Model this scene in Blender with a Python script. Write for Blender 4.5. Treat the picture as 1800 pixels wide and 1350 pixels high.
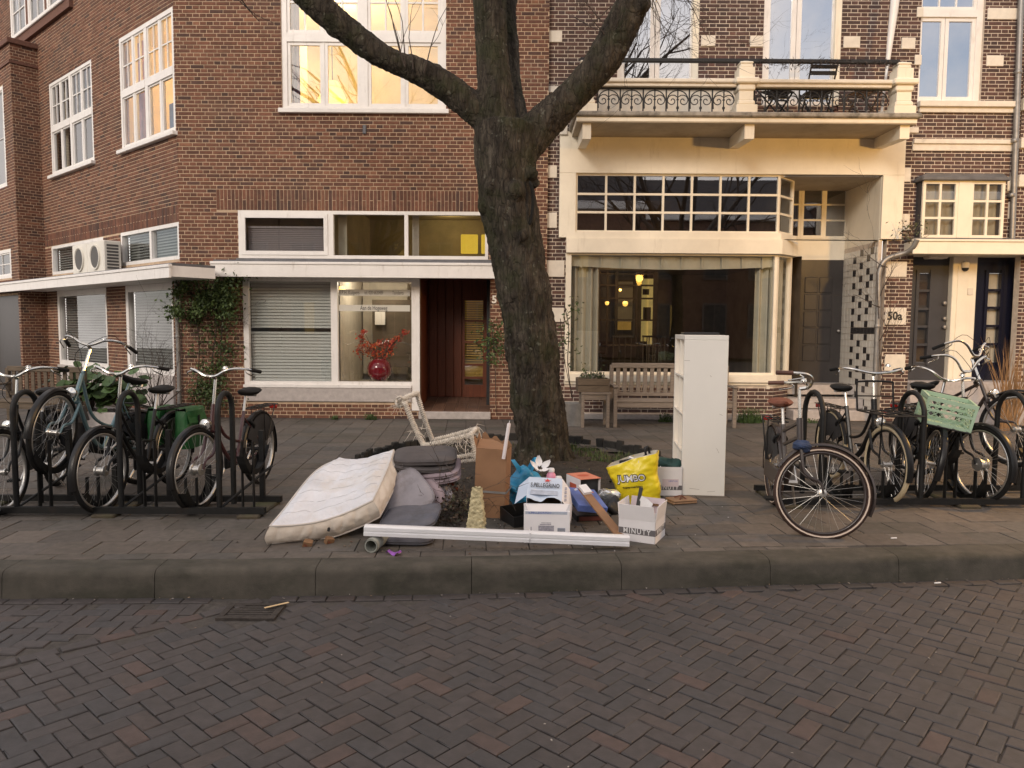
import bpy, math, random
from mathutils import Vector, Matrix, noise
rnd = random.Random(7)
PI = math.pi
R_ = math.radians
for o in list(bpy.data.objects): bpy.data.objects.remove(o)
scene = bpy.context.scene
COL = scene.collection

# ------------------------------------------------------------------ camera
FPX = 1300.0; CAM_H = 1.52
cam_d = bpy.data.cameras.new('camera'); cam = bpy.data.objects.new('camera', cam_d); COL.objects.link(cam)
cam_d.sensor_width = 36.0; cam_d.lens = 36.0 * FPX / 1800.0; cam_d.clip_start = 0.05; cam_d.clip_end = 500
CAM_M = Matrix.Translation((0, 0, CAM_H)) @ Matrix.Rotation(R_(90 - 4.3), 4, 'X') @ Matrix.Rotation(R_(0.4), 4, 'Z')
cam.matrix_world = CAM_M
scene.camera = cam
scene.render.resolution_x = 1024; scene.render.resolution_y = 768

# ------------------------------------------------------------------ sky, sun, exposure
SUN_EL, SUN_AZ = R_(24), R_(205)      # behind the camera, a little to the left
w = bpy.data.worlds.new('World'); scene.world = w; w.use_nodes = True
nt = w.node_tree; nt.nodes.clear()
sky = nt.nodes.new('ShaderNodeTexSky'); sky.sky_type = 'NISHITA'; sky.sun_disc = False
sky.sun_elevation = SUN_EL; sky.sun_rotation = SUN_AZ; sky.dust_density = 2.0; sky.air_density = 1.0; sky.ozone_density = 1.5
tc = nt.nodes.new('ShaderNodeTexCoord'); cn = nt.nodes.new('ShaderNodeTexNoise')
cn.inputs['Scale'].default_value = 3.2; cn.inputs['Detail'].default_value = 8; cn.inputs['Roughness'].default_value = .58
cr = nt.nodes.new('ShaderNodeValToRGB'); cr.color_ramp.elements[0].position = .33; cr.color_ramp.elements[1].position = .60
cmx = nt.nodes.new('ShaderNodeMix'); cmx.data_type = 'RGBA'
cmx.inputs['B'].default_value = (8.2, 7.4, 6.9, 1)
bg = nt.nodes.new('ShaderNodeBackground'); bg.inputs['Strength'].default_value = 0.085
wo = nt.nodes.new('ShaderNodeOutputWorld')
nt.links.new(tc.outputs['Generated'], cn.inputs['Vector']); nt.links.new(cn.outputs['Fac'], cr.inputs['Fac'])
nt.links.new(cr.outputs['Color'], cmx.inputs['Factor']); nt.links.new(sky.outputs['Color'], cmx.inputs['A'])
nt.links.new(cmx.outputs['Result'], bg.inputs['Color']); nt.links.new(bg.outputs['Background'], wo.inputs['Surface'])
sd = bpy.data.lights.new('sun', 'SUN'); sd.energy = 0.75; sd.angle = R_(14); sd.color = (1.0, .88, .76)
so = bpy.data.objects.new('sun', sd); COL.objects.link(so)
sdir = Vector((math.sin(SUN_AZ) * math.cos(SUN_EL), math.cos(SUN_AZ) * math.cos(SUN_EL), math.sin(SUN_EL)))
so.rotation_euler = sdir.to_track_quat('Z', 'Y').to_euler(); so.location = sdir * 40
vs = scene.view_settings; vs.view_transform = 'Standard'; vs.look = 'None'; vs.gamma = 1; vs.use_curve_mapping = False
vs.exposure = 1.02

# ------------------------------------------------------------------ measuring helpers: photo pixel -> point of the place
CAM_R = CAM_M.to_3x3(); CAM_P = Vector((0, 0, CAM_H))
def ray(px, py): return CAM_R @ Vector(((px - 900) / FPX, -(py - 675) / FPX, -1))
def W(px, py, Y):                       # on the upright plane y = Y
    d = ray(px, py); return CAM_P + d * (Y / d.y)
def G(px, py, z=0.0):                   # on the level plane z
    d = ray(px, py); return CAM_P + d * ((z - CAM_H) / d.z)
def rc(px0, py0, px1, py1, Y):          # rectangle on plane y = Y -> x0, x1, z0, z1
    my = (py0 + py1) / 2; mx = (px0 + px1) / 2
    return W(px0, my, Y).x, W(px1, my, Y).x, W(mx, py1, Y).z, W(mx, py0, Y).z
def XW(px, py, Y): return W(px, py, Y).x
def ZW(px, py, Y): return W(px, py, Y).z

# ------------------------------------------------------------------ mesh helpers
class MB:
    def __init__(s): s.v = []; s.f = []; s.c = []; s.col = (1, 1, 1, 1); s.uvs = None
    def _add(s, vs_, fs):
        b = len(s.v); s.v += [tuple(p) for p in vs_]; s.c += [s.col] * len(vs_)
        s.f += [tuple(i + b for i in f) for f in fs]; return s
    def box(s, x0, x1, y0, y1, z0, z1, m=None):
        if x0 > x1: x0, x1 = x1, x0
        if y0 > y1: y0, y1 = y1, y0
        if z0 > z1: z0, z1 = z1, z0
        p = [(x0,y0,z0),(x1,y0,z0),(x1,y1,z0),(x0,y1,z0),(x0,y0,z1),(x1,y0,z1),(x1,y1,z1),(x0,y1,z1)]
        if m is not None: p = [m @ Vector(q) for q in p]
        return s._add(p, [(0,3,2,1),(4,5,6,7),(0,1,5,4),(1,2,6,5),(2,3,7,6),(3,0,4,7)])
    def cbox(s, x0, x1, y0, y1, z0, z1, c=.006, m=None):      # box with all edges chamfered
        if x0 > x1: x0, x1 = x1, x0
        if y0 > y1: y0, y1 = y1, y0
        if z0 > z1: z0, z1 = z1, z0
        c = min(c, (x1-x0)*.45, (y1-y0)*.45, (z1-z0)*.45)
        X = (x0, x1); Yv = (y0, y1); Z = (z0, z1); p = []; ix = {}
        for i in (0,1):
            for j in (0,1):
                for k in (0,1):
                    sx = c if i == 0 else -c; sy = c if j == 0 else -c; sz = c if k == 0 else -c
                    for a, q in enumerate(((X[i], Yv[j]+sy, Z[k]+sz), (X[i]+sx, Yv[j], Z[k]+sz), (X[i]+sx, Yv[j]+sy, Z[k]))):
                        ix[(i,j,k,a)] = len(p); p.append(q)
        def F(*t): return tuple(ix[q] for q in t)
        fs = []
        for i in (0,1):
            q = F((i,0,0,0),(i,1,0,0),(i,1,1,0),(i,0,1,0)); fs.append(q if i else q[::-1])
            q = F((0,i,0,1),(1,i,0,1),(1,i,1,1),(0,i,1,1)); fs.append(q[::-1] if i else q)
            q = F((0,0,i,2),(1,0,i,2),(1,1,i,2),(0,1,i,2)); fs.append(q if i else q[::-1])
        for i in (0,1):
            for j in (0,1):
                q = F((i,j,0,0),(i,j,1,0),(i,j,1,1),(i,j,0,1)); fs.append(q if i != j else q[::-1])
                q = F((i,0,j,0),(i,1,j,0),(i,1,j,2),(i,0,j,2)); fs.append(q if i == j else q[::-1])
                q = F((0,i,j,1),(1,i,j,1),(1,i,j,2),(0,i,j,2)); fs.append(q if i != j else q[::-1])
                for k in (0,1):
                    q = F((i,j,k,0),(i,j,k,1),(i,j,k,2)); fs.append(q if (i+j+k) % 2 else q[::-1])
        if m is not None: p = [m @ Vector(q) for q in p]
        return s._add(p, fs)
    def quad(s, *p): return s._add(p, [tuple(range(len(p)))])
    def tube(s, pts, r, n=8, cap=True, closed=False, m=None, squash=None):
        pts = [Vector(p) for p in pts]
        if m is not None: pts = [m @ p for p in pts]
        N = len(pts); rs = [r] * N if not hasattr(r, '__len__') else r
        T = []
        for i in range(N):
            if closed: t = pts[(i+1) % N] - pts[i-1]
            else: t = pts[min(i+1, N-1)] - pts[max(i-1, 0)]
            T.append(t.normalized() if t.length > 1e-9 else Vector((0,0,1)))
        a = Vector((0,0,1)) if abs(T[0].z) < .9 else Vector((1,0,0))
        u = T[0].cross(a).normalized(); vs_ = []
        for i in range(N):
            u = (u - T[i] * u.dot(T[i])); u = u.normalized() if u.length > 1e-6 else T[i].orthogonal().normalized()
            w_ = T[i].cross(u)
            for k in range(n):
                an = 2 * PI * k / n
                vs_.append(pts[i] + u * (math.cos(an) * rs[i]) + w_ * (math.sin(an) * rs[i]))
        fs = []
        for i in range(N if closed else N - 1):
            j = (i + 1) % N
            for k in range(n): fs.append((i*n+k, i*n+(k+1) % n, j*n+(k+1) % n, j*n+k))
        if cap and not closed: fs += [tuple(range(n))[::-1], tuple((N-1)*n+k for k in range(n))]
        return s._add(vs_, fs)
    def bar(s, a, b, w_, h=None, up=(0,0,1), m=None):         # square bar from a to b
        a, b = Vector(a), Vector(b); h = h or w_
        if m is not None: a, b = m @ a, m @ b
        t = (b - a).normalized(); U = Vector(up)
        if abs(t.dot(U)) > .98: U = Vector((1,0,0))
        x = t.cross(U).normalized(); z = x.cross(t)
        p = [q + x * (sx * w_ / 2) + z * (sz * h / 2) for q in (a, b) for sx, sz in ((-1,-1),(1,-1),(1,1),(-1,1))]
        return s._add(p, [(0,3,2,1)[::-1],(4,5,6,7)[::1],(0,1,5,4)[::-1],(1,2,6,5)[::-1],(2,3,7,6)[::-1],(3,0,4,7)[::-1]])
    def lathe(s, prof, n=24, m=None, closed=False):           # (r, z) profile round z
        vs_ = []
        for r, z in prof:
            for k in range(n):
                an = 2 * PI * k / n; vs_.append(Vector((r * math.cos(an), r * math.sin(an), z)))
        if m is not None: vs_ = [m @ q for q in vs_]
        fs = []; N = len(prof)
        for i in range(N if closed else N - 1):
            j = (i + 1) % N
            for k in range(n): fs.append((i*n+k, i*n+(k+1) % n, j*n+(k+1) % n, j*n+k))
        return s._add(vs_, fs)
    def prism(s, poly, h0, h1, m=None):                       # polygon (x, y) extruded along z
        n = len(poly); vs_ = [Vector((x, y, h0)) for x, y in poly] + [Vector((x, y, h1)) for x, y in poly]
        if m is not None: vs_ = [m @ q for q in vs_]
        return s._add(vs_, [tuple(range(n))[::-1], tuple(range(n, 2*n))] + [(i, (i+1) % n, n+(i+1) % n, n+i) for i in range(n)])
    def grid(s, fn, nu, nv):                                  # fn(u, v) in 0..1
        vs_ = [fn(i/nu, j/nv) for j in range(nv+1) for i in range(nu+1)]
        return s._add(vs_, [(j*(nu+1)+i, j*(nu+1)+i+1, (j+1)*(nu+1)+i+1, (j+1)*(nu+1)+i) for j in range(nv) for i in range(nu)])
    def mesh(s, name, mat=None, smooth=False):
        me = bpy.data.meshes.new(name); me.from_pydata(s.v, [], s.f)
        if any(c != (1,1,1,1) for c in s.c):
            at = me.color_attributes.new('tint', 'FLOAT_COLOR', 'POINT')
            at.data.foreach_set('color', [x for c in s.c for x in c])
        if mat: me.materials.append(MATS[mat] if isinstance(mat, str) else mat)
        if smooth:
            me.polygons.foreach_set('use_smooth', [True] * len(me.polygons))
            if smooth != 'all':
                try: me.set_sharp_from_angle(angle=R_(40))
                except Exception: pass
        me.update(); return me
    def build(s, name, mat=None, parent=None, smooth=False, local=False):
        return link(name, s.mesh(name, mat, smooth), parent, local)
WL = {}                                  # world offset of each parent frame (unrotated empties)
def link(name, me, parent=None, local=False):
    o = bpy.data.objects.new(name, me); COL.objects.link(o)
    if parent is not None:
        o.parent = parent
        if not local:
            o.location = -WL.get(parent.name, Vector((0,0,0))); WL[o.name] = Vector((0,0,0))
    return o
def empty(name, loc=(0,0,0), rot=(0,0,0), size=.2):
    o = bpy.data.objects.new(name, None); COL.objects.link(o); o.location = loc; o.rotation_euler = rot
    o.empty_display_size = size; WL[o.name] = Vector(loc); return o
def tag(o, label, cat, group=None, kind=None):
    o['label'] = label; o['category'] = cat
    if group: o['group'] = group
    if kind: o['kind'] = kind
    return o
def struct(o): o['kind'] = 'structure'; return o
def stuff(o): o['kind'] = 'stuff'; return o
def TRS(loc, rz=0, rx=0, ry=0): return Matrix.Translation(loc) @ Matrix.Rotation(rz, 4, 'Z') @ Matrix.Rotation(ry, 4, 'Y') @ Matrix.Rotation(rx, 4, 'X')
_dg = bpy.context.evaluated_depsgraph_get
def text_mesh(txt, size, depth=.0015, bold=0.0, align='CENTER', spacing=1.0):
    cu = bpy.data.curves.new('txt', 'FONT'); cu.body = txt; cu.size = size; cu.extrude = depth; cu.offset = bold
    cu.align_x = align; cu.align_y = 'CENTER'; cu.space_character = spacing; cu.resolution_u = 3
    o = bpy.data.objects.new('txt', cu); COL.objects.link(o)
    me = bpy.data.meshes.new_from_object(o.evaluated_get(_dg())); bpy.data.objects.remove(o); return me
def text(name, txt, size, mat, parent, M4, fit=None, bold=0.0, spacing=1.0, depth=.0012, local=True):
    me = text_mesh(txt, size, depth, bold, 'CENTER', spacing); me.name = name
    if fit:
        xs = [v.co.x for v in me.vertices]; k = fit / (max(xs) - min(xs)); me.transform(Matrix.Diagonal((k, 1, 1, 1)))
    me.transform(M4); me.materials.clear(); me.materials.append(MATS[mat])
    return link(name, me, parent, local)

# ------------------------------------------------------------------ materials
MATS = {}
def M(name, col, rough=.6, metal=0.0, var=.12, scale=6.0, bump=0.0, bscale=60.0, tint=False, spec=.5, dirt=None, dscale=2.5, dthr=.55, emit=None, estr=0, coat=0, trans=0, stretch=None, bdist=.01, sss=0, dstretch=None):
    m = bpy.data.materials.new(name); m.use_nodes = True; MATS[name] = m
    t = m.node_tree; N = t.nodes; L = t.links; b = N['Principled BSDF']
    b.inputs['Roughness'].default_value = rough; b.inputs['Metallic'].default_value = metal
    b.inputs['Specular IOR Level'].default_value = spec
    b.inputs['Coat Weight'].default_value = coat
    co = N.new('ShaderNodeTexCoord'); vec = co.outputs['Object']; pos = N.new('ShaderNodeNewGeometry').outputs['Position']
    if tint: vec = pos
    if stretch:
        mp = N.new('ShaderNodeMapping'); mp.inputs['Scale'].default_value = stretch; L.new(vec, mp.inputs['Vector']); vec = mp.outputs['Vector']
    n1 = N.new('ShaderNodeTexNoise'); n1.inputs['Scale'].default_value = scale; n1.inputs['Detail'].default_value = 6; n1.inputs['Roughness'].default_value = .6
    L.new(vec, n1.inputs['Vector'])
    mr = N.new('ShaderNodeMapRange'); mr.inputs['From Min'].default_value = .3; mr.inputs['From Max'].default_value = .7
    mr.inputs['To Min'].default_value = 1 - var; mr.inputs['To Max'].default_value = 1 + var; L.new(n1.outputs['Fac'], mr.inputs['Value'])
    mx = N.new('ShaderNodeMix'); mx.data_type = 'RGBA'; mx.blend_type = 'MULTIPLY'; mx.inputs['Factor'].default_value = 1
    if tint:
        at = N.new('ShaderNodeVertexColor'); at.layer_name = 'tint'; L.new(at.outputs['Color'], mx.inputs['A'])
    else: mx.inputs['A'].default_value = (*col, 1)
    cc = N.new('ShaderNodeCombineColor')
    for k in range(3): L.new(mr.outputs['Result'], cc.inputs[k])
    L.new(cc.outputs['Color'], mx.inputs['B']); out = mx.outputs['Result']
    if dirt:
        n2 = N.new('ShaderNodeTexNoise'); n2.inputs['Scale'].default_value = dscale; n2.inputs['Detail'].default_value = 9; n2.inputs['Roughness'].default_value = .68
        if dstretch:
            m3 = N.new('ShaderNodeMapping'); m3.inputs['Scale'].default_value = dstretch; L.new(pos, m3.inputs['Vector']); pos = m3.outputs['Vector']
        L.new(pos, n2.inputs['Vector'])
        r2 = N.new('ShaderNodeMapRange'); r2.inputs['From Min'].default_value = dthr; r2.inputs['From Max'].default_value = dthr + .16; r2.inputs['To Max'].default_value = dirt[3] if len(dirt) > 3 else .8
        L.new(n2.outputs['Fac'], r2.inputs['Value'])
        m2 = N.new('ShaderNodeMix'); m2.data_type = 'RGBA'; m2.inputs['B'].default_value = (*dirt[:3], 1)
        L.new(r2.outputs['Result'], m2.inputs['Factor']); L.new(out, m2.inputs['A']); out = m2.outputs['Result']
    L.new(out, b.inputs['Base Color'])
    if bump:
        n3 = N.new('ShaderNodeTexNoise'); n3.inputs['Scale'].default_value = bscale; n3.inputs['Detail'].default_value = 5; L.new(vec, n3.inputs['Vector'])
        bp = N.new('ShaderNodeBump'); bp.inputs['Strength'].default_value = bump; bp.inputs['Distance'].default_value = bdist
        L.new(n3.outputs['Fac'], bp.inputs['Height']); L.new(bp.outputs['Normal'], b.inputs['Normal'])
    if emit: b.inputs['Emission Color'].default_value = (*emit, 1); b.inputs['Emission Strength'].default_value = estr
    if trans: b.inputs['Transmission Weight'].default_value = trans
    if sss: b.inputs['Subsurface Weight'].default_value = sss; b.inputs['Subsurface Radius'].default_value = (.01, .01, .01)
    return m
def glass(name, r0=.10, tintc=(.93, .95, .95), wav=.02, wscale=1.6):
    m = bpy.data.materials.new(name); m.use_nodes = True; MATS[name] = m
    t = m.node_tree; N = t.nodes; L = t.links; N.remove(N['Principled BSDF']); out = N['Material Output']
    tr = N.new('ShaderNodeBsdfTransparent'); tr.inputs['Color'].default_value = (*tintc, 1)
    gl = N.new('ShaderNodeBsdfGlossy'); gl.inputs['Roughness'].default_value = .004; gl.inputs['Color'].default_value = (.95, .97, 1, 1)
    lw = N.new('ShaderNodeLayerWeight'); lw.inputs['Blend'].default_value = .5
    p = N.new('ShaderNodeMath'); p.operation = 'POWER'; p.inputs[1].default_value = 5; L.new(lw.outputs['Facing'], p.inputs[0])
    a = N.new('ShaderNodeMath'); a.operation = 'MULTIPLY_ADD'; a.inputs[1].default_value = 1 - r0; a.inputs[2].default_value = r0; L.new(p.outputs[0], a.inputs[0])
    co = N.new('ShaderNodeTexCoord'); n3 = N.new('ShaderNodeTexNoise'); n3.inputs['Scale'].default_value = wscale; n3.inputs['Detail'].default_value = 1; L.new(co.outputs['Object'], n3.inputs['Vector'])
    bp = N.new('ShaderNodeBump'); bp.inputs['Strength'].default_value = wav; bp.inputs['Distance'].default_value = .1; L.new(n3.outputs['Fac'], bp.inputs['Height']); L.new(bp.outputs['Normal'], gl.inputs['Normal'])
    mx = N.new('ShaderNodeMixShader'); L.new(a.outputs[0], mx.inputs[0]); L.new(tr.outputs[0], mx.inputs[1]); L.new(gl.outputs[0], mx.inputs[2]); L.new(mx.outputs[0], out.inputs['Surface'])
    return m
M('brick_left', (.2,.1,.07), .85, tint=True, var=.25, scale=14, bump=.6, bscale=70, bdist=.005, dirt=(.055,.038,.032,.5), dscale=.9, dthr=.50)
M('mortar', (.50,.365,.25), .95, var=.2, scale=9, bump=.4, bscale=90)
M('mortar_light', (.56,.48,.40), .95, var=.2, scale=9, bump=.4, bscale=90)
M('white_paint', (.78,.75,.72), .42, var=.05, scale=5, dirt=(.42,.37,.31,.45), dscale=2.6, dthr=.57, dstretch=(5,5,1), bump=.06, bscale=25)
M('cream_paint', (.80,.73,.60), .5, var=.06, scale=3, dirt=(.48,.40,.29,.45), dscale=1.6, dthr=.57, dstretch=(4,4,.6), bump=.08, bscale=30)
M('stone_grey', (.42,.38,.36), .8, var=.15, scale=12, bump=.3, bscale=60, dirt=(.25,.23,.2,.5), dthr=.6)
M('stone_white', (.70,.64,.55), .75, var=.08, scale=9, bump=.15, bscale=50, dirt=(.3,.26,.2,.6), dthr=.64)
M('slab_weathered', (.30,.27,.23), .85, var=.3, scale=9, bump=.4, bscale=40, dirt=(.08,.075,.065,.9), dscale=5, dthr=.5)
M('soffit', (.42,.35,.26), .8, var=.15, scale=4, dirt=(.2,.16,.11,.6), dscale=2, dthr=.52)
M('lead', (.13,.13,.14), .6, metal=.3, var=.2, scale=7, bump=.2, bscale=14)
M('zinc', (.28,.27,.26), .5, metal=.6, var=.2, scale=10, dirt=(.35,.33,.3,.5))
M('black_iron', (.018,.018,.02), .55, metal=.2, var=.2, scale=20)
M('wood_door', (.13,.035,.014), .38, var=.35, scale=5, stretch=(14,14,.8), bump=.08, bscale=8)
M('door_grey', (.042,.038,.038), .4, var=.1, bump=.05)
M('door_blue', (.007,.008,.02), .25, var=.1, coat=.3)
M('door_slate', (.05,.05,.056), .4, var=.1, bump=.05)
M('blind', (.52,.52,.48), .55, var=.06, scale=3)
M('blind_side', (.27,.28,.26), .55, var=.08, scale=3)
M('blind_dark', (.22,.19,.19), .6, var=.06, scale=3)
M('room_dark', (.11,.085,.06), .9, var=.4, scale=2)
M('room_grey', (.16,.15,.14), .9, var=.3, scale=2)
M('room_olive', (.30,.24,.12), .9, var=.25, scale=1.5)
M('room_yellow', (.85,.72,.44), .8, var=.12, scale=1.5)
M('room_white', (.55,.5,.42), .9, var=.1)
M('curtain', (.50,.46,.36), .85, var=.1, scale=4)
M('curtain_purple', (.20,.14,.20), .9, var=.3, scale=12)
M('curtain_pink', (.45,.25,.27), .9, var=.2, scale=8)
M('cloth_blue', (.10,.16,.28), .9, var=.3, scale=8)
M('glow_lamp', (1,.8,.4), .5, emit=(1,.55,.10), estr=.8)
M('glow_pane', (.9,.7,.2), .6, emit=(1,.64,.06), estr=.34, var=.1)
M('glow_room', (.9,.75,.4), .7, emit=(1,.72,.22), estr=.12, var=.2, scale=2)
M('glow_dim', (.5,.35,.1), .7, emit=(1,.55,.1), estr=.07, var=.3, scale=4)
glass('glass_window', .15, wav=.0025)
glass('glass_sky', .55, (.55,.6,.66), wav=.006)
glass('glass_bright', .17, (.9,.9,.9), wav=.002)
glass('glass_dark', .30, (.9,.9,.88), wav=.004)
M('paving', (.12,.105,.095), .85, tint=True, var=.22, scale=16, bump=.35, bscale=120, bdist=.003, dirt=(.05,.048,.034,.6), dscale=1.1, dthr=.5)
M('road_brick', (.06,.05,.05), .68, tint=True, var=.2, scale=22, bump=.45, bscale=110, bdist=.003, dirt=(.035,.031,.03,.55), dscale=1.3, dthr=.5)
M('joint_sand', (.066,.058,.052), .95, var=.35, scale=30, bump=.5, bscale=160)
M('kerb_concrete', (.066,.058,.046), .9, var=.25, scale=10, bump=.5, bscale=140, bdist=.004, dirt=(.03,.029,.019,.85), dscale=3.2, dthr=.46, dstretch=(.5,1,1))
M('soil', (.036,.027,.019), .98, var=.45, scale=18, bump=1.0, bscale=35, bdist=.03)
def bark_material():
    m = bpy.data.materials.new('bark'); m.use_nodes = True; MATS['bark'] = m; t = m.node_tree; N = t.nodes; L = t.links; b = N['Principled BSDF']; b.inputs['Roughness'].default_value = .95; b.inputs['Specular IOR Level'].default_value = .25
    co = N.new('ShaderNodeTexCoord'); mp = N.new('ShaderNodeMapping'); mp.inputs['Scale'].default_value = (1,1,.27); L.new(co.outputs['Object'], mp.inputs['Vector'])
    def nz(scale, det, vec, ro=.62):
        n = N.new('ShaderNodeTexNoise'); n.inputs['Scale'].default_value = scale; n.inputs['Detail'].default_value = det; n.inputs['Roughness'].default_value = ro; L.new(vec, n.inputs['Vector']); return n.outputs['Fac']
    def ramp(fac, stops):
        r = N.new('ShaderNodeValToRGB'); e = r.color_ramp.elements
        while len(e) < len(stops): e.new(.5)
        for k, (p, c) in enumerate(stops): e[k].position = p; e[k].color = (*c, 1)
        L.new(fac, r.inputs['Fac']); return r.outputs['Color']
    def mix(a, bcol, fac, mode='MIX'):
        x = N.new('ShaderNodeMix'); x.data_type = 'RGBA'; x.blend_type = mode
        if hasattr(fac, 'is_linked'): L.new(fac, x.inputs['Factor'])
        else: x.inputs['Factor'].default_value = fac
        for k, v in (('A', a), ('B', bcol)):
            if hasattr(v, 'is_linked'): L.new(v, x.inputs[k])
            else: x.inputs[k].default_value = (*v, 1)
        return x.outputs['Result']
    base = ramp(nz(10, 8, mp.outputs['Vector'], .7), ((.32,(.018,.014,.011)),(.47,(.046,.037,.028)),(.58,(.074,.060,.045)),(.72,(.125,.107,.084))))
    vo = N.new('ShaderNodeTexVoronoi'); vo.feature = 'DISTANCE_TO_EDGE'; vo.inputs['Scale'].default_value = 17; vo.inputs['Randomness'].default_value = 1
    ad = N.new('ShaderNodeVectorMath'); ad.operation = 'MULTIPLY_ADD'; nv = N.new('ShaderNodeTexNoise'); nv.inputs['Scale'].default_value = 6; nv.inputs['Detail'].default_value = 4; L.new(mp.outputs['Vector'], nv.inputs['Vector'])
    ad.inputs[1].default_value = (.22,.22,.22); L.new(nv.outputs['Color'], ad.inputs[0]); L.new(mp.outputs['Vector'], ad.inputs[2]); L.new(ad.outputs[0], vo.inputs['Vector'])
    cr_ = N.new('ShaderNodeMapRange'); cr_.inputs['From Max'].default_value = .10; cr_.inputs['To Min'].default_value = .6; L.new(vo.outputs['Distance'], cr_.inputs['Value'])
    cc = N.new('ShaderNodeCombineColor'); [L.new(cr_.outputs['Result'], cc.inputs[k]) for k in range(3)]
    col = mix(base, cc.outputs['Color'], 1.0, 'MULTIPLY')
    sx = N.new('ShaderNodeSeparateXYZ'); L.new(co.outputs['Object'], sx.inputs[0])
    mossn = N.new('ShaderNodeMapRange'); mossn.inputs['From Min'].default_value = .47; mossn.inputs['From Max'].default_value = .62; mossn.inputs['To Max'].default_value = .55; L.new(nz(2.6, 9, co.outputs['Object'], .7), mossn.inputs['Value'])
    col = mix(col, (.030,.036,.012), mossn.outputs['Result'])
    lic = N.new('ShaderNodeMapRange'); lic.inputs['From Min'].default_value = .66; lic.inputs['From Max'].default_value = .70; lic.inputs['To Max'].default_value = .4; L.new(nz(15, 3, co.outputs['Object'], .5), lic.inputs['Value'])
    col = mix(col, (.19,.19,.15), lic.outputs['Result']); L.new(col, b.inputs['Base Color'])
    bp = N.new('ShaderNodeBump'); bp.inputs['Strength'].default_value = 1; bp.inputs['Distance'].default_value = .025; mm = N.new('ShaderNodeMath'); mm.operation = 'MULTIPLY_ADD'; mm.inputs[1].default_value = .8
    L.new(cr_.outputs['Result'], mm.inputs[0]); L.new(nz(28, 8, mp.outputs['Vector'], .7), mm.inputs[2]); L.new(mm.outputs[0], bp.inputs['Height']); L.new(bp.outputs['Normal'], b.inputs['Normal'])
bark_material()
M('twig', (.055,.04,.032), .9, var=.2)
M('leaf', (.05,.09,.022), .55, tint=True, var=.25, scale=30)
M('grass_blade', (.07,.10,.03), .7, tint=True, var=.2)
# ================================================================== THE SETTING
YL, YR = 12.3, 12.4
SW = R_(3.5)                             # the paving runs a little askew to the houses
def kerb_y(x):                           # front edge of the kerb
    a = 4.535 + .022 * (x + 1.0); b = 4.56 + .104 * (x + .75)
    k = 14.0; return (math.log(math.exp(k*(a-4)) + math.exp(k*(b-4))) / k + 4) - .012
ROAD_Z = -.17
struct(MB().box(-60, 60, -60, 40, -1.0, -.40).build('ground', 'soil'))
# ---- road
road = struct(MB().quad((-24,-14,ROAD_Z-.012),(24,-14,ROAD_Z-.012),(24,8,ROAD_Z-.012),(-24,8,ROAD_Z-.012)).build('road', 'joint_sand'))
def rb_tint(r):
    k = r.random(); g = r.uniform(.91, 1.10)
    base = (.058,.050,.049) if k < .60 else (.050,.046,.047) if k < .87 else (.063,.050,.046) if k < .975 else (.073,.051,.045)
    return (base[0]*g, base[1]*g, base[2]*g, 1)
def road_piece(L, Wd, tint, h=.05, c=.0045):
    mb = MB(); mb.col = tint; x, y = L/2 - .0028, Wd/2 - .0028
    vs_ = [(sx*x, sy*y, -h) for sx, sy in ((-1,-1),(1,-1),(1,1),(-1,1))] + [(sx*x, sy*y, -c*.8) for sx, sy in ((-1,-1),(1,-1),(1,1),(-1,1))] + [(sx*(x-c), sy*(y-c), 0) for sx, sy in ((-1,-1),(1,-1),(1,1),(-1,1))]
    fs = [(8,9,10,11)] + [(i,(i+1)%4,4+(i+1)%4,4+i) for i in range(4)] + [(4+i,4+(i+1)%4,8+(i+1)%4,8+i) for i in range(4)]
    jr = random.Random(int(tint[0]*1e7)); vs_ = [(q[0]+jr.uniform(-.0022,.0022), q[1]+jr.uniform(-.0022,.0022), q[2]+(jr.uniform(-.0015,.001) if q[2] > -.02 else 0)) for q in vs_]
    mb._add(vs_, fs); return mb
BL, BW = .174, .087
r2 = random.Random(11)
spots = []
def seam_x(y): return -1.55 - (4.45 - y) * 1.12           # left of this line the side street's bricks begin
def herring(rot, test, org):
    c, s = math.cos(rot), math.sin(rot); n = 56
    u = BW
    for i in range(-n*2, n*2):
        for j in range(-n*2, n*2):
            # classic 2:1 herringbone: cell (i, j) on a BW grid, period 4 along i - j
            k = (i - j) % 4
            if k == 0: a, b, ang = i*u + u, j*u + u/2, 0          # lies along u over (i,j),(i+1,j)
            elif k == 3: a, b, ang = i*u + u/2, j*u + u, PI/2     # stands along v over (i,j),(i,j+1)
            else: continue
            x = org[0] + a*c - b*s; y = org[1] + a*s + b*c
            if test(x, y): spots.append((x, y, ang + rot))
def road_main(x, y): return seam_x(y) + .10 < x < 7 and -1.0 < y < kerb_y(x) - .125
def road_side(x, y): return -8 < x < seam_x(y) - .15 and -1.0 < y < kerb_y(x) - .14
GRX, GRY, GRW, GRD = G(441, 1076, -.17).x, G(441, 1076, -.17).y + .015, .34, .24             # drain grating
def not_grate(x, y): return not (abs(x - GRX) < GRW/2 + .06 and abs(y - GRY) < GRD/2 + .07)
herring(R_(45 + 3), lambda x, y: road_main(x, y) and not_grate(x, y), (0, 3))
herring(R_(2), lambda x, y: road_side(x, y) and not_grate(x, y), (0, 3))
x = -7.0                                               # the gutter course along the kerb
while x < 7:
    y = kerb_y(x) - .06; dy = kerb_y(x + .2) - kerb_y(x)
    if not_grate(x + .1, y): spots.append((x + .1, y+.012, math.atan2(dy, .2)))
    x += .177
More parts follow.
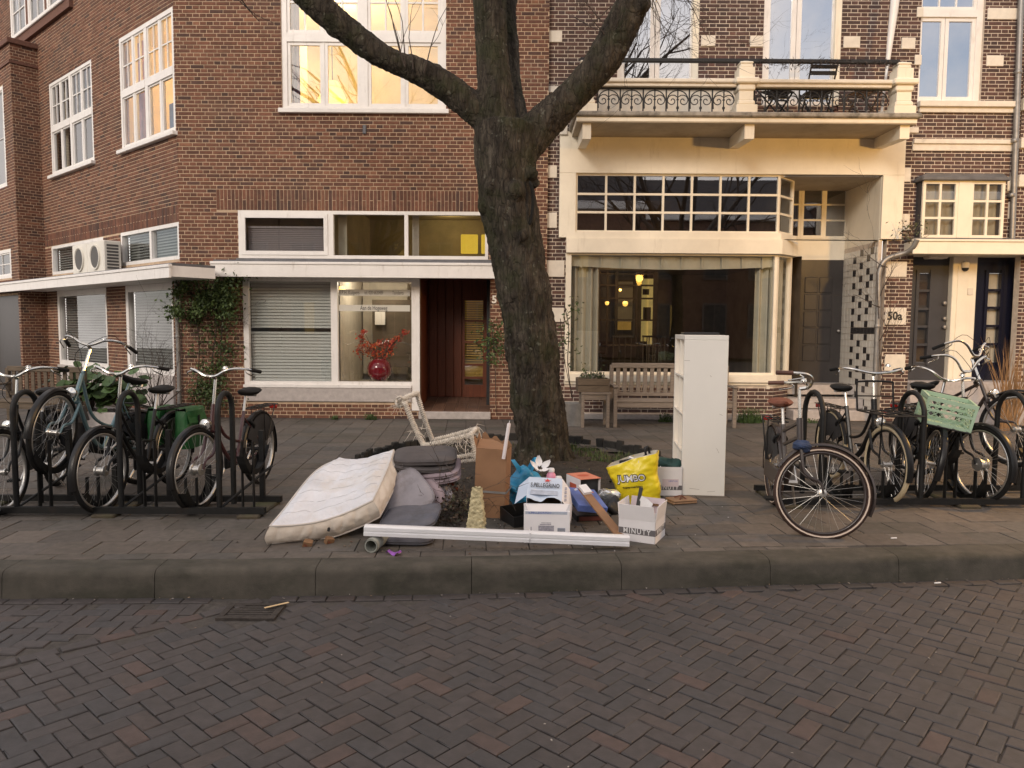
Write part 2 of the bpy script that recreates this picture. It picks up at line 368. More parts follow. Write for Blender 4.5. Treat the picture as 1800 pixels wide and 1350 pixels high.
for k in range(26):                                    # edge course along the seam
    y = 4.42 - k * .121
    spots.append((seam_x(y) - .03, y, math.atan2(1, 1.12)))
def road_depth(x, y): return ROAD_Z + .004 * noise.noise(Vector((x*1.3, y*1.3, 0))) + .008 * noise.noise(Vector((x*.5, y*.5, 3)))
def in_view(x, y, z, mar=20):
    v = CAM_M.inverted() @ Vector((x, y, z))
    if v.z > -.3: return False
    px = 900 + FPX * v.x / -v.z; py = 675 - FPX * v.y / -v.z
    return -mar < px < 1800 + mar and -mar < py < 1350 + mar
spots.sort(key=lambda s: (0 if in_view(s[0], s[1], ROAD_Z) else 1, s[1]))
variants = [road_piece(BL, BW, rb_tint(r2)).mesh('paving_brick', 'road_brick') for _ in range(26)]
rest = MB()
for i, (x, y, a) in enumerate(spots):
    z = road_depth(x, y) + r2.uniform(-.0025, .0025)
    e = (r2.uniform(-.008, .008), r2.uniform(-.008, .008), a + r2.uniform(-.012, .012))
    if i < 300:
        o = link('paving_brick', r2.choice(variants), road, True); o.location = (x, y, z); o.rotation_euler = e
    else:
        pb = road_piece(BL, BW, rb_tint(r2)); m4 = Matrix.Translation((x, y, z)) @ Matrix.Rotation(e[2], 4, 'Z') @ Matrix.Rotation(e[0], 4, 'X')
        rest.col = pb.c[0]; rest._add([m4 @ Vector(q) for q in pb.v], pb.f)
stuff(rest.build('paving_bricks', 'road_brick', road))
# ---- drain grating in the gutter
dg = tag(empty('drain_grate', (GRX, GRY, ROAD_Z)), 'rusty cast iron drain grating in the gutter below the kerb', 'drain')
M('rust_iron', (.05,.042,.037), .7, metal=.3, var=.4, scale=20, bump=.4, bscale=60)
mb = MB(); a = GRW/2; b = GRD/2
for q in ((-a,a,-b,-b+.035),(-a,a,b-.035,b),(-a,-a+.035,-b+.035,b-.035),(a-.035,a,-b+.035,b-.035)): mb.box(q[0],q[1],q[2],q[3],-.04,.004)
mb.build('frame', 'rust_iron', dg, local=True)
for k in range(5):
    y = -b + .035 + (k + .5) * (GRD - .07) / 5
    MB().cbox(-a+.036, a-.036, y-.009, y+.009, -.03, .002, .004).build('bar', 'rust_iron', dg, local=True)
MB().quad((-a,-b,-.10),(a,-b,-.10),(a,b,-.10),(-a,b,-.10)).build('pit', 'black_iron', dg, local=True)
tag(MB().cbox(-.075, .075, -.009, .009, 0, .003, .001, TRS((GRX + .13, GRY + .06, ROAD_Z + .014), R_(38))).build('wooden_stick', M('ice_stick', (.62,.45,.25), .7)), 'flat pale wooden stick lying on the drain grating', 'stick')
# ---- kerb stones
kerb = struct(empty('kerb', (0, 4.6, ROAD_Z)))
xs = [-8.15, -7.15, -6.15, -5.15, -4.15, -3.15, -2.22, -1.23, -.25, .72, 1.02 + .70, 2.62, 3.55, 4.5, 5.5, 6.5, 7.5]
for i in range(len(xs) - 1):
    x0, x1 = xs[i] + .002, xs[i+1] - .002
    prof = [(.0, ROAD_Z-.15), (-.03, ROAD_Z-.15), (-.008, -.042), (-.003, -.026), (.005, -.013), (.016, -.004), (.032, .0005), (.06, .003), (.205, .004), (.216, .001), (.22, -.02), (.22, -.3), (0, -.3)]
    prof = prof[1:-1]
    mb = MB(); n = len(prof); vs_ = []; K = 6
    for k in range(K + 1):
        x = x0 + (x1 - x0) * k / K
        for (d, z) in prof:
            jit = .0025 * noise.noise(Vector((x*9, z*30, d*20)))
            vs_.append((x - d * .06, kerb_y(x) + d + jit, z + jit * .6))
    fs = [(k*n+j, (k+1)*n+j, (k+1)*n+j+1, k*n+j+1) for k in range(K) for j in range(n-1)] + [tuple(range(n))[::-1][::-1], tuple(K*n+j for j in range(n))[::-1]]
    mb._add(vs_, fs); mb.build('kerb_stone', 'kerb_concrete', kerb, smooth=True)
# ---- pavement tiles
pave = struct(MB().quad((-24,3.2,-.35),(24,3.2,-.35),(24,30,-.35),(-24,30,-.35)).build('ground_bed', 'soil')); pave.name = 'pavement_bed'
side = struct(empty('pavement', (0, 8, 0)))
def pave_sheet():
    mb = MB(); N = 60
    for k in range(N):
        x0 = -14 + 28*k/N; x1 = -14 + 28*(k+1)/N
        mb.quad((x0, kerb_y(x0)+.2, -.011), (x1, kerb_y(x1)+.2, -.011), (x1, 26, -.011), (x0, 26, -.011))
    return mb
PIT = (-.05, 7.35, 1.55, 1.75)           # tree pit centre x, y and half axes
PITS = G(940, 900)
def pit_r(x, y):                         # < 1 inside the tree pit (open earth)
    return ((x - .02) / 1.72) ** 2 + ((y - 7.95) / 2.1) ** 2
mb = MB()
for i in range(-50, 50):
    for j in range(0, 75):
        x, y = i * .28, 4.4 + j * .28
        if y > kerb_y(x) + .2 - .28 and not (pit_r(x + .14, y + .14) < .80):
            y0 = max(y, kerb_y(x + .14) + .19); 
            if y0 < y + .28: mb.quad((x, y0, -.011), (x+.28, y0, -.011), (x+.28, y+.28, -.011), (x, y+.28, -.011))
mb.build('joint_bed', 'joint_sand', side)
def pv_tint(r, x, y):
    g = r.uniform(.82, 1.15); k = r.random()
    base = (.104,.089,.077) if k < .6 else (.092,.083,.074) if k < .85 else (.112,.093,.078)
    return (base[0]*g, base[1]*g, base[2]*g, 1)
r3 = random.Random(5); T = .30; tiles = []
cs, sn = math.cos(SW), math.sin(SW)
def wall_line(x):                        # where the paving stops
    if x < -5.45: return 26
    return 12.28
for j in range(0, 70):
    off = (T/2 if j % 2 else 0) if j < 5 else 0
    for i in range(-52, 45):
        u = i * T + off + T/2; v = j * T + T/2
        x = u * cs - v * sn; y = 4.70 + u * sn + v * cs
        ky = kerb_y(x) + .225
        if y - .16 < ky and y + .10 < ky: continue
        if y > wall_line(x) + .1 or pit_r(x, y) < 1.0: continue
        if abs(x) > 12: continue
        tiles.append((x, y, ky))
variants = []
def tile_piece(t, tint): return road_piece(t, t, tint, .05, .0035)
variants = [tile_piece(T, pv_tint(r3, 0, 0)).mesh('paving_tile', 'paving') for _ in range(16)]
tiles.sort(key=lambda s: (0 if in_view(s[0], s[1], 0, 30) and s[1] - .15 > s[2] else 1, s[1]))
rest = MB(); cnt = 0
for (x, y, ky) in tiles:
    z = r3.uniform(-.002, .002) + .004 * noise.noise(Vector((x, y, 0))); ex, ey = r3.uniform(-.006, .006), r3.uniform(-.006, .006)
    if cnt < 300 and y - .16 > ky:
        o = link('paving_tile', r3.choice(variants), side, True); o.location = Vector((x, y, z)) - WL['pavement']; o.rotation_euler = (ex, ey, SW + r3.choice((0, PI/2, PI, PI*1.5)) + r3.uniform(-.004, .004)); cnt += 1
    else:
        cut = max(0, ky - (y - .15)); hh = T - cut
        if hh < .05: continue
        pb = road_piece(T, hh, pv_tint(r3, x, y), .05, .0035); m4 = Matrix.Translation((x, y + cut/2, z)) @ Matrix.Rotation(SW, 4, 'Z') @ Matrix.Rotation(ex, 4, 'X')
        rest.col = pb.c[0]; rest._add([m4 @ Vector(q) for q in pb.v], pb.f)
stuff(rest.build('paving_tiles', 'paving', side))
# ---- tree pit: bare earth heaped round the roots
def soil_z(x, y):
    q = pit_r(x, y); return -.05 + .10 * max(0, 1 - q) + .03 * noise.noise(Vector((x*3, y*3, 1))) + .015 * noise.noise(Vector((x*9, y*9, 4)))
mb = MB(); N = 46
x0, x1, y0, y1 = -2.0, 2.1, 5.5, 10.4
for i in range(N):
    for j in range(N):
        xa, xb = x0 + (x1-x0)*i/N, x0 + (x1-x0)*(i+1)/N; ya, yb = y0 + (y1-y0)*j/N, y0 + (y1-y0)*(j+1)/N
        if pit_r((xa+xb)/2, (ya+yb)/2) < 1.25:
            mb.quad((xa,ya,min(soil_z(xa,ya), -.02 if pit_r(xa,ya) > .98 else 9)), (xb,ya,min(soil_z(xb,ya), -.02 if pit_r(xb,ya) > .98 else 9)), (xb,yb,min(soil_z(xb,yb), -.02 if pit_r(xb,yb) > .98 else 9)), (xa,yb,min(soil_z(xa,yb), -.02 if pit_r(xa,yb) > .98 else 9)))
struct(mb.build('tree_pit_earth', 'soil', smooth='all'))
# ================================================================== BUILDINGS
class Plane:
    def __init__(s, O, ang):             # upright plane through O running along ang; local x along, y inward, z up
        s.O = Vector((O[0], O[1], 0)); s.m = Matrix.Translation(s.O) @ Matrix.Rotation(ang, 4, 'Z'); s.i = s.m.inverted()
        s.ang = ang
    def px(s, x, y, dep=0.0):            # photo pixel -> (u, z) on the plane shifted outward by dep
        o = s.i @ CAM_P; d = s.i.to_3x3() @ ray(x, y); t = (-dep - o.y) / d.y; q = o + d * t; return q.x, q.z
    def u(s, x, y, dep=0.0): return s.px(x, y, dep)[0]
    def z(s, x, y, dep=0.0): return s.px(x, y, dep)[1]
    def r(s, x0, y0, x1, y1, dep=0.0):
        my = (y0+y1)/2; mx = (x0+x1)/2; return s.u(x0, my, dep), s.u(x1, my, dep), s.z(mx, y1, dep), s.z(mx, y0, dep)
COURSE, BRL, BRH = .0617, .218, .0495
def brick_wall(parent, pl, u0, u1, z0, z1, holes, tint, mortar, soldiers=(), keep=0, focus=None, name='wall', u_off=0.0, bond='cross', seed=1, proud=.006, rev=.14):
    rr = random.Random(seed); soldiers = [(s[0], s[1], s[2], z0 + math.ceil((s[3]-z0)/COURSE)*COURSE - .0107) for s in soldiers]
    us = sorted(set([u0, u1] + [min(max(h[k], u0), u1) for h in holes for k in (0, 1)]))
    zs = sorted(set([z0, z1] + [min(max(h[k], z0), z1) for h in holes for k in (2, 3)]))
    mb = MB()
    inh = lambda a, b: any(h[0] < a < h[1] and h[2] < b < h[3] for h in holes)
    for i in range(len(us) - 1):
        for j in range(len(zs) - 1):
            if us[i+1]-us[i] > 1e-5 and zs[j+1]-zs[j] > 1e-5 and not inh((us[i]+us[i+1])/2, (zs[j]+zs[j+1])/2):
                mb.quad(*[pl.m @ Vector(q) for q in ((us[i],0,zs[j]),(us[i+1],0,zs[j]),(us[i+1],0,zs[j+1]),(us[i],0,zs[j+1]))])
    for h in holes:                      # reveals
        a, b, c, d = h[:4]
        for q in (((a,0,c),(a,rev,c),(a,rev,d),(a,0,d)), ((b,0,c),(b,0,d),(b,rev,d),(b,rev,c)), ((a,0,d),(a,rev,d),(b,rev,d),(b,0,d)), ((a,0,c),(b,0,c),(b,rev,c),(a,rev,c))):
            mb.quad(*[pl.m @ Vector(p) for p in q])
    wall = mb.build(name, mortar, parent)
    bricks = []
    blocked = list(holes) + [s for s in soldiers]
    nrow = int((z1 - z0) / COURSE)
    for k in range(nrow + 1):
        za = z0 + k * COURSE; zb = za + BRH
        if zb > z1: break
        zc = (za + zb) / 2
        iv = [(u0, u1)]
        for h in blocked:
            if h[2] - .01 < zc < h[3] + .01:
                nv = []
                for a, b in iv:
                    if h[1] <= a or h[0] >= b: nv.append((a, b)); continue
                    if h[0] - a > .02: nv.append((a, h[0]))
                    if b - h[1] > .02: nv.append((h[1], b))
                iv = nv
        if bond == 'cross':
            if k % 2 == 0: step = [BRL]; off = (0, .055, .11)[(k // 2) % 2 * 2]
            else: step = [BRL / 2]; off = BRL / 4
        else:
            step = [BRL, BRL/2]; off = (k % 2) * BRL * .75
        for a, b in iv:
            tot = sum(step); s0 = math.floor((a - u_off - off) / tot) * tot + u_off + off
            p = s0; n = 0
            while p < b:
                q = p + step[n % len(step)]; n += 1
                x0, x1 = max(p + .006, a + .001), min(q - .006, b - .001)
                if x1 - x0 > .02: bricks.append((x0, x1, za, zb, abs((q-p-.012) - (x1-x0)) < 1e-6))
                p = q
    for s in soldiers:
        a, b, c, d = s[:4]; n = max(1, round((b - a) / COURSE)); st = (b - a) / n
        for k in range(n):
            sp = rr.random()
            if d - c > .16 and k % 2:
                m_ = c + (d - c) * .5; bricks.append((a+k*st+.005, a+(k+1)*st-.005, c, m_-.005, False)); bricks.append((a+k*st+.005, a+(k+1)*st-.005, m_+.005, d, False))
            else: bricks.append((a+k*st+.005, a+(k+1)*st-.005, c, d, False))
    def one(mb, x0, x1, za, zb, pr, m=None, c=.003):
        p = [(x0,.02,za),(x1,.02,za),(x1,.02,zb),(x0,.02,zb),(x0,-pr+c,za),(x1,-pr+c,za),(x1,-pr+c,zb),(x0,-pr+c,zb),(x0+c,-pr,za+c),(x1-c,-pr,za+c),(x1-c,-pr,zb-c),(x0+c,-pr,zb-c)]
        if m is not None: p = [m @ Vector(q) for q in p]
        mb._add(p, [(8,9,10,11)] + [(i,(i+1)%4,4+(i+1)%4,4+i) for i in range(4)] + [(4+i,4+(i+1)%4,8+(i+1)%4,8+i) for i in range(4)])
    if focus: bricks.sort(key=lambda q: (0 if q[4] else 1, math.hypot((q[0]+q[1])/2 - focus[0], (q[2]+q[3])/2 - focus[1])))
    var = {}; cnt = 0; rest = MB()
    mat = 'brick_left'
    for x0, x1, za, zb, full in bricks:
        if full and cnt < keep:
            Lk = round(x1 - x0, 3)
            if Lk not in var:
                var[Lk] = []
                for _ in range(12):
                    b_ = MB(); b_.col = tint(rr); one(b_, -(x1-x0)/2, (x1-x0)/2, -(zb-za)/2, (zb-za)/2, proud); var[Lk].append(b_.mesh('brick', mat))
            o = link('brick', rr.choice(var[Lk]), wall, True); o.location = pl.m @ Vector(((x0+x1)/2, rr.uniform(-.002, .002), (za+zb)/2)); o.rotation_euler = (0, 0, pl.ang); cnt += 1
        else:
            rest.col = tint(rr); pr = proud + rr.uniform(-.002, .002); one(rest, x0, x1, za, zb, pr, pl.m)
    if rest.v: stuff(rest.build('bricks', mat, wall))
    return wall
def sash(mb, panes, u0, u1, z0, z1, y, fw, nc=1, nr=1, bw=.02, th=.04, m=None, cs=None):
    mb.box(u0, u0+fw, y, y+th, z0, z1, m); mb.box(u1-fw, u1, y, y+th, z0, z1, m)
    mb.box(u0+fw, u1-fw, y, y+th, z0, z0+fw, m); mb.box(u0+fw, u1-fw, y, y+th, z1-fw, z1, m)
    a, b, c, d = u0+fw, u1-fw, z0+fw, z1-fw
    for k in range(1, nc): p = a + (b-a)*k/nc; mb.box(p-bw/2, p+bw/2, y+.004, y+th-.004, c, d, m)
    for k in range(1, nr): p = c + (d-c)*k/nr; mb.box(a, b, y+.006, y+th-.006, p-bw/2, p+bw/2, m)
    for i in range(nc):
        for j in range(nr):
            panes.append((a+(b-a)*i/nc, a+(b-a)*(i+1)/nc, c+(d-c)*j/nr, c+(d-c)*(j+1)/nr, y+th*.55))
def ring(mb, u0, u1, z0, z1, y, th, l, r, b, t, m):
    if l: mb.box(u0, u0+l, y, y+th, z0, z1, m)
    if r: mb.box(u1-r, u1, y, y+th, z0, z1, m)
    if b: mb.box(u0+l, u1-r, y, y+th, z0, z0+b, m)
    if t: mb.box(u0+l, u1-r, y, y+th, z1-t, z1, m)
def finish_window(mb, panes, pl, parent, mat='white_paint', gm='glass_window', name='window'):
    wdw = mb.build(name, mat, parent)
    for (a, b, c, d, y) in panes:
        MB().quad(*[pl.m @ Vector(q) for q in ((a,y,c),(b,y,c),(b,y,d),(a,y,d))]).build('pane', gm, wdw)
    return wdw
def room(pl, u0, u1, z0, z1, dep, mat, parent, y0=.16, name='interior', back=None):
    mb = MB(); P = lambda *q: pl.m @ Vector(q)
    mb.quad(P(u0,y0,z0),P(u1,y0,z0),P(u1,dep,z0),P(u0,dep,z0)); mb.quad(P(u0,y0,z1),P(u0,dep,z1),P(u1,dep,z1),P(u1,y0,z1))
    mb.quad(P(u0,y0,z0),P(u0,dep,z0),P(u0,dep,z1),P(u0,y0,z1)); mb.quad(P(u1,y0,z0),P(u1,y0,z1),P(u1,dep,z1),P(u1,dep,z0))
    mb.quad(P(u0,dep,z0),P(u1,dep,z0),P(u1,dep,z1),P(u0,dep,z1))
    return mb.build(name, mat, parent)
def blind(pl, u0, u1, z0, z1, y, pitch, mat, parent, tilt=50):
    bl = MB().box(u0, u1, y-.02, y+.02, z1-.035, z1, pl.m).build('blind', mat, parent)
    n = int((z1 - z0 - .04) / pitch); h = pitch * 1.08
    me = MB().box(-(u1-u0)/2, (u1-u0)/2, -h/2, h/2, -.0012, .0012).mesh('slat', mat)
    for k in range(n):
        o = link('slat', me, bl, True); o.location = pl.m @ Vector(((u0+u1)/2, y, z1 - .04 - (k+.5)*pitch)); o.rotation_euler = (R_(tilt), 0, pl.ang)
    return bl
def drape(pl, u0, u1, z0, z1, y, amp, waves, mat, parent, name='curtain', ph=0):
    def fn(s, t):
        u = u0 + (u1-u0)*s; z = z0 + (z1-z0)*t
        a = amp * (1 - .25*t); return pl.m @ Vector((u, y + a*math.sin(2*PI*waves*s + ph + .5*math.sin(7*s)) + .01*math.sin(31*s), z))
    return MB().grid(fn, max(12, int(waves*10)), 6).build(name, mat, parent, smooth='all')

# ------------------------------------------------------------------ red brick corner house
CX = XW(317, 440, YL)
PF = Plane((0, YL), 0.0)
lb = tag(empty('corner_house', (CX, YL, 0)), 'red brown brick corner house with white windows and a lit upstairs room', 'building')
def tint_red(r):
    k = r.random(); g = r.uniform(.72, 1.2)
    c = (.162,.068,.040) if k < .62 else (.128,.056,.036) if k < .85 else (.088,.044,.033) if k < .94 else (.195,.088,.050)
    return (c[0]*g, c[1]*g, c[2]*g, 1)
x_end = PF.u(963, 300)
UW = PF.r(494, -62, 784, 192); TW = PF.r(419, 371, 858, 455); SWD = PF.r(429, 470, 738, 706); DR = PF.r(738, 470, 861, 725)
holes = [UW, TW, (SWD[0], SWD[1], SWD[2], SWD[3]), (DR[0], DR[1], .10, DR[3])]
sold = [(TW[0]-.35, TW[1]+.02, TW[3]+.005, TW[3]+.285)]
brick_wall(lb, PF, CX-.006, x_end, 0, 7.3, holes, tint_red, 'mortar', sold, keep=260, focus=(PF.u(640, 280), PF.z(640, 280)), seed=3)
# upstairs window
m = PF.m; mb = MB(); pn = []
a, b, c, d = UW
ring(mb, a, b, c, d, .02, .09, .085, .085, .05, .08, m)
mid = (a+b)/2; zt = PF.z(640, 65)
mb.box(mid-.06, mid+.06, .022, .108, c+.05, d-.08, m); mb.box(a+.085, mid-.06, .018, .105, zt-.07, zt+.07, m); mb.box(mid+.06, b-.085, .018, .105, zt-.07, zt+.07, m)
for h0, h1 in ((a+.085, mid-.06), (mid+.06, b-.085)):
    hm = (h0+h1)/2
    mb.box(hm-.012, hm+.012, .03, .10, c+.05, d-.08, m)
    for s0, s1 in ((h0, hm-.012), (hm+.012, h1)):
        sash(mb, pn, s0, s1, c+.05, zt-.07, .04, .052, 1, 1, m=m)
        sash(mb, pn, s0, s1, zt+.07, d-.08, .04, .05, 2, 2, bw=.026, m=m)
wdw = finish_window(mb, pn, PF, lb, gm='glass_bright')
MB().cbox(a-.05, b+.05, -.07, .10, c-.075, c-.002, .008, m).build('window_sill', 'white_paint', lb)
room(PF, a-.6, b+.8, c-.9, d+.1, 3.6, 'room_yellow', lb)
ld = bpy.data.lights.new('room_light', 'POINT'); ld.energy = 42; ld.color = (1, .66, .22); ld.shadow_soft_size = .15
lo = bpy.data.objects.new('room_light', ld); COL.objects.link(lo); lo.location = ((a+b)/2 - .7, YL + 1.5, d - .5); ld.color = (1, .78, .42)
drape(PF, a+.09, a+.24, c+.05, d-.1, .22, .03, 2.5, 'curtain_purple', lb)
mb = MB(); mb.box(mid-1.0, mid-.2, 1.7, 1.75, c+.05, c+.5, m); mb.build('headboard', 'room_white', lb)
MB().lathe([(.0,.34),(.10,.33),(.26,.0),(.25,.0),(.09,.31)], 20, TRS((mid - .75, YL + 1.0, zt - .72))).build('lamp_shade', 'glow_lamp', lb, smooth=True)
MB().tube([(mid-.75, YL+1.0, zt-.4), (mid-.75, YL+1.0, d+.05)], .008, 6).build('lamp_cord', 'black_iron', lb)
# wall hook
MB().cbox(PF.u(641, 228)-.03, PF.u(641, 228)+.03, -.03, .0, PF.z(641, 236), PF.z(641, 220), .01, m).build('wall_box', 'lead', lb)
# strip of top lights over the canopy
mb = MB(); pn = []; a, b, c, d = TW
ring(mb, a, b, c, d, .0, .09, .05, .05, .055, .055, m)
u1_ = PF.u(581, 412); u2_ = PF.u(714, 412)
mb.box(u1_-.045, u1_+.045, .002, .088, c+.055, d-.055, m); mb.box(u2_-.03, u2_+.03, .002, .088, c+.055, d-.055, m)
sash(mb, pn, a+.05, u1_-.045, c+.055, d-.055, -.012, .065, m=m)
pn.append((u1_+.045, u2_-.03, c+.055, d-.055, .05)); pn.append((u2_+.03, b-.05, c+.055, d-.055, .05))
finish_window(mb, pn, PF, lb)
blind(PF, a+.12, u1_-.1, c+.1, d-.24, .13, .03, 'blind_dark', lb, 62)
room(PF, a-.1, u1_-.02, c-.02, d+.05, .5, 'room_olive', lb)
room(PF, u1_+.0, b+.6, c-.05, d+.35, 3.4, 'room_olive', lb)
ld = bpy.data.lights.new('room_light', 'POINT'); ld.energy = 7; ld.color = (1, .78, .42); ld.shadow_soft_size = .12
lo = bpy.data.objects.new('room_light', ld); COL.objects.link(lo); lo.location = (u2_+.5, YL + 2.6, d + .2)
MB().box(u1_+.06, u1_+.20, .3, .34, c, d, m).build('curtain', 'curtain', lb)
MB().box(u2_+.06, u2_+.17, .3, .34, c, d, m).build('door_post', 'room_white', lb)
for q in ((821, 853), (857, 884)):
    q0, q1 = PF.u(q[0]-20+9, 428, -2.0), PF.u(q[1]-20+7, 428, -2.0)
    MB().cbox(q0, q1, 2.0, 2.03, PF.z(835, 446, -2.0), PF.z(835, 412, -2.0), .03, m).build('lit_doorway', 'glow_pane', lb)
# flat canopy
cz0, cz1 = PF.z(620, 488, .42), PF.z(620, 461, .42); ca, cb = PF.u(372, 475, .42), PF.u(869, 475, .42)
mb = MB(); mb.box(ca, cb, -.42, -.002, cz0+.02, cz1-.02, m); mb.build('canopy', 'white_paint', lb)
mb = MB(); mb.cbox(ca-.01, cb+.01, -.445, -.41, cz0, cz1-.045, .004, m); mb.cbox(ca-.015, cb+.015, -.46, -.40, cz1-.043, cz1, .006, m); mb.build('fascia', 'white_paint', lb)
MB().box(ca+.02, cb-.02, -.40, .0, cz1-.018, cz1+.03, m).build('roof_sheet', 'lead', lb)
MB().box(ca+.25, cb-.03, -.035, -.004, cz1+.03, c-.004, m).build('flashing', 'lead', lb)
# shop window and its stone base
a, b, c, d = SWD; zs = PF.z(580, 681); zl = PF.z(580, 668); dt = cz0 - .0
mb = MB(); pn = []
um = PF.u(588, 580)
zt_ = PF.z(580, 495)
ring(mb, a, b, zs, d, -.015, .10, .085, .0, .10, 0, m)
mb.box(b-.135, b+.0, -.02, .085, .14, zs, m); mb.box(b-.135, b, -.018, .083, zs, d, m)
mb.box(a+.085, b-.135, -.014, .085, zt_, d, m); mb.box(um-.055, um+.055, -.013, .084, zs+.10, zt_, m)
mb.box(a-.01, b-.14, -.06, -.016, zs+.0, zs+.045, m)
pn = [(a+.085, um-.055, zs+.10, zt_, .04), (um+.055, b-.135, zs+.10, zt_, .04)]
finish_window(mb, pn, PF, lb)
MB().cbox(a+.0, b-.137, -.05, .08, PF.z(580, 706), zs-.002, .012, m).build('stone_base', 'stone_grey', lb)
MB().box(a, b-.137, .0, .10, .0, PF.z(580, 706), m).build('plinth', 'mortar', lb)
brick_wall(lb, Plane((0, YL-.012), 0), a-.0, b-.14, 0, PF.z(580, 706)-.002, [], tint_red, 'mortar', seed=9, name='plinth_wall')
blind(PF, a+.09, um-.06, PF.z(510, 582), zt_, .11, .052, 'blind', lb, 60)
blind(PF, a+.09, um-.06, zs+.10, PF.z(510, 582)-.012, .11, .052, 'blind', lb, 60)
room(PF, a-.02, um, zs-.02, d+.02, .4, 'room_grey', lb)
room(PF, um, b-.02, zs-.02, d+.02, 2.4, 'room_white', lb)
ld = bpy.data.lights.new('room_light', 'POINT'); ld.energy = 14; ld.color = (1, .86, .66); ld.shadow_soft_size = .15
lo = bpy.data.objects.new('room_light', ld); COL.objects.link(lo); lo.location = (um+.5, YL + 1.0, d - .12)
MB().box(um+.03, um+.9, 2.2, 2.36, zs+.1, PF.z(670, 498, -2.2), m).build('white_wall', 'room_white', lb)
q0, q1 = PF.u(655, 600, -1.6), PF.u(735, 600, -1.6)
MB().box(q0, q1, 1.58, 1.6, PF.z(690, 645, -1.6), PF.z(690, 527, -1.6), m).build('dark_doorway', 'room_dark', lb)
MB().box(PF.u(659, 560, -1.5), PF.u(677, 560, -1.5), 1.5, 1.51, PF.z(668, 571, -1.5), PF.z(668, 548, -1.5), m).build('notice', 'white_paint', lb)
# sign strips lettered on the glass
M('sign_frost', (.60,.57,.50), .6, var=.03)
M('ink', (.02,.02,.022), .6, var=0)
M('ink_brown', (.10,.08,.05), .6, var=0)
for (py0, py1, items) in ((509, 520, (('E.P.H. Kuijpers', 613.5, 35, 'ink_brown'), ('tel. 020 6620489', 656.5, 33, 'ink_brown'), ('Tandarts', 699, 20, 'ink_brown'))), (536, 547, (('Aan de Hogeweg', 656.5, 48, 'ink'),))):
    s0, s1, z0_, z1_ = PF.r(595, py0, 720, py1)
    st = MB().box(s0, s1, .028, .034, z0_, z1_, m).build('sign_strip', 'sign_frost', lb)
    for tx, cxp, wpx, mt in items:
        cxu = PF.u(cxp, (py0+py1)/2); wid = PF.u(cxp + wpx/2, 520) - PF.u(cxp - wpx/2, 520)
        text('lettering', tx, (z1_-z0_)*(.85 if len(items) > 1 else 1.0), mt, st, TRS((cxu, YL+.0265, (z0_+z1_)/2), 0, R_(90)), fit=wid, bold=.0003 if mt == 'ink' else .0, depth=.0008)
# entrance
a, b, c, d = DR[0], DR[1], .0, DR[3]
dep = 1.25; zf, zb_ = PF.z(800, 722), W(800, 697, YL+dep).z
mb = MB(); P = lambda *q: m @ Vector(q)
mb.quad(P(a,.0,c), P(a,dep,c), P(a,dep,d), P(a,0,d)); mb.build('entrance_side', 'wood_door', lb)
MB().quad(P(a,0,d-.02), P(a,dep,d-.02), P(b,dep,d-.02), P(b,0,d-.02)).build('entrance_ceiling', 'wood_door', lb)
fl = MB().quad(P(a,-.02,zf-.01), P(b,-.02,zf-.01), P(b,dep,zb_-.01), P(a,dep,zb_-.01)).build('entrance_floor', 'mortar', lb)
M('quarry_tile', (.12,.062,.04), .6, tint=True, var=.2, scale=20)
mb = MB(); rq = random.Random(4)
for i in range(6):
    for j in range(6):
        x0, x1 = a + (b-a)*i/6+.004, a + (b-a)*(i+1)/6-.004; y0, y1 = -.02 + (dep+.02)*j/6+.004, -.02+(dep+.02)*(j+1)/6-.004
        zz0, zz1 = zf + (zb_-zf)*j/6, zf + (zb_-zf)*(j+1)/6; g = rq.uniform(.8, 1.2)
        t_ = MB(); t_.col = (.13*g,.07*g,.045*g,1)
        t_._add([P(x0,y0,zz0), P(x1,y0,zz0), P(x1,y1,zz1), P(x0,y1,zz1), P(x0,y0,zz0-.02), P(x1,y0,zz0-.02)], [(0,1,2,3), (4,5,1,0)]); t_.build('floor_tile', 'quarry_tile', fl)
MB().cbox(a-.02, b+.02, -.06, .02, .0, zf-.012, .01, m).build('doorstep', 'stone_grey', lb)
yd = dep - .05
MB().quad(P(a-.05,dep+.02,0), P(b+.05,dep+.02,0), P(b+.05,dep+.02,d+.1), P(a-.05,dep+.02,d+.1)).build('entrance_back', 'wood_door', lb) if False else MB().box(a-.05, PF.u(815, 600, -yd), yd+.032, yd+.05, 0, d+.1, m).build('entrance_back', 'wood_door', lb)
mb = MB()
for k in range(4): 
    x0 = a + .02 + k * (PF.u(812, 600, -yd) - a - .02)/4; x1 = a + .02 + (k+1) * (PF.u(812, 600, -yd) - a - .02)/4
    MB().cbox(x0+.003, x1-.003, yd, yd+.03, zb_, d, .005, m).build('door_plank', 'wood_door', lb)
d0, d1 = PF.u(813, 600, -yd), b
g0, g1 = PF.u(817, 600, -yd), PF.u(849, 600, -yd)
zz = [PF.z(830, y, -yd) for y in (676, 664, 641, 601, 564, 528)]
mb = MB(); mb.box(d0, g0, yd-.02, yd+.03, zb_, d, m); mb.box(g1, d1, yd-.02, yd+.03, zb_, d, m); mb.box(g0, g1, yd-.02, yd+.03, zb_, zz[0], m); mb.box(g0, g1, yd-.02, yd+.03, zz[5], d, m)
for z_ in zz[1:5]: mb.box(g0, g1, yd-.015, yd+.025, z_-.02, z_+.02, m)
dr = mb.build('door', 'wood_door', lb)
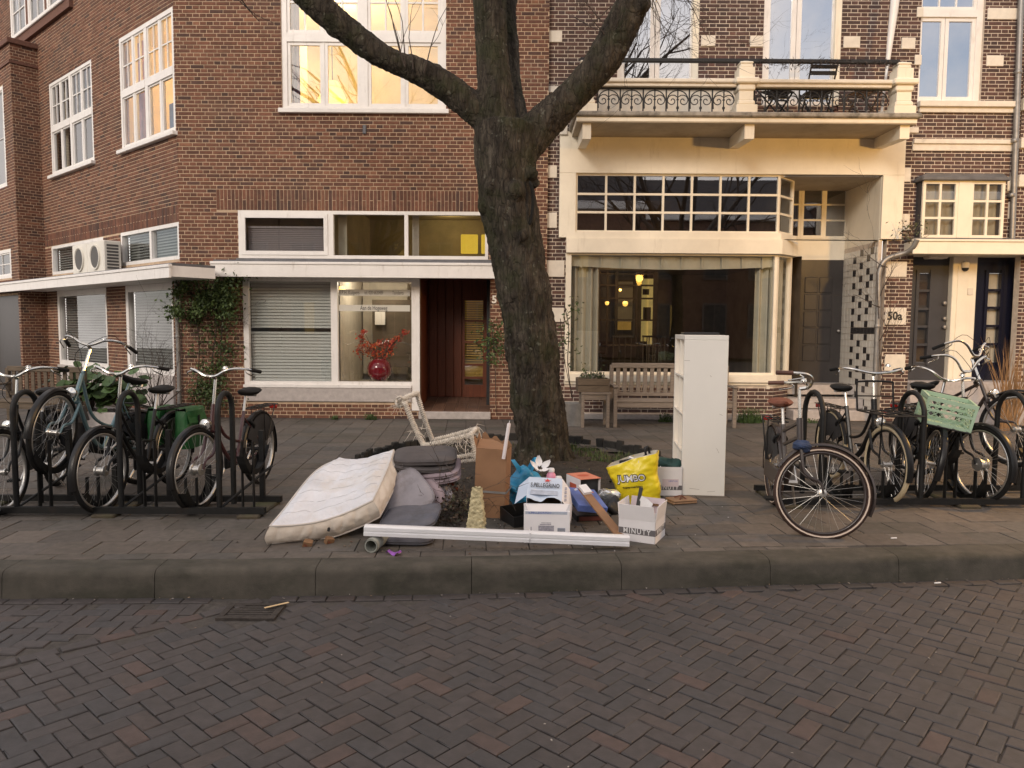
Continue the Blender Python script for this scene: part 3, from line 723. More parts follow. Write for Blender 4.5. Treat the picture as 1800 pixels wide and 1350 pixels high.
for i in range(5):
    MB().quad(P(g0,yd+.01,zz[i]), P(g1,yd+.01,zz[i]), P(g1,yd+.01,zz[i+1]), P(g0,yd+.01,zz[i+1])).build('pane', 'glass_dark', dr)
    if i: 
        for k in range(9):
            z_ = zz[i] + (zz[i+1]-zz[i])*(k+.5)/9
            MB().box(g0, g1, yd+.05, yd+.056, z_-.006, z_+.011, m).build('blind_slat', 'glow_dim', dr)
MB().quad(P(g0-.3,yd+.3,zz[0]-.3), P(g1+.3,yd+.3,zz[0]-.3), P(g1+.3,yd+.3,zz[5]+.5), P(g0-.3,yd+.3,zz[5]+.5)).build('hall', 'room_olive', lb)
MB().box(b-.07, b+.0, .5, .62, zf, d, m).build('door_jamb', 'black_iron', lb)
MB().box(b-.001, b+.012, .0, dep, 0, d, m).build('entrance_wall', 'mortar', lb)
hn = W(869, 527, YL - .012)
M('number_white', (.72,.66,.58), .5)
text('house_number', '5', .17, 'number_white', lb, TRS((hn.x, YL - .02, hn.z), 0, R_(90)), bold=.006, local=False)
# ---- facade along the side street
ang = math.atan2(-.655, .756)
PS = Plane((CX, YL), ang)
def PR(tl, br, dep=0.0):                 # rectangle from a top-left and bottom-right pixel
    return PS.u(tl[0], tl[1], dep), PS.u(br[0], br[1], dep), PS.z(br[0], br[1], dep), PS.z(tl[0], tl[1], dep)
def rect_from(l, r, dep=0.0):            # l = ((x, ytop), (x, ybot)) left edge, r the same on the right
    u0 = (PS.u(*l[0], dep) + PS.u(*l[1], dep))/2; u1 = (PS.u(*r[0], dep) + PS.u(*r[1], dep))/2
    zt = (PS.z(*l[0], dep) + PS.z(*r[0], dep))/2; zb = (PS.z(*l[1], dep) + PS.z(*r[1], dep))/2
    return u0, u1, zb, zt
W2 = rect_from(((209.7, 67), (214, 265)), ((306, 11), (311, 231)))
W1 = rect_from(((86.7, 146), (91.7, 309.7)), ((160.6, 104), (166, 283)))
TA = rect_from(((91, 433), (92, 482)), ((182, 416.7), (183, 474)))
TB = rect_from(((211.7, 409.7), (214, 466.7)), ((315, 390), (317, 456)))
TB = (TB[0], min(TB[1], -.03), TB[2], TB[3]); W2 = (W2[0], min(W2[1], -.04), W2[2], W2[3])
CD = .70
zcan0, zcan1 = PS.z(289, 489, CD), PS.z(289, 465, CD)
LC = rect_from(((102, 505), (105, 640)), ((190, 505), (189, 650))); LD = rect_from(((222, 500), (225, 652)), ((306, 500), (306, 660)))
zlow = (LC[2] + LD[2])/2; LC = (LC[0], LC[1], zlow-.2, zcan0+.1); LD = (LD[0], min(LD[1], -.1), zlow-.2, zcan0+.1)
ub = PS.u(74, 300)                       # where the projecting bay begins
U0 = PS.u(18, 40)
WT = rect_from(((16, -60), (18, 62)), ((118, -60), (118, 16)))
sold = [(ub, -.012, TB[3]+.005, TB[3]+.25)]
brick_wall(lb, PS, -16, .006, 0, 10.5, [W1, W2, TA, TB, LC, LD, (WT[0], WT[1], WT[2], 10.2)], tint_red, 'mortar', sold, keep=0, seed=5, name='side_wall')
MB().box(-.004, .004, 0, .3, 0, .02, PS.m).build('corner_seal', 'mortar', lb)
def side_window(r, top_frac, nr=2, warm=False):
    a, b, c, d = r; mb = MB(); pn = []; mm = PS.m
    ring(mb, a, b, c, d, .0, .09, .07, .07, .06, .07, mm)
    mid = (a+b)/2; zt = c + (d-c)*top_frac
    mb.box(mid-.055, mid+.055, .002, .088, c+.06, d-.07, mm); mb.box(a+.07, mid-.055, -.004, .086, zt-.06, zt+.06, mm); mb.box(mid+.055, b-.07, -.004, .086, zt-.06, zt+.06, mm)
    for h0, h1 in ((a+.07, mid-.055), (mid+.055, b-.07)):
        hm = (h0+h1)/2; mb.box(hm-.035, hm+.035, .01, .08, c+.06, d-.07, mm)
        for s0, s1 in ((h0, hm-.035), (hm+.035, h1)):
            sash(mb, pn, s0, s1, c+.06, zt-.06, .02, .03, 1, 1, m=mm); sash(mb, pn, s0, s1, zt+.06, d-.07, .02, .03, 2, 2, bw=.022, m=mm)
    finish_window(mb, pn, PS, lb, gm='glass_bright')
    MB().cbox(a-.05, b+.05, -.09, .08, c-.07, c-.002, .008, mm).build('window_sill', 'white_paint', lb)
side_window(W2, .50); side_window(W1, .50)
a, b, c, d = W2; room(PS, a-.2, b, c-.6, d+.1, 2.5, 'room_yellow', lb)
ld = bpy.data.lights.new('room_light', 'POINT'); ld.energy = 24; ld.color = (1, .66, .25); ld.shadow_soft_size = .15
lo = bpy.data.objects.new('room_light', ld); COL.objects.link(lo); lo.location = PS.m @ Vector(((a+b)/2+.2, 1.3, d-.4))
drape(PS, a+.08, a+.55, c+.05, d-.1, .2, .03, 5, 'curtain_pink', lb)
MB().box(a+.6, b-.1, .6, .7, c+.0, c+.85, PS.m).build('settee', 'cloth_blue', lb)
a, b, c, d = W1; room(PS, a-.1, b+.1, c-.1, d+.1, 2.0, 'room_dark', lb); drape(PS, a+.05, a+.4, c+.05, d-.1, .2, .03, 4, 'curtain', lb)
for r in (TA, TB):
    a, b, c, d = r; mb = MB(); pn = []; mm = PS.m
    ring(mb, a, b, c, d, .0, .09, .06, .06, .06, .06, mm); mid = (a + b)/2 + .08
    mb.box(mid-.04, mid+.04, .002, .088, c+.06, d-.06, mm)
    pn = [(a+.06, mid-.04, c+.06, d-.06, .05), (mid+.04, b-.06, c+.06, d-.06, .05)]
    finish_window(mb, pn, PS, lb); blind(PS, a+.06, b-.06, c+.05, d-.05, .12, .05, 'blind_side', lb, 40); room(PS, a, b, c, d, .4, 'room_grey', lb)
for r in (LC, LD):
    a, b, c, d = r; mb = MB(); mm = PS.m; zs_ = zlow - .0
    mb.box(a, a+.11, -.01, .09, c, d, mm); mb.box(b-.05, b, -.01, .09, c, d, mm); mb.box(a+.11, b-.05, -.008, .088, zs_, zs_+.10, mm); mb.box(a+.11, b-.05, -.008, .088, zcan0-.10, d, mm)
    finish_window(mb, [(a+.11, b-.05, zs_+.10, zcan0-.10, .04)], PS, lb, gm='glass_bright')
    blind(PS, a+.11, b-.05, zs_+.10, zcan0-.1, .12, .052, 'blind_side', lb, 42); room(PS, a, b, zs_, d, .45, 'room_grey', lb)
    MB().box(a-.02, b+.02, -.05, .06, .1, zs_-.002, mm).build('stone_base', 'stone_grey', lb)
# upper windows far up the side street
a, b, c, d = WT; mb = MB(); pn = []; mm = PS.m; n = 3; d = 10.2
for k in range(n):
    s0 = a + (b-a)*k/n; s1 = a + (b-a)*(k+1)/n
    ring(mb, s0, s1-.12, c, d, .0, .09, .08, .08, .08, .06, mm); sash(mb, pn, s0+.08, s1-.2, c+.08, d-.06, .02, .04, 2, 4, bw=.025, m=mm)
    MB().box(s1-.119, s1-.001, -.006, .05, c, d, mm).build('brick_pier', 'brick_red_plain' if 'brick_red_plain' in MATS else M('brick_red_plain', (.14,.065,.045), .85, var=.3, scale=30).name, lb)
finish_window(mb, pn, PS, lb); MB().cbox(a-.1, b+.1, -.12, .05, c-.08, c-.002, .01, mm).build('window_sill', 'white_paint', lb)
MB().box(a-.3, b+.3, -.08, .0, c-.25, c-.082, mm).build('brick_band', 'brick_red_plain', lb)
room(PS, a-.05, b, c, d, 1.5, 'room_grey', lb)
# projecting bay at the left edge
bp = .52
u_b, z_b = ub, PS.z(66, 86)
PB = Plane((PS.m @ Vector((ub, -bp, 0))).xy, ang + PI/2)    # its flank, seen from the corner; black block in the open end stands for the shade inside
brick_wall(lb, PB, 0, bp+.02, 0, z_b-.02, [], tint_red, 'mortar', seed=8, name='bay_flank')
PBF = Plane((PS.m @ Vector((ub, -bp, 0))).xy, ang)
ztb = PBF.z(2, 440)
brick_wall(lb, PBF, -7, 0, 0, z_b-.02, [(-2.6, -.55, PBF.z(5, 330), PBF.z(5, 150)), (-2.6, -.5, PBF.z(5, 490), PBF.z(5, 440)), (-2.0, -.12, 0, PBF.z(8, 520))], tint_red, 'mortar', seed=12, name='bay_front')
mb = MB(); mb.cbox(-7, .06, -.06, .70, z_b-.02, z_b+.09, .01, PBF.m); mb.box(-7, .03, -.03, .66, z_b-.42, z_b-.36, PBF.m); mb.build('bay_coping', 'brick_red_plain', lb)
for zz0, zz1, l in ((PBF.z(5, 330), PBF.z(5, 150), .55), (PBF.z(5, 490), PBF.z(5, 440), .5)):
    mb = MB(); pn = []; ring(mb, -2.6, -l, zz0, zz1, .0, .09, .07, .09, .07, .07, PBF.m); sash(mb, pn, -2.53, -l-.09, zz0+.07, zz1-.07, .02, .03, 3, 2, m=PBF.m); finish_window(mb, pn, PBF, lb); room(PBF, -2.6, -l, zz0, zz1, .5, 'room_grey', lb)
MB().box(-2.0, -.12, .05, .1, 0, PBF.z(8, 520), PBF.m).build('door', 'door_grey', lb)
# canopy along the side street with its eaves
e0 = PS.u(299, 478, CD)
mb = MB(); mb.box(-12, e0, -CD, -.004, zcan0+.02, zcan1-.02, PS.m); mb.build('canopy', 'white_paint', lb)
mb = MB(); mb.cbox(-12, e0+.02, -CD-.025, -CD+.01, zcan0, zcan1-.05, .004, PS.m); mb.cbox(-12, e0+.03, -CD-.04, -CD+.02, zcan1-.048, zcan1, .006, PS.m); mb.build('fascia', 'white_paint', lb)
MB().box(-12, e0, -CD+.02, .0, zcan1-.018, zcan1+.02, PS.m).build('roof_sheet', 'lead', lb)
# rainwater pipe at the corner
pc = PS.m @ Vector((-.02, -.07, 0))
dp = tag(empty('drainpipe', (pc.x, pc.y, 0)), 'grey zinc rainwater pipe running down the corner of the brick house', 'pipe')
MB().tube([(pc.x, pc.y, 0), (pc.x, pc.y, zcan0-.02), (pc.x-.1, pc.y-.05, zcan1-.05)], .035, 10).build('pipe', 'zinc', dp, smooth=True)
for z_ in (.45, 1.35): MB().lathe([(.042,-.02),(.046,-.015),(.046,.015),(.042,.02)], 12, TRS((pc.x, pc.y, z_))).build('collar', 'zinc', dp, smooth=True)
# two air conditioning units on the canopy roof
M('ac_white', (.72,.69,.62), .5, var=.05)
M('ac_dark', (.09,.085,.08), .6, var=.1)
for i, (pa, pb, lab) in enumerate((((128, 431, 474), (154, 424, 471), 'further of the two white air conditioning units on the left canopy'), ((154, 426, 471), (184, 421, 468), 'nearer of the two white air conditioning units, showing its louvred end'))):
    ua, ub_ = PS.u(pa[0], 450, .38), PS.u(pb[0], 450, .38); za = zcan1 + .045; zh = PS.z(170, 424, .38)
    uc = (ua + ub_)/2; base = PS.m @ Vector((uc, -.24, za))
    ac = tag(empty('air_conditioner', base, (0, 0, ang)), lab, 'air conditioner', 'air conditioners on the canopy')
    hw = (ub_-ua)/2 - .008; hh = zh - za; 
    MB().cbox(-hw, hw, -.15, .15, 0, hh, .015).build('casing', 'ac_white', ac, local=True)
    MB().lathe([(.02,.0),(.19*hh/.56,.0),(.205*hh/.56,-.02),(.225*hh/.56,-.02),(.225*hh/.56,.01)], 28, Matrix.Translation((0, -.158, hh*.5)) @ Matrix.Rotation(R_(-90), 4, 'X') @ Matrix.Diagonal((min(1, hw/.235/hh*.56), 1, 1, 1))).build('fan_ring', 'ac_white', ac, smooth=True, local=True)
    fr = hh * .5; sx = min(1, hw/(.235*hh/.56))
    MB().lathe([(0,0),(.188*hh/.56,0)], 28, Matrix.Translation((0, -.1645, hh*.5)) @ Matrix.Rotation(R_(-90), 4, 'X') @ Matrix.Diagonal((sx, 1, 1, 1))).build('fan', 'ac_dark', ac, local=True)
    for k in range(8):
        z_ = hh*(.1 + .8*(k+.5)/8)
        for s in (-1, 1): MB().box(s*(hw-.002), s*(hw+.006), (-.10 if s > 0 else -.1), .10, z_-.018, z_+.018).build('louvre', 'ac_dark', ac, local=True)
    for s in (-1, 1): MB().box(s*hw*.6-.03, s*hw*.6+.03, -.16, .16, -.03, 0).build('foot', 'black_iron', ac, local=True)
# ------------------------------------------------------------------ dark brick house with the shop front and balcony
PD = Plane((0, YR), 0.0); m = PD.m; P = lambda *q: m @ Vector(q)
rx0 = PF.u(963, 300)*YR/YL; rx1 = PD.u(1782, 300)
rb = tag(empty('town_house', (rx0, YR, 0)), 'dark brown brick town house with cream shop front and stone balcony', 'building')
def tint_dark(r):
    k = r.random(); g = r.uniform(.75, 1.2)
    c = (.088,.046,.038) if k < .6 else (.070,.042,.038) if k < .88 else (.115,.058,.044)
    return (c[0]*g, c[1]*g, c[2]*g, 1)
D1 = PD.r(1086, -70, 1229, 185); D2 = PD.r(1342, -70, 1479, 185); W3 = PD.r(1618, -70, 1730, 180)
SF = PD.r(981, 222, 1590, 735)           # shop front surround
SF = (SF[0], SF[1], 0, PD.z(1290, 236))
NB = PD.r(1592, 312, 1785, 700); NB = (PD.u(1601, 550), PD.u(1789, 550), .0, PD.z(1700, 436)); NW = (PD.u(1630, 370), PD.u(1758, 370), PD.z(1700, 412), PD.z(1700, 325))
pier = (PD.u(1553, 560), PD.u(1601, 560))
holes = [D1, D2, W3, (SF[0], pier[0], PD.z(995, 418), SF[3]), (PD.u(1003, 550)-.09, pier[0], 0, PD.z(995, 418)), NB, NW]
holes = [h for h in holes if h[1] - h[0] > .01]
brick_wall(rb, PD, rx0, rx1 + .35, 0, 7.3, holes, tint_dark, 'mortar_light', keep=260, focus=(PD.u(1560, 120), PD.z(1560, 120)), seed=21, bond='flem')
# white stone blocks and bands
def block(x0, y0, x1, y1, proud=.025, name='stone_block', mat='stone_white', c=.006):
    a, b, cz, d = PD.r(x0, y0, x1, y1); return MB().cbox(a, b, -proud, .01, cz, d, c, m).build(name, mat, rb)
for q in ((964,55,988,75),(961,291,979,313),(961,374,979,401),(961,458,992,487),(966,541,991,566),(1232,63,1257,82),(1318,64,1341,83),(1482,65,1511,85),(1584,67,1608,87),(1611,13,1622,31),(1607,97,1619,115),(1733,98,1763,117),(1735,15,1790,35),(1556,460,1593,487),(1554,623,1590,652),(1586,295,1600,320),(1586,377,1598,405),(957,152,982,163),(1771,355,1790,385),(1585,224,1614,234),(1770,312,1785,336)): block(*q)
nb = block(1555, 541, 1592, 571); q = W(1573, 556, YR-.027)
text('lettering', '50a', .19, 'ink', nb, TRS((q.x, YR-.0265, q.z), 0, R_(90)), bold=.006, depth=.002, fit=PD.u(1586,556)-PD.u(1560,556))
block(1604, 246, 1782, 254, .06, 'stone_band'); block(1603, 254, 1782, 266, .03, 'stone_band')
block(1612, 180, 1782, 190, .10, 'stone_sill'); block(1614, 190, 1782, 199, .05, 'stone_sill')
# French windows on to the balcony and the plain window beside them
def french(r, px_mid, glass_px, zbot=None):
    a, b, c, d = r; mb = MB(); pn = []
    ring(mb, a, b, c, d, .04, .09, .05, .05, 0, .06, m)
    um = PD.u(px_mid, 60)
    sash(mb, pn, a+.05, um-.005, c, d-.06, .06, .075, m=m); sash(mb, pn, um+.005, b-.05, c, d-.06, .06, .075, m=m)
    ob = finish_window(mb, pn, PD, rb, 'white_paint', 'glass_sky', 'french_window')
    room(PD, a-.05, b+.05, c, d, 1.2, 'room_dark', rb)
french(D1, 1153, None); french(D2, 1402, None)
for (a, b) in ((D1[1], D1[1]), (D2[1], D2[1])):
    MB().box(a-.10, a-.004, .0, .14, 4.9, 7.2, m).build('reveal_board', 'cream_paint', rb)
a, b, c, d = W3; mb = MB(); pn = []
ring(mb, a, b, c, d, .05, .09, .0, .10, .05, .06, m); um = PD.u(1663, 100); zt = PD.z(1675, 21)
mb.box(a, b-.1, .04, .138, zt-.06, zt+.06, m)
sash(mb, pn, a+.002, um-.004, c+.05, zt-.06, .07, .06, m=m); sash(mb, pn, um+.004, b-.1, c+.05, zt-.06, .07, .06, m=m)
sash(mb, pn, a+.002, b-.1, zt+.06, d-.06, .07, .05, 3, 1, m=m)
finish_window(mb, pn, PD, rb, 'white_paint', 'glass_sky'); room(PD, a-.05, b+.05, c, d, 1.2, 'room_dark', rb)
# ---- balcony
YB = YR - 1.0; PBAL = Plane((0, YB), 0.0); mB = PBAL.m
bx0, bx1 = PBAL.u(1008, 203), PBAL.u(1622, 207); bz0, bz1 = PBAL.z(1310, 213), PBAL.z(1310, 196)
mb = MB(); mb.cbox(bx0, bx1, 0, .998, bz0+.07, bz1, .015, mB); mb.build('balcony_slab', 'slab_weathered', rb)
mb = MB(); mb.cbox(bx0+.05, bx1-.05, .05, .997, bz0, bz0+.068, .006, mB); mb.build('balcony_moulding', 'cream_paint', rb)
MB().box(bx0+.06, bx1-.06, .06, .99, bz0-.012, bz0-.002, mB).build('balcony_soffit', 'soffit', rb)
for (xa, xb) in ((1024, 1039), (1309, 1326), (1582, 1599)):
    a, b = PD.u(xa, 230, .88), PD.u(xb, 230, .88); z0_, z1_ = PD.z((xa+xb)/2, 244, .88), bz0 - .013
    zw = PD.z((xa+xb)/2 - 25, 263); mb = MB()
    v = [P(a,-.88,z0_), P(b,-.88,z0_), P(b,-.88,z1_), P(a,-.88,z1_), P(a,.0,zw-.0), P(b,.0,zw), P(b,0,z1_), P(a,0,z1_)]
    mb._add(v, [(0,1,2,3), (1,5,6,2), (4,0,3,7), (4,5,1,0), (3,2,6,7)]); mb.build('bracket', 'cream_paint', rb)
# parapet posts, rail and ironwork
def post(xa, xb, big=True):
    uc = (PBAL.u(xa, 160) + PBAL.u(xb, 160))/2; hw = (PBAL.u(xb, 160) - PBAL.u(xa, 160))/2
    z = lambda y: PBAL.z(1310, y)
    mb = MB(); q = lambda w_, za, zb, c=.008: mb.cbox(uc-w_, uc+w_, .22-w_, .22+w_, za, zb, c, mB)
    q(hw, bz1, z(181)); q(hw*.82, z(181), z(172), .02); q(hw*.68, z(172), z(155)); q(hw*.82, z(155), z(143), .02); q(hw*1.1, z(143), z(133), .015); q(hw*.75, z(133), z(113)); q(hw*.6, z(113), z(106), .015); q(hw*.62, z(106), z(102), .01)
    v = [(uc+sx*hw*.5, .22+sy*hw*.5, z(102)) for sx, sy in ((-1,-1),(1,-1),(1,1),(-1,1))] + [(uc, .22, z(97))]
    mb._add([mB @ Vector(p) for p in v], [(0,1,4),(1,2,4),(2,3,4),(3,0,4)])
    return mb.build('parapet_post', 'cream_paint', rb)
post(1014, 1051); post(1297, 1335); post(1577, 1616)
zr0, zr1 = PBAL.z(1310, 147), PBAL.z(1310, 134)
for xa, xb in ((1053, 1301), (1335, 1577)):
    a, b = PBAL.u(xa, 140), PBAL.u(xb, 140)
    mb = MB(); mb.cbox(a, b, .10, .34, zr0+.05, zr1, .012, mB); mb.cbox(a, b, .14, .30, zr0, zr0+.05, .006, mB); mb.build('parapet_rail', 'stone_white', rb)
    pan = MB().box(a, b, .205, .235, zr0-.022, zr0-.002, mB).box(a, b, .205, .235, bz1+.003, bz1+.02, mB).build('railing', 'black_iron', rb)
    n = 6; st = (b-a)/n; H = zr0 - .02 - bz1; zm = bz1 + H*.56
    for k in range(n):
        o = a + k*st; mb = MB()
        mb.tube([(o, .22, bz1+.01), (o, .22, zr0-.02)], .012, 6, m=mB)
        mb.tube([(o+st/2, .22, bz1+.01), (o+st/2, .22, zr0-.02)], .010, 6, m=mB)
        mb.tube([(o+.02, .22, bz1+H*.25)] + [(o+st/2 - math.cos(t)*(st/2-.015), .22, zm + math.sin(t)*(H*.40)) for t in [PI*j/12 for j in range(13)]] + [(o+st-.02, .22, bz1+H*.25)][:0], .009, 5, m=mB)
        for s in (-1, 1):
            cx = o + (st*.26 if s < 0 else st*.74)
            mb.tube([(cx + s*(.012+.052*t/10.)*math.cos(.55*t), .22, zm + (.012+.052*t/10.)*math.sin(.55*t)) for t in range(0, 18)], .008, 5, m=mB)
        mb.box(o+st/2-.018, o+st/2+.018, .205, .235, bz1+H*.24, bz1+H*.33, mB)
        mb.build('iron_panel', 'black_iron', pan)
zb_ = PBAL.z(1310, 98)
MB().cbox(PBAL.u(1022, 98), PBAL.u(1595, 98), .19, .25, zb_-.03, zb_+.03, .01, mB).build('top_bar', 'black_iron', rb)
r5 = random.Random(3); mb = MB()
for k in range(420):
    s = r5.uniform(PBAL.u(1340, 98), PBAL.u(1596, 98)); z_ = zb_ - .02 + r5.gauss(0, .04) - .10*abs(math.sin(s*3.3))*r5.random()
    v = Vector((s, .2 + r5.uniform(-.05, .05), z_)); e = Vector((r5.uniform(-1,1), r5.uniform(-1,1), r5.uniform(-1,1))).normalized()*.04; f = e.orthogonal().normalized()*.008
    mb._add([mB @ (v-e), mB @ (v+f), mB @ (v+e), mB @ (v-f)], [(0,1,2,3)])
gl_ = mb.build('garland', 'twig'); tag(gl_, 'dark dry garland twined along the black bar above the balcony', 'garland')
MB().box(PD.u(1052, 160), PD.u(1296, 160), -.02, .0, PD.z(1170, 196), PD.z(1170, 158), m).build('balcony_wall', 'stone_white', rb)
MB().cbox(PD.u(1052, 160), PD.u(1296, 160), -.07, .0, PD.z(1170, 158), PD.z(1170, 150), .01, m).build('balcony_ledge', 'stone_white', rb)
# ---- cream shop front: surround, bay window, porch
yS = -.06
czb = PD.z(1290, 307)
xL0, xL1 = PD.u(983, 330), PD.u(1012, 330); xR0, xR1 = PD.u(1549, 330), PD.u(1586, 330)
MB().cbox(xL0, xR1, yS, .10, czb, SF[3]+.02, .004, m).build('shop_fascia', 'cream_paint', rb)
MB().cbox(xL0, xL1, yS, .10, PD.z(995, 418), czb-.002, .004, m).build('pilaster', 'cream_paint', rb)
MB().cbox(xR0, xR1, yS, .10, PD.z(1567, 421), czb-.002, .004, m).build('pilaster', 'cream_paint', rb)
MB().cbox(xL0-.01, xL0+.12, -.10, .02, SF[3]-.05, SF[3]+.12, .01, m).build('corbel', 'stone_white', rb)
BX = PD.u(1365, 500); dd = .385           # bay corner and its splay
PA = Plane((BX, YR), R_(45))
def grid_lights(pl, u0, u1, z0, z1, nc, nr, fw, bw, gm, y=.0, th=.05, tops=None):
    mb = MB(); pn = []; sash(mb, pn, u0, u1, z0, z1, y, fw, nc, nr, bw, th, m=pl.m); return finish_window(mb, pn, pl, rb, 'cream_paint', gm)
zg0, zg1 = PD.z(1190, 409), czb
grid_lights(PD, xL1+.002, BX, zg0, zg1, 7, 3, .03, .035, 'glass_dark')
grid_lights(PA, .002, dd*1.414, zg0, zg1, 1, 3, .04, .035, 'glass_dark')
xs0 = PD.u(1003, 550); zm0, zm1 = PD.z(1190, 446), zg0
def bay_band(z0_, z1_, out, name, mat='cream_paint', l=None):
    l = xs0 - .09 if l is None else l
    poly = [(l, -out), (BX + out*.41, -out), (BX + dd + out*.7, dd - out*.7), (BX + dd + out*.7, dd + .5), (BX + dd - .12, dd + .5), (BX + dd - .12, dd + .05), (BX - .08, .13), (l, .13)]
    return MB().prism(poly, z0_, z1_, m).build(name, mat, rb)
bay_band(zm0, zm0+(zm1-zm0)*.68, .10, 'transom_band'); bay_band(zm0+(zm1-zm0)*.68+.001, zm1-.001, .067, 'transom_moulding')
zs0, zs1 = PD.z(1190, 671), PD.z(1190, 658)
bay_band(zs0, zs1, .07, 'bay_sill'); bay_band(zs0-.05, zs0-.001, .03, 'sill_apron')
mb = MB(); mb.box(xs0-.09, xs0, -.03, .08, zs1, zm0, m); mb.box(xs0, BX-.02, -.02, .08, zs1+.0, zs1+.035, m); mb.box(xs0, BX-.02, -.02, .08, zm0-.03, zm0, m)
mb.box(BX-.045, BX, -.01, .08, zs1, zm0, m)
finish_window(mb, [(xs0, BX-.045, zs1+.035, zm0-.03, .03)], PD, rb, 'cream_paint', 'glass_window', 'shop_window')
mb = MB(); ring(mb, .0, dd*1.414, zs1, zm0, -.01, .07, .05, .07, .035, .03, PA.m)
finish_window(mb, [(.05, dd*1.414-.07, zs1+.035, zm0-.03, .03)], PA, rb, 'cream_paint', 'glass_window', 'shop_window')
PAr = Plane((BX+dd, YR+dd), R_(90)); MB().box(0, 1.0, 0, .05, .5, zg1, PAr.m).build('bay_cheek', 'cream_paint', rb)
# brick plinth under the bay
brick_wall(rb, Plane((0, YR), 0), xs0-.09, BX, 0, zs0-.052, [], tint_dark, 'mortar_light', seed=31, name='bay_plinth', bond='flem')
brick_wall(rb, PA, 0, dd*1.414, 0, zs0-.052, [], tint_dark, 'mortar_light', seed=32, name='bay_plinth', bond='flem')
MB().cbox(xs0-.09, BX, -.05, 0, .0, PD.z(1250, 727), .01, m).build('stone_foot', 'stone_grey', rb)
MB().cbox(BX-.12, BX-.06, -.018, .0, PD.z(1350, 684), PD.z(1350, 676), .004, m).build('wall_fitting', 'stone_white', rb)
# inside the bay
room(PD, xs0-.08, BX+.6, zs0-.4, zm0+.02, 5.0, 'room_dark', rb, y0=.5)
room(PD, xL1-.02, BX+.06, zg0+.0, zg1+.0, 2.5, 'room_dark', rb, y0=.085)
zt_ = zm0 - .03
drape(PD, xs0+.005, PD.u(1052, 550, -.2), zs1+.03, zt_-.02, .2, .055, 4.0, 'curtain', rb)
drape(PD, PD.u(1325, 550, -.2), PD.u(1366, 550, -.2), zs1+.03, zt_-.02, .2, .05, 3.5, 'curtain', rb)
drape(PA, .06, .50, zs1+.03, zt_, .14, .015, 5, 'curtain', rb)
uA, uB = xs0+.003, BX-.05
def bl_fn(s, t): return P(uA + (uB-uA)*s, .09 + .012*math.sin(s*62), zt_ - (.175 + .05*math.sin(PI*s))*(1-t) + .0)
MB().grid(bl_fn, 44, 3).build('roman_blind', 'curtain', rb, smooth='all')
for k in range(10):
    u_ = uA + (uB-uA)*(k+.5)/10; MB().box(u_-.012, u_+.012, .07, .085, zt_-.20, zt_, m).build('blind_tape', 'curtain', rb)
# far room seen through the dark front room: glazed partition, lit doorway, table and chairs
Yi = 4.2; I = lambda px, py, q=Yi: PD.px(px, py, -q)
def ib(x0, y0, x1, y1, q, mat, name, th=.05): 
    a, b, c, d = PD.r(x0, y0, x1, y1, -q); return MB().box(a, b, q, q+th, c, d, m).build(name, mat, rb)
ib(1052, 470, 1085, 600, Yi+.6, 'room_grey', 'far_window'); ib(1086, 500, 1110, 580, Yi+.62, 'glow_dim', 'far_window')
ib(1085, 495, 1112, 565, Yi+.58, 'room_white', 'far_window')
lit = ib(1128, 490, 1146, 600, Yi+.5, 'glow_room', 'lit_doorway'); ib(1140, 490, 1148, 605, Yi+.45, 'glow_room', 'lit_doorway')
for (x0, x1) in ((1049, 1055), (1081, 1086), (1118, 1126), (1148, 1156), (1066, 1069)): ib(x0, 470, x1, 625, Yi, 'room_dark', 'partition_post')
for y_ in (480, 500, 523, 561): ib(1049, y_, 1150, y_+3, Yi-.01, 'room_dark', 'partition_rail')
ib(1130, 508, 1141, 518, Yi+.4, 'ink_brown', 'picture'); ib(1131, 540, 1144, 562, Yi+.4, 'ink_brown', 'shelf'); 
for (x_, y_, s) in ((1067, 533, .042), (1099, 534, .055), (1090, 510, .032), (1331, 553, .045)):  # pendant lamps; the last only marks a warm spot by the right curtain
    q = W(x_, y_, YR+3.2); MB().lathe([(s*.7, .9*s), (s*1.1, .2*s), (s*.8, -.7*s), (s*.2, -s), (0, -s)], 12, TRS(q)).build('glow_shape', 'glow_lamp', rb, smooth=True)
ld = bpy.data.lights.new('room_light', 'POINT'); ld.energy = 9; ld.color = (1, .68, .30); ld.shadow_soft_size = .1  # weak fill light added to bring out detail in the dark bay room
lo = bpy.data.objects.new('room_light', ld); COL.objects.link(lo); lo.location = W(1099, 500, YR+3.0)
a, b = PD.u(1062, 610, -3.0), PD.u(1170, 610, -3.0); zt2 = PD.z(1110, 606, -3.0)
M('table_wood', (.06,.035,.022), .35, var=.3)
MB().cbox(a, b, 2.6, 3.5, zt2-.04, zt2, .01, m).build('table', 'table_wood', rb)
for u_ in (a+.3, a+.9, b-.3):
    mb = MB(); 
    for k in range(4): mb.tube([(u_+.12*k-.18, 2.5, zt2-.6), (u_+.12*k-.18, 2.5, zt2+.18)], .012, 5, m=m)
    mb.box(u_-.2, u_+.2, 2.48, 2.52, zt2+.16, zt2+.2, m); mb.build('chair_back', 'ink_brown', rb)
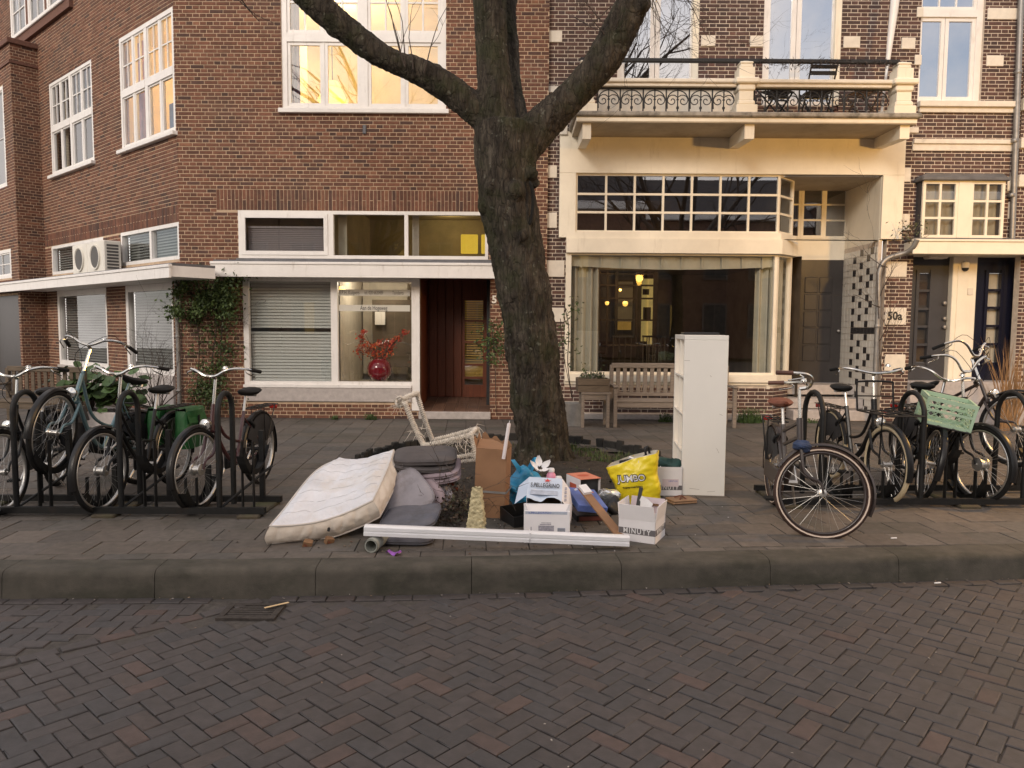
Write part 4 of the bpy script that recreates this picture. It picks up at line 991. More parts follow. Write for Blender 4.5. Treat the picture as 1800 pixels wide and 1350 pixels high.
# ---- porch
pd_ = 1.26; px0, px1 = BX+dd, xR0-.005; PP = Plane((0, YR+pd_), 0.0)
zd0 = PP.z(1440, 672); zc = czb - .02
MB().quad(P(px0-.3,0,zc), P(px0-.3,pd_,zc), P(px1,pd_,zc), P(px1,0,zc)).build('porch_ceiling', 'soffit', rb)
mb = MB(); zt1 = PP.z(1440, 328); 
mb.quad(P(px0-.3,pd_,zt1), P(px1,pd_,zt1), P(px1,pd_,zc), P(px0-.3,pd_,zc)); mb.build('porch_top', 'cream_paint', rb)
dl, dr_ = PP.u(1399, 560), PP.u(1481, 560); zdt = PP.z(1440, 457); zwb = PP.z(1440, 419)
mb = MB(); mb.box(px0-.3, px1, pd_, pd_+.08, zdt+.002, zwb, m); mb.box(px0-.3, dl-.002, pd_-.02, pd_+.08, zd0-.1, zdt, m); mb.box(dr_+.002, px1, pd_-.02, pd_+.08, zd0-.1, zdt, m); mb.build('porch_frame', 'cream_paint', rb)
mb = MB(); pn = []
q = [PP.u(x, 375) for x in (1386, 1406, 1449, 1490)]
sash(mb, pn, q[0]-.2, q[1]+.02, zwb+.002, zt1, .0, .04, 1, 3, .03, m=PP.m); sash(mb, pn, q[1]+.021, q[2]-.001, zwb+.002, zt1, -.01, .05, 1, 3, .03, m=PP.m); sash(mb, pn, q[2], q[3], zwb+.002, zt1, .0, .04, 1, 3, .03, m=PP.m)
finish_window(mb, pn, PP, rb, 'cream_paint', 'glass_dark', 'fanlight'); room(PP, q[0]-.2, q[3], zwb, zt1, 1.0, 'room_dark', rb, y0=.1)
mb = MB(); mb.box(dl, dr_, .0, .05, zd0, zdt, PP.m)
hd = mb.build('door', 'door_grey', rb)
a0, a1 = PP.u(1411, 560), PP.u(1462, 560); b0, b1 = PP.z(1435, 636), PP.z(1435, 486)
for i in range(2):
    for j in range(5):
        MB().cbox(a0+(a1-a0)*i/2+.012, a0+(a1-a0)*(i+1)/2-.012, -.014, .01, b0+(b1-b0)*j/5+.012, b0+(b1-b0)*(j+1)/5-.012, .012, PP.m).build('door_panel', 'door_grey', hd)
MB().lathe([(0,.03),(.025,.02),(.03,0),(.012,-.03)], 12, Matrix.Translation(PP.m @ Vector((dr_-.08, -.03, zd0+.95))) @ Matrix.Rotation(R_(90), 4, 'X')).build('door_knob', 'zinc', hd, smooth=True)
for k, (f, zz) in enumerate(((.35, zd0*.30), (.62, zd0*.62), (.9, zd0-.005))):
    MB().cbox(px0-.02, px1-.01, pd_*(f-.33)+.1*(k == 0)-.1, pd_+.0, zz-.17 if k else 0, zz, .01, m).build('step', 'stone_grey', rb)
# tiled cheek of the porch
PT = Plane((px1, YR), R_(90)); PTm = Matrix.Translation((px1, YR+pd_, 0)) @ Matrix.Rotation(R_(-90), 4, 'Z')   # local x runs out towards the street
ztt = PD.z(1545, 424); zbt = zd0*.62
MB().box(0, pd_, 0, .06, ztt, zc, PTm).build('porch_cheek', 'cream_paint', rb)
bed = MB().box(0, pd_, .0, .06, 0, ztt-.001, PTm).build('tile_bed', 'mortar_light', rb)
M('tile_white', (.66,.63,.57), .25, var=.06, scale=3, coat=.3)
M('tile_black', (.025,.023,.025), .25, var=.1, coat=.3)
TN, TH = 10, .112; me = {}
tw = pd_/TN
for c_ in ('tile_white', 'tile_black'): me[c_] = MB().cbox(-tw/2+.003, tw/2-.003, -.008, .0, -TH/2+.003, TH/2-.003, .003).mesh('wall_tile', c_)
nz = int((ztt-.02)/TH)
for j in range(nz):
    for i in range(TN):
        black = (j % 2 == 0 and i in (3, 7)) or (j % 2 == 1 and i in (5, ) ) or (j % 4 == 1 and i == 8)
        if abs(j - nz*.5) < .6: black = i > 2
        o = link('wall_tile', me['tile_black' if black else 'tile_white'], bed, True); mm = PTm @ Matrix.Translation(((i+.5)*tw, 0, (j+.5)*TH + .01)); o.matrix_local = mm
# ---- brick pier beside the porch was part of the wall; entrances to the right
ya = .35; PE = Plane((0, YR+ya), 0.0)
ztop = PD.z(1690, 432)
def edoor(x0, x1, mat, ybot, panes, gpx, gm, back):
    u0, u1 = PE.u(x0, 560), PE.u(x1, 560); mb = MB(); zb0 = PE.z((x0+x1)/2, ybot)
    g0, g1 = PE.u(gpx[0], 560), PE.u(gpx[1], 560); zz = [PE.z((x0+x1)/2, y) for y in panes]
    mb.box(u0, g0, 0, .05, zb0, ztop, PE.m); mb.box(g1, u1, 0, .05, zb0, ztop, PE.m); mb.box(g0, g1, 0, .05, zb0, zz[-1], PE.m); mb.box(g0, g1, 0, .05, zz[0], ztop, PE.m)
    mb.box(g0-.05, g0, -.025, .0, zz[-1]-.05, zz[0]+.05, PE.m); mb.box(g1, g1+.05, -.025, .0, zz[-1]-.05, zz[0]+.05, PE.m)
    for z_ in zz[1:-1]: mb.box(g0, g1, -.01, .04, z_-.02, z_+.02, PE.m)
    d_ = mb.build('door', mat, rb)
    for i in range(len(zz)-1): MB().quad(*[PE.m @ Vector(q) for q in ((g0,.02,zz[i+1]),(g1,.02,zz[i+1]),(g1,.02,zz[i]),(g0,.02,zz[i]))]).build('pane', gm, d_)
    MB().quad(*[PE.m @ Vector(q) for q in ((g0-.1,.09,zz[-1]),(g1+.1,.09,zz[-1]),(g1+.1,.09,zz[0]),(g0-.1,.09,zz[0]))]).build('door_lining', back, d_)
    return u0, u1, zb0, d_
u0, u1, zb0, d_ = edoor(1592, 1666, 'door_slate', 668, (480, 511, 543, 574, 606, 637), (1612, 1631), 'glass_dark', 'room_dark')
for y_ in (533, 560, 575): MB().lathe([(0,.04),(.03,.03),(.035,.0),(.015,-.03)], 10, Matrix.Translation(W(1660, y_, YR+ya-.03)) @ Matrix.Rotation(R_(90), 4, 'X')).build('door_knob', 'zinc', d_, smooth=True)
u2, u3, zb1, d_ = edoor(1704, 1789, 'door_blue', 668, (480, 510, 541, 573, 605, 637), (1733, 1755), 'glass_window', 'room_white')
MB().cbox(PE.u(1664, 560), PE.u(1706, 560), -.12, .05, 0, ztop, .01, PE.m).build('door_post', 'cream_paint', rb); MB().cbox(PE.u(1672, 560), PE.u(1690, 560), -.135, -.12, .5, ztop-.3, .006, PE.m).build('post_panel', 'cream_paint', rb)
MB().cbox(PE.u(1788, 560), PE.u(1830, 560), -.12, .05, 0, ztop, .01, PE.m).build('door_post', 'cream_paint', rb)
MB().cbox(NB[0], NB[1]+.3, -.1, ya+.1, 0, zb0-.004, .01, m).build('step', 'stone_grey', rb)
MB().cbox(NB[0], NB[1]+.3, -.4, -.101, 0, zb0*.5, .01, m).build('step', 'stone_grey', rb)
MB().quad(P(NB[0],0,0), P(NB[0],ya+.05,0), P(NB[0],ya+.05,NB[3]), P(NB[0],0,NB[3])).build('entrance_side', 'mortar', rb)
# canopy over the doors, bay window above it
zk0, zk1 = PD.z(1700, 447, .3), PD.z(1700, 421, .3); ka, kb = PD.u(1606, 434, .3), PD.u(1800, 434, .3) + .4
MB().box(ka, kb, -.30, ya+.05, zk0+.015, zk1-.03, m).build('canopy', 'cream_paint', rb); mb = MB(); mb.cbox(ka-.02, kb, -.33, -.29, zk0, zk1-.04, .005, m); mb.cbox(ka-.03, kb, -.35, -.28, zk1-.038, zk1, .006, m); mb.build('fascia', 'cream_paint', rb)
MB().box(ka, kb, -.28, .05, zk1-.01, zk1+.025, m).build('roof_sheet', 'lead', rb)
yk = .22; PK = Plane((0, YR-yk), 0.0)
w0, w1, wz0, wz1 = PK.r(1622, 318, 1766, 418)
mb = MB(); pn = []; um = [PK.u(x, 370) for x in (1684, 1706)]
mb.box(um[0], um[1], .0, .08, wz0, wz1, PK.m); sash(mb, pn, w0, um[0]-.001, wz0, wz1, .01, .045, 2, 3, .035, m=PK.m); sash(mb, pn, um[1]+.001, w1, wz0, wz1, .01, .045, 2, 3, .035, m=PK.m)
finish_window(mb, pn, PK, rb, 'cream_paint', 'glass_dark', 'bay_window'); room(PK, w0+.034, w1-.034, wz0, wz1, 1.2, 'room_grey', rb, y0=.085)
drape(PK, w0+.03, w1-.03, wz0, wz1, .16, .02, 9, 'curtain', rb)
[MB().box(q_, q_+.03, .081, yk, wz0, wz1, PK.m).build('bay_cheek', 'door_slate', rb) for q_ in (w0, w1-.03)]
MB().cbox(w0-.05, w1+.04, -.06, yk, wz1+.001, wz1+.06, .01, PK.m).build('bay_roof', 'lead', rb)
MB().prism([(w0-.04, 0), (w1+.03, 0), (w1-.05, .06), (w0+.04, .06)], 0, yk, PK.m @ Matrix.Translation((0, yk, wz1+.06)) @ Matrix.Rotation(R_(90), 4, 'X')).build('bay_roof', 'lead', rb)
# porch lamp and camera dome on the post
MB().cbox(PE.u(1616, 452), PE.u(1650, 452), -.30, -.10, PE.z(1632, 457), PE.z(1632, 450), .02, PE.m).build('porch_light', 'stone_white', rb)
cd = W(1697, 470, YR+ya-.16); cdm = tag(empty('security_camera', cd), 'white dome security camera on the cream post between two dark doors', 'camera')
MB().lathe([(0,.09),(.05,.09),(.06,.07),(.06,.0),(.055,-.01)], 16, TRS(cd)).build('housing', 'white_paint', cdm, smooth=True); MB().lathe([(.053,-.005),(.05,-.035),(.03,-.06),(0,-.068)], 16, TRS(cd)).build('dome', 'ink', cdm, smooth=True)
MB().tube([cd + Vector((0,0,.08)), cd + Vector((0,.04,.12)), cd + Vector((0,.1,.12))], .012, 6).build('arm', 'white_paint', cdm)
# bell push plate
MB().cbox(PE.u(1693, 515), PE.u(1702, 515), -.135, -.119, PE.z(1697, 519), PE.z(1697, 507), .003, PE.m).build('bell_plate', 'stone_white', rb)
# ---- downpipes
q = W(1788, 100, YR-.08); q2 = W(1779, 420, YR-.08)
dp = tag(empty('drainpipe', (q.x, YR-.08, 0)), 'tall grey downpipe on the dark brick wall at the right edge', 'pipe')
MB().tube([(q.x, YR-.08, 7.4), (q2.x, YR-.08, zk1+.03)], .045, 12).build('pipe', 'zinc', dp, smooth=True)
for y_ in (130, 250, 345): MB().lathe([(.05,-.03),(.056,-.02),(.056,.02),(.05,.03)], 12, TRS((q.x + (q2.x-q.x)*.4, YR-.08, PD.z(1785, y_)))).build('collar', 'zinc', dp, smooth=True)
pts = [W(*p) for p in ((1612, 421, YR-.36), (1604, 436, YR-.30), (1590, 445, YR-.2), (1565, 452, YR-.14), (1551, 463, YR-.12), (1545, 480, YR-.12), (1543, 560, YR-.12), (1536, 690, YR-.12))]
pts[-1].z = .0; pts[-1].x = pts[-2].x
dp = tag(empty('drainpipe', (pts[-1].x, YR-.12, 0)), 'grey swan-neck rainwater pipe down the brick pier beside the tiled porch', 'pipe')
def smooth_path(pts, n=4):
    out = []; N = len(pts)
    for i in range(N-1):
        p0, p1, p2, p3 = [Vector(pts[min(max(i+k, 0), N-1)]) for k in (-1, 0, 1, 2)]
        for k in range(n):
            t = k/n; out.append(.5*((2*p1) + (p2-p0)*t + (2*p0-5*p1+4*p2-p3)*t*t + (3*p1-3*p2+p3-p0)*t**3))
    return out + [Vector(pts[-1])]
MB().tube(smooth_path(pts[:6]) + pts[6:], .042, 10).build('pipe', 'zinc', dp, smooth=True)
MB().lathe([(.047,-.03),(.052,-.02),(.052,.02),(.047,.03)], 12, TRS((pts[6].x, YR-.12, 1.6))).build('collar', 'zinc', dp, smooth=True)
# ---- sliver of the next house
nh = tag(empty('neighbour_house', (rx1+.35, YR, 0)), 'narrow strip of dark brick house beyond the downpipe at the right edge', 'building')
brick_wall(nh, Plane((0, YR-.03), 0), rx1+.06, rx1+3.2, zk1+.03, 7.3, [], tint_dark, 'mortar_light', seed=41, bond='flem', keep=40, focus=(rx1+.2, 5))
for zb2, h in ((PD.z(1790, 196), .2), (PD.z(1790, 262), .16), (PD.z(1790, 330), .2)): MB().cbox(rx1+.05, rx1+3.2, -.08, .0, zb2, zb2+h, .01, m).build('stone_band', 'stone_white', nh)
MB().box(rx1+.4, rx1+3.2, .0, .1, 0, zk1, m).build('wall', 'stone_grey', nh)
# ================================================================== STREET TREE
TY = 8.35
def TP(px, py, dy=0.0): return W(px, py, TY + dy)
def limb_sections(spec):                 # (px_left, px_right, py, dy) -> centre, radius
    out = []
    for l, r, y, dy in spec:
        a, b = W(l, y, TY+dy), W(r, y, TY+dy); out.append(((a+b)/2, (b-a).length/2*.94))
    return out
trunk = limb_sections([(902,1012,822,0),(905,1006,800,0),(906,1001,770,0),(902,997,735,0),(896,992,690,0),(889,986,640,0),(882,982,590,0),(873,973,530,0),(864,962,470,0),(852,952,410,0),(840,946,360,0),(832,944,310,0),(828,948,260,0),(829,952,222,0)])
def limb_pts(spec):                      # (px, py, width px, dy)
    return [(W(x, y, TY+dy), wd/2/FPX*(TY+dy)) for x, y, wd, dy in spec]
L1 = [(p_, r_*0.74) for p_, r_ in limb_pts([(892,262,84,0),(855,212,74,0),(805,168,66,-.05),(745,130,60,-.1),(690,108,56,-.15),(640,78,55,-.2),(597,45,60,-.25),(560,8,66,-.3),(505,-38,60,-.35),(430,-80,52,-.4)])]
L2 = [(p_, r_*0.84) for p_, r_ in limb_pts([(885,250,92,0),(875,190,78,0),(868,130,72,.0),(864,70,68,.0),(861,0,68,.0),(858,-90,62,.1),(850,-200,56,.2)])]
L2b = [(p_, r_*0.8) for p_, r_ in limb_pts([(905,240,80,.1),(900,170,52,.22),(893,100,46,.3),(889,20,46,.4),(905,-80,42,.5),(930,-200,36,.7)])]
L3 = [(p_, r_*0.88) for p_, r_ in limb_pts([(912,262,80,0),(955,215,72,0),(1003,172,66,-.05),(1048,120,64,-.1),(1082,66,66,-.15),(1110,12,66,-.2),(1135,-50,56,-.25),(1190,-140,48,-.3)])]
tree = tag(empty('street_tree', (trunk[0][0].x, TY, 0)), 'large bare street tree with leaning mossy trunk and three spreading limbs', 'tree')
def loft(sec, n=20, sub=5):
    c = smooth_path([q[0] for q in sec], sub); r = []
    for i in range(len(sec)-1):
        for k in range(sub): r.append(sec[i][1] + (sec[i+1][1]-sec[i][1])*k/sub)
    r.append(sec[-1][1]); return MB().tube(c, r, n)
base = [(Vector((trunk[0][0].x+.0, TY, -.25)), trunk[0][1]*1.15), (Vector((trunk[0][0].x, TY, -.06)), trunk[0][1]*1.08)]
mbs = MB()
for sec in (base + trunk, L1, L2, L2b, L3):
    t = loft(sec); mbs._add(t.v, t.f)
for k in range(7):                       # root flare
    an = k*2*PI/7 + .3; c0 = trunk[1][0]; d_ = Vector((math.cos(an), math.sin(an), 0))
    t = MB().tube([c0 + d_*.14 + Vector((0,0,.16)), c0 + d_*.29 + Vector((0,0,-.06)), c0 + d_*.46 + Vector((0,0,-.2))], [.15,.11,.07], 10); mbs._add(t.v, t.f)
for (px_, py_, rr_, dz) in ((932, 305, .08, -.20), (940, 322, .05, -.14), (866, 330, .09, -.22), (905, 335, .11, -.28), (1132, 8, .09, -.33), (850, 365, .07, -.12), (915, 415, .08, -.26)):   # burrs and old cuts
    q = W(px_, py_, TY+dz); t = MB().lathe([(0,-rr_),(rr_*.7,-rr_*.7),(rr_,0),(rr_*.7,rr_*.7),(0,rr_)], 12, TRS(q)); mbs._add(t.v, t.f)
tmp = bpy.data.objects.new('tmp', mbs.mesh('tmp')); COL.objects.link(tmp)
rm = tmp.modifiers.new('r', 'REMESH'); rm.mode = 'VOXEL'; rm.voxel_size = .016
sm = tmp.modifiers.new('s', 'SMOOTH'); sm.iterations = 8; sm.factor = .5
me = bpy.data.meshes.new_from_object(tmp.evaluated_get(_dg())); bpy.data.objects.remove(tmp)
_co = [v.co.copy() for v in me.vertices]; _no = [v.normal.copy() for v in me.vertices]; _new = []
for p, n_ in zip(_co, _no):
    zf = 1.0 if p.z < 4.2 else .55
    q = Vector((p.x*9, p.y*9, p.z*2.4))
    rid = abs(noise.noise(q)) ; rid2 = abs(noise.noise(Vector((p.x*22, p.y*22, p.z*7))))
    fine = noise.noise(p*34)
    lo_ = max(.35, min(1, 1.25 - p.z*.22)); d_ = .055*(rid-.28)*lo_ + .034*(rid2-.25)*lo_ + .008*fine*lo_ + .03*noise.noise(p*2.2) + .010*noise.noise(p*12)*lo_
    if p.z > 3.6: d_ += .006*noise.noise(Vector((p.x*6, p.y*6, p.z*45)))
    _new += list(p + n_*d_)
me.vertices.foreach_set('co', _new); me.update()
me.materials.clear(); me.materials.append(MATS['bark']); me.polygons.foreach_set('use_smooth', [True]*len(me.polygons)); me.name = 'trunk'
trk = link('trunk', me, tree)
# the long healed slit in the bark, edged by a smooth roll
sl = MB()
for (x_, y_) in ((929,312),(934,330),(936,350),(935,372),(932,392)): pass
sl.tube(smooth_path([W(x_, y_, TY-.26) for x_, y_ in ((931,318),(936,336),(937,356),(935,378),(931,396))]), [.004]+[.018]*15+[.004], 8); sl.build('bark_slit', M('hollow', (.008,.007,.006), 1), tree, smooth='all')
# finer branches
def branch(mb, p, d, L, r, lev, rg, droop=.0, spread=.6, seg=5, nchild=(2,4)):
    pts = [p.copy()]; rs = [r]; q = p.copy(); dd_ = d.normalized()
    for k in range(seg):
        dd_ = (dd_ + Vector((rg.gauss(0,.13), rg.gauss(0,.13), rg.gauss(0,.10) + (.05 - droop)))).normalized()
        q = q + dd_*L/seg; pts.append(q.copy()); rs.append(r*(1-.72*(k+1)/seg))
    mb.tube(pts, rs, 6 if r > .03 else 4 if r > .008 else 3, cap=False)
    if lev <= 0: return
    for _ in range(rg.randint(*nchild)):
        k = rg.randint(1, seg); t = (pts[k]-pts[k-1]).normalized(); o_ = t.orthogonal(); o_.rotate(Matrix.Rotation(rg.uniform(0, 2*PI), 3, t))
        branch(mb, pts[k], (t + o_*rg.uniform(spread*.7, spread*1.5)).normalized(), L*rg.uniform(.45,.72), max(rs[k]*.62, .0022), lev-1, rg, droop, spread, seg, nchild)
rg = random.Random(17); mb = MB()
for sec, cnt in ((L1, 4), (L2, 5), (L2b, 5), (L3, 5)):
    p, r = sec[-1]; d_ = (sec[-1][0]-sec[-2][0]).normalized()
    for _ in range(cnt): branch(mb, p, (d_ + Vector((rg.uniform(-.6,.6), rg.uniform(-.6,.6), rg.uniform(0,.5)))).normalized(), rg.uniform(2.2,3.2), r*.55, 3, rg, 0, .6)
mb.build('crown', 'twig', tree, smooth='all')
mb = MB()
for (x0, y0, x1, y1, dy, L_) in ((712,118,690,40,-.18,.85),(712,118,668,-10,-.2,.9),(726,122,742,30,-.16,.7),(745,128,765,40,-.15,.8),(712,118,705,20,-.2,.95)):
    a_, b_ = W(x0, y0, TY+dy-.12), W(x1, y1, TY+dy-.15); branch(mb, a_, (b_-a_).normalized(), L_, .008, 2, rg, 0, .45, 6, (1,2))
mb.build('water_shoot', 'twig', tree, smooth='all')
mb = MB()
for (x0, y0, x1, y1) in ((1128,-40,1195,40),(1120,-20,1215,20),(1140,-60,1235,55),(1150,-50,1250,20),(1100,-60,1180,60),(1160,-70,1260,60),(1075,10,1035,60),(1062,60,1040,10),(1060,40,1000,-10),(1010,30,1055,70),(1140,-60,1150,70),(1150,-60,1120,60)):
    a_, b_ = W(x0, y0, TY-.3), W(x1, y1, TY-.5); branch(mb, a_, (b_-a_).normalized(), (b_-a_).length, .008, 3, rg, .04, .65, 5, (2,4))
mb.build('hanging_twigs', 'twig', tree, smooth='all')
# ---- short palisade round the tree pit
M('palisade', (.022,.02,.017), .9, var=.3, scale=20, bump=.4)
pal = tag(empty('tree_pit_edging', (.02, 7.95, 0)), 'low dark wooden palisade edging around the bare tree pit', 'edging')
rp = random.Random(2)
for k in range(60):
    an = R_(-12) + k/60*R_(204)
    if rp.random() < .1: continue
    x, y = .02 + 1.74*math.cos(an), 7.95 + 2.12*math.sin(an); h = rp.uniform(.05, .12)
    if 55 < math.degrees(an) < 120: h *= .9
    MB().cbox(-.052, .052, -.025, .025, -.15, h, .008, TRS((x, y, 0), an + PI/2 + rp.uniform(-.1,.1), rp.uniform(-.12,.12), rp.uniform(-.08,.08))).build('stake', 'palisade', pal)
# ---- grass and weeds
def blades(mb, cx, cy, n, rad, h, rg, cols=((.07,.11,.03),(.10,.11,.045),(.045,.08,.02)), z=0):
    for _ in range(n):
        a_ = rg.uniform(0, 2*PI); q = math.sqrt(rg.random())*rad; x, y = cx + q*math.cos(a_), cy + q*math.sin(a_)*.6; hh = h*rg.uniform(.3,1.1)*(1-.6*q/rad)
        b_ = rg.uniform(0, 2*PI); dx, dy = math.cos(b_), math.sin(b_); wv = .004; ln = rg.uniform(.1,.6)*hh; g = rg.uniform(.6,1.3); c = rg.choice(cols)
        mb.col = (c[0]*g, c[1]*g, c[2]*g, 1); zz = z if not callable(z) else z(x, y)
        mb._add([(x-dy*wv, y+dx*wv, zz), (x+dy*wv, y-dx*wv, zz), (x+dx*ln*.4+dy*wv*.8, y+dy*ln*.4-dx*wv*.8, zz+hh*.65), (x+dx*ln, y+dy*ln, zz+hh), (x+dx*ln*.4-dy*wv*.8, y+dy*ln*.4+dx*wv*.8, zz+hh*.65)], [(0,1,2,4),(4,2,3)])
rg = random.Random(8); mb = MB()
sz = lambda x, y: soil_z(x, y) - .01
for _ in range(60):
    a_ = rg.uniform(R_(10), R_(80)); q = rg.uniform(.6, .97); blades(mb, .02+1.7*q*math.cos(a_), 7.95+2.1*q*math.sin(a_), 26, .12, .12, rg, z=sz)
for _ in range(34):
    a_ = rg.uniform(R_(80), R_(200)); q = rg.uniform(.6, .97); blades(mb, .02+1.7*q*math.cos(a_), 7.95+2.1*q*math.sin(a_), 14, .12, .07, rg, ((.09,.10,.05),(.12,.11,.06),(.06,.08,.03)), z=sz)
for k in range(160):
    a_ = rg.uniform(0, 2*PI); q = math.sqrt(rg.random()); blades(mb, .02+1.6*q*math.cos(a_), 7.9+2.0*q*math.sin(a_), 3, .06, .04, rg, ((.13,.10,.055),(.09,.08,.04)), z=sz)
g_ = mb.build('grass', 'grass_blade'); stuff(g_); g_['label'] = 'straggly green grass and dead blades growing in the tree pit'; g_['category'] = 'grass'
def leaf(mb, p, s, rg, up=.3, cols=((.05,.085,.02),)):
    d_ = Vector((rg.gauss(0,1), rg.gauss(0,1), rg.gauss(0,1)+up)).normalized(); o_ = d_.orthogonal().normalized(); o_.rotate(Matrix.Rotation(rg.uniform(0,2*PI), 3, d_)); t = d_.cross(o_)
    c = rg.choice(cols); g = rg.uniform(.55, 1.35); mb.col = (c[0]*g, c[1]*g, c[2]*g, 1)
    mb._add([p - o_*s*.5, p + t*s*.28 + d_*s*.08, p + o_*s*.55, p - t*s*.28 + d_*s*.08], [(0,1,2),(0,2,3)])
# scattered dead leaves and litter crumbs
rg = random.Random(31); mb = MB()
for _ in range(240):
    a_ = rg.uniform(0, 2*PI); q = math.sqrt(rg.random()); x, y = .02+1.65*q*math.cos(a_), 7.9+2.0*q*math.sin(a_)
    leaf(mb, Vector((x, y, soil_z(x, y)+.01)), rg.uniform(.03,.07), rg, 3, ((.09,.05,.025),(.06,.035,.02),(.13,.08,.04),(.05,.06,.02)))
for _ in range(60):
    x, y = rg.uniform(-4,4.5), rg.uniform(5, 11); leaf(mb, Vector((x, y, .006)), rg.uniform(.012,.03), rg, 6, ((.2,.15,.1),(.3,.27,.23),(.1,.06,.03)))
for _ in range(70):
    x, y = rg.uniform(-3,4), rg.uniform(2.0, 4.3); leaf(mb, Vector((x, y, ROAD_Z+.012)), rg.uniform(.006,.018), rg, 8, ((.35,.32,.28),(.22,.15,.1),(.12,.09,.06)))
for _ in range(90):
    x = rg.uniform(-4,4); leaf(mb, Vector((x, kerb_y(x)-rg.uniform(.02,.08), ROAD_Z+.012)), rg.uniform(.008,.022), rg, 6, ((.16,.11,.07),(.10,.07,.04),(.25,.22,.2)))
o = stuff(mb.build('leaf_litter', 'leaf')); o['label'] = 'dead leaves and crumbs of litter scattered over pavement, pit and gutter'; o['category'] = 'litter'
# ================================================================== PLANTS BY THE HOUSES
def bush(name, label, cat, loc, fn, n, size, cols, rg, stems=(), up=.3, group=None):
    e = tag(empty(name, loc), label, cat, group); mb = MB()
    for _ in range(n): leaf(mb, fn(rg), size*rg.uniform(.6,1.3), rg, up, cols)
    mb.build('foliage', 'leaf', e)
    if stems:
        sm_ = MB()
        for pts, r in stems: sm_.tube(smooth_path([Vector(p) for p in pts]), r, 5)
        sm_.build('stem', 'twig', e, smooth='all')
    return e
GREEN = ((.05,.085,.02),(.07,.11,.028),(.038,.066,.016),(.09,.135,.04)); rg = random.Random(77)
def clump(px0, py0, px1, py1, Y, dy, hang=0):
    cs_ = [(rg.uniform(px0, px1), rg.uniform(py0, py1), rg.uniform(12, 26)) for _ in range(26)]
    def fn(r):
        c = r.choice(cs_); return W(c[0]+r.gauss(0, c[2]*.55), c[1]+r.gauss(0, c[2]*.45)+hang*r.random(), Y - r.uniform(.02, dy))
    return fn
IY = YL - .02
stems = [([W(365,720,IY-.08), W(372,640,IY-.08), W(380,560,IY-.08), W(360,500,IY-.15)], .012), ([W(385,720,IY-.05), W(388,620,IY-.06), W(392,540,IY-.1)], .01), ([W(345,700,IY-.05), W(350,600,IY-.06), W(335,520,IY-.12)], .008)]
f1 = clump(303, 482, 412, 552, IY, .45); f2 = clump(335, 560, 405, 700, IY, .14)
bush('climbing_plant', 'dark green climbing plant over the corner between two canopies', 'plant', (W(370,720,IY).x, IY-.1, 0), lambda r: f1(r) if r.random() < .80 else f2(r), 4600, .06, GREEN, rg, stems)
vn = MB(); 
for _ in range(26):
    x_, y_ = rg.uniform(315, 420), rg.uniform(520, 640); branch(vn, W(x_, y_, IY-.05), Vector((rg.uniform(-1,1), -.1, rg.uniform(-.6,1))), rg.uniform(.3,.6), .004, 2, rg, .02, .7)
v_ = vn.build('dry_vine', 'twig'); tag(v_, 'bare brown vine stems spreading on brick below the green climber', 'vine')
f = clump(350, 650, 395, 715, IY, .25)
bush('ivy_clump', 'upright ivy clump at the foot of the brick corner behind the bicycles', 'plant', (W(372,720,IY).x, IY-.2, 0), f, 900, .045, GREEN, rg)
f = clump(852, 565, 880, 640, YL, .3)
bush('wall_climber', 'small leafy climber beside the wooden door, half behind the tree trunk', 'plant', (W(868,720,YL).x, YL-.1, 0), f, 330, .06, GREEN, rg, [([W(872,725,YL-.05), W(870,640,YL-.06), W(864,570,YL-.08)], .007)])
f = lambda r: (lambda t: W(996 + 16*math.sin(t*9) + r.gauss(0, 9), 640 - t*110 + r.gauss(0, 6), 11.6))(r.random())
bush('potted_shrub', 'thin young shrub with sparse leaves in a zinc pot beside the trunk', 'plant', (W(1005,725,11.6).x, 11.6, .3), f, 150, .06, ((.09,.12,.04),(.13,.13,.06),(.06,.09,.03)), rg, [([W(1006,700,11.6), W(998,640,11.6), W(1000,580,11.6), W(992,535,11.6)], .008), ([W(1006,700,11.6), W(990,620,11.6), W(985,560,11.6)], .006)])
zp = G(1010, 728); zp = Vector((W(1008,715,11.6).x, 11.6, 0))
pot = tag(empty('zinc_pot', zp), 'square pale zinc plant pot left of the wooden planter table', 'pot')
mb = MB(); h_ = .36
for s in (0,1,2,3):
    mm = TRS(zp, s*PI/2); mb._add([mm @ Vector(q) for q in ((-.13,-.13,0),(.13,-.13,0),(.165,-.165,h_),(-.165,-.165,h_),(-.15,-.15,h_),(.15,-.15,h_),(.14,-.14,h_-.06),(-.14,-.14,h_-.06))], [(0,1,2,3),(3,2,5,4),(4,5,6,7)])
mb.build('body', 'zinc', pot); MB().box(zp.x-.139, zp.x+.139, zp.y-.139, zp.y+.139, h_-.09, h_-.05).build('earth', 'soil', pot)
for (x_, y_, n_, r_, h_, lab) in ((1320,716,420,.24,.34,'tufted green weeds below the bay window near the brown saddle'),(1172,722,150,.14,.2,'small weeds under the slatted garden bench'),(652,726,150,.10,.13,'little round weed at the brick foot right of the shop window'),(588,730,70,.06,.09,'tiny weed at the brick foot under the dentist window'),(1425,716,80,.14,.1,'low weeds beside the porch steps')):
    mb = MB(); q = W(x_, y_, 12.1); blades(mb, q.x, 12.12, n_, r_, h_, rg, ((.05,.10,.02),(.07,.12,.03),(.04,.08,.02)))
    for _ in range(int(n_*.6)): leaf(mb, Vector((q.x+rg.gauss(0,r_*.5), 12.1+rg.gauss(0,.06), rg.uniform(.02,h_*.7))), .035, rg, .8, GREEN)
    tag(mb.build('weeds', 'grass_blade'), lab, 'weeds')
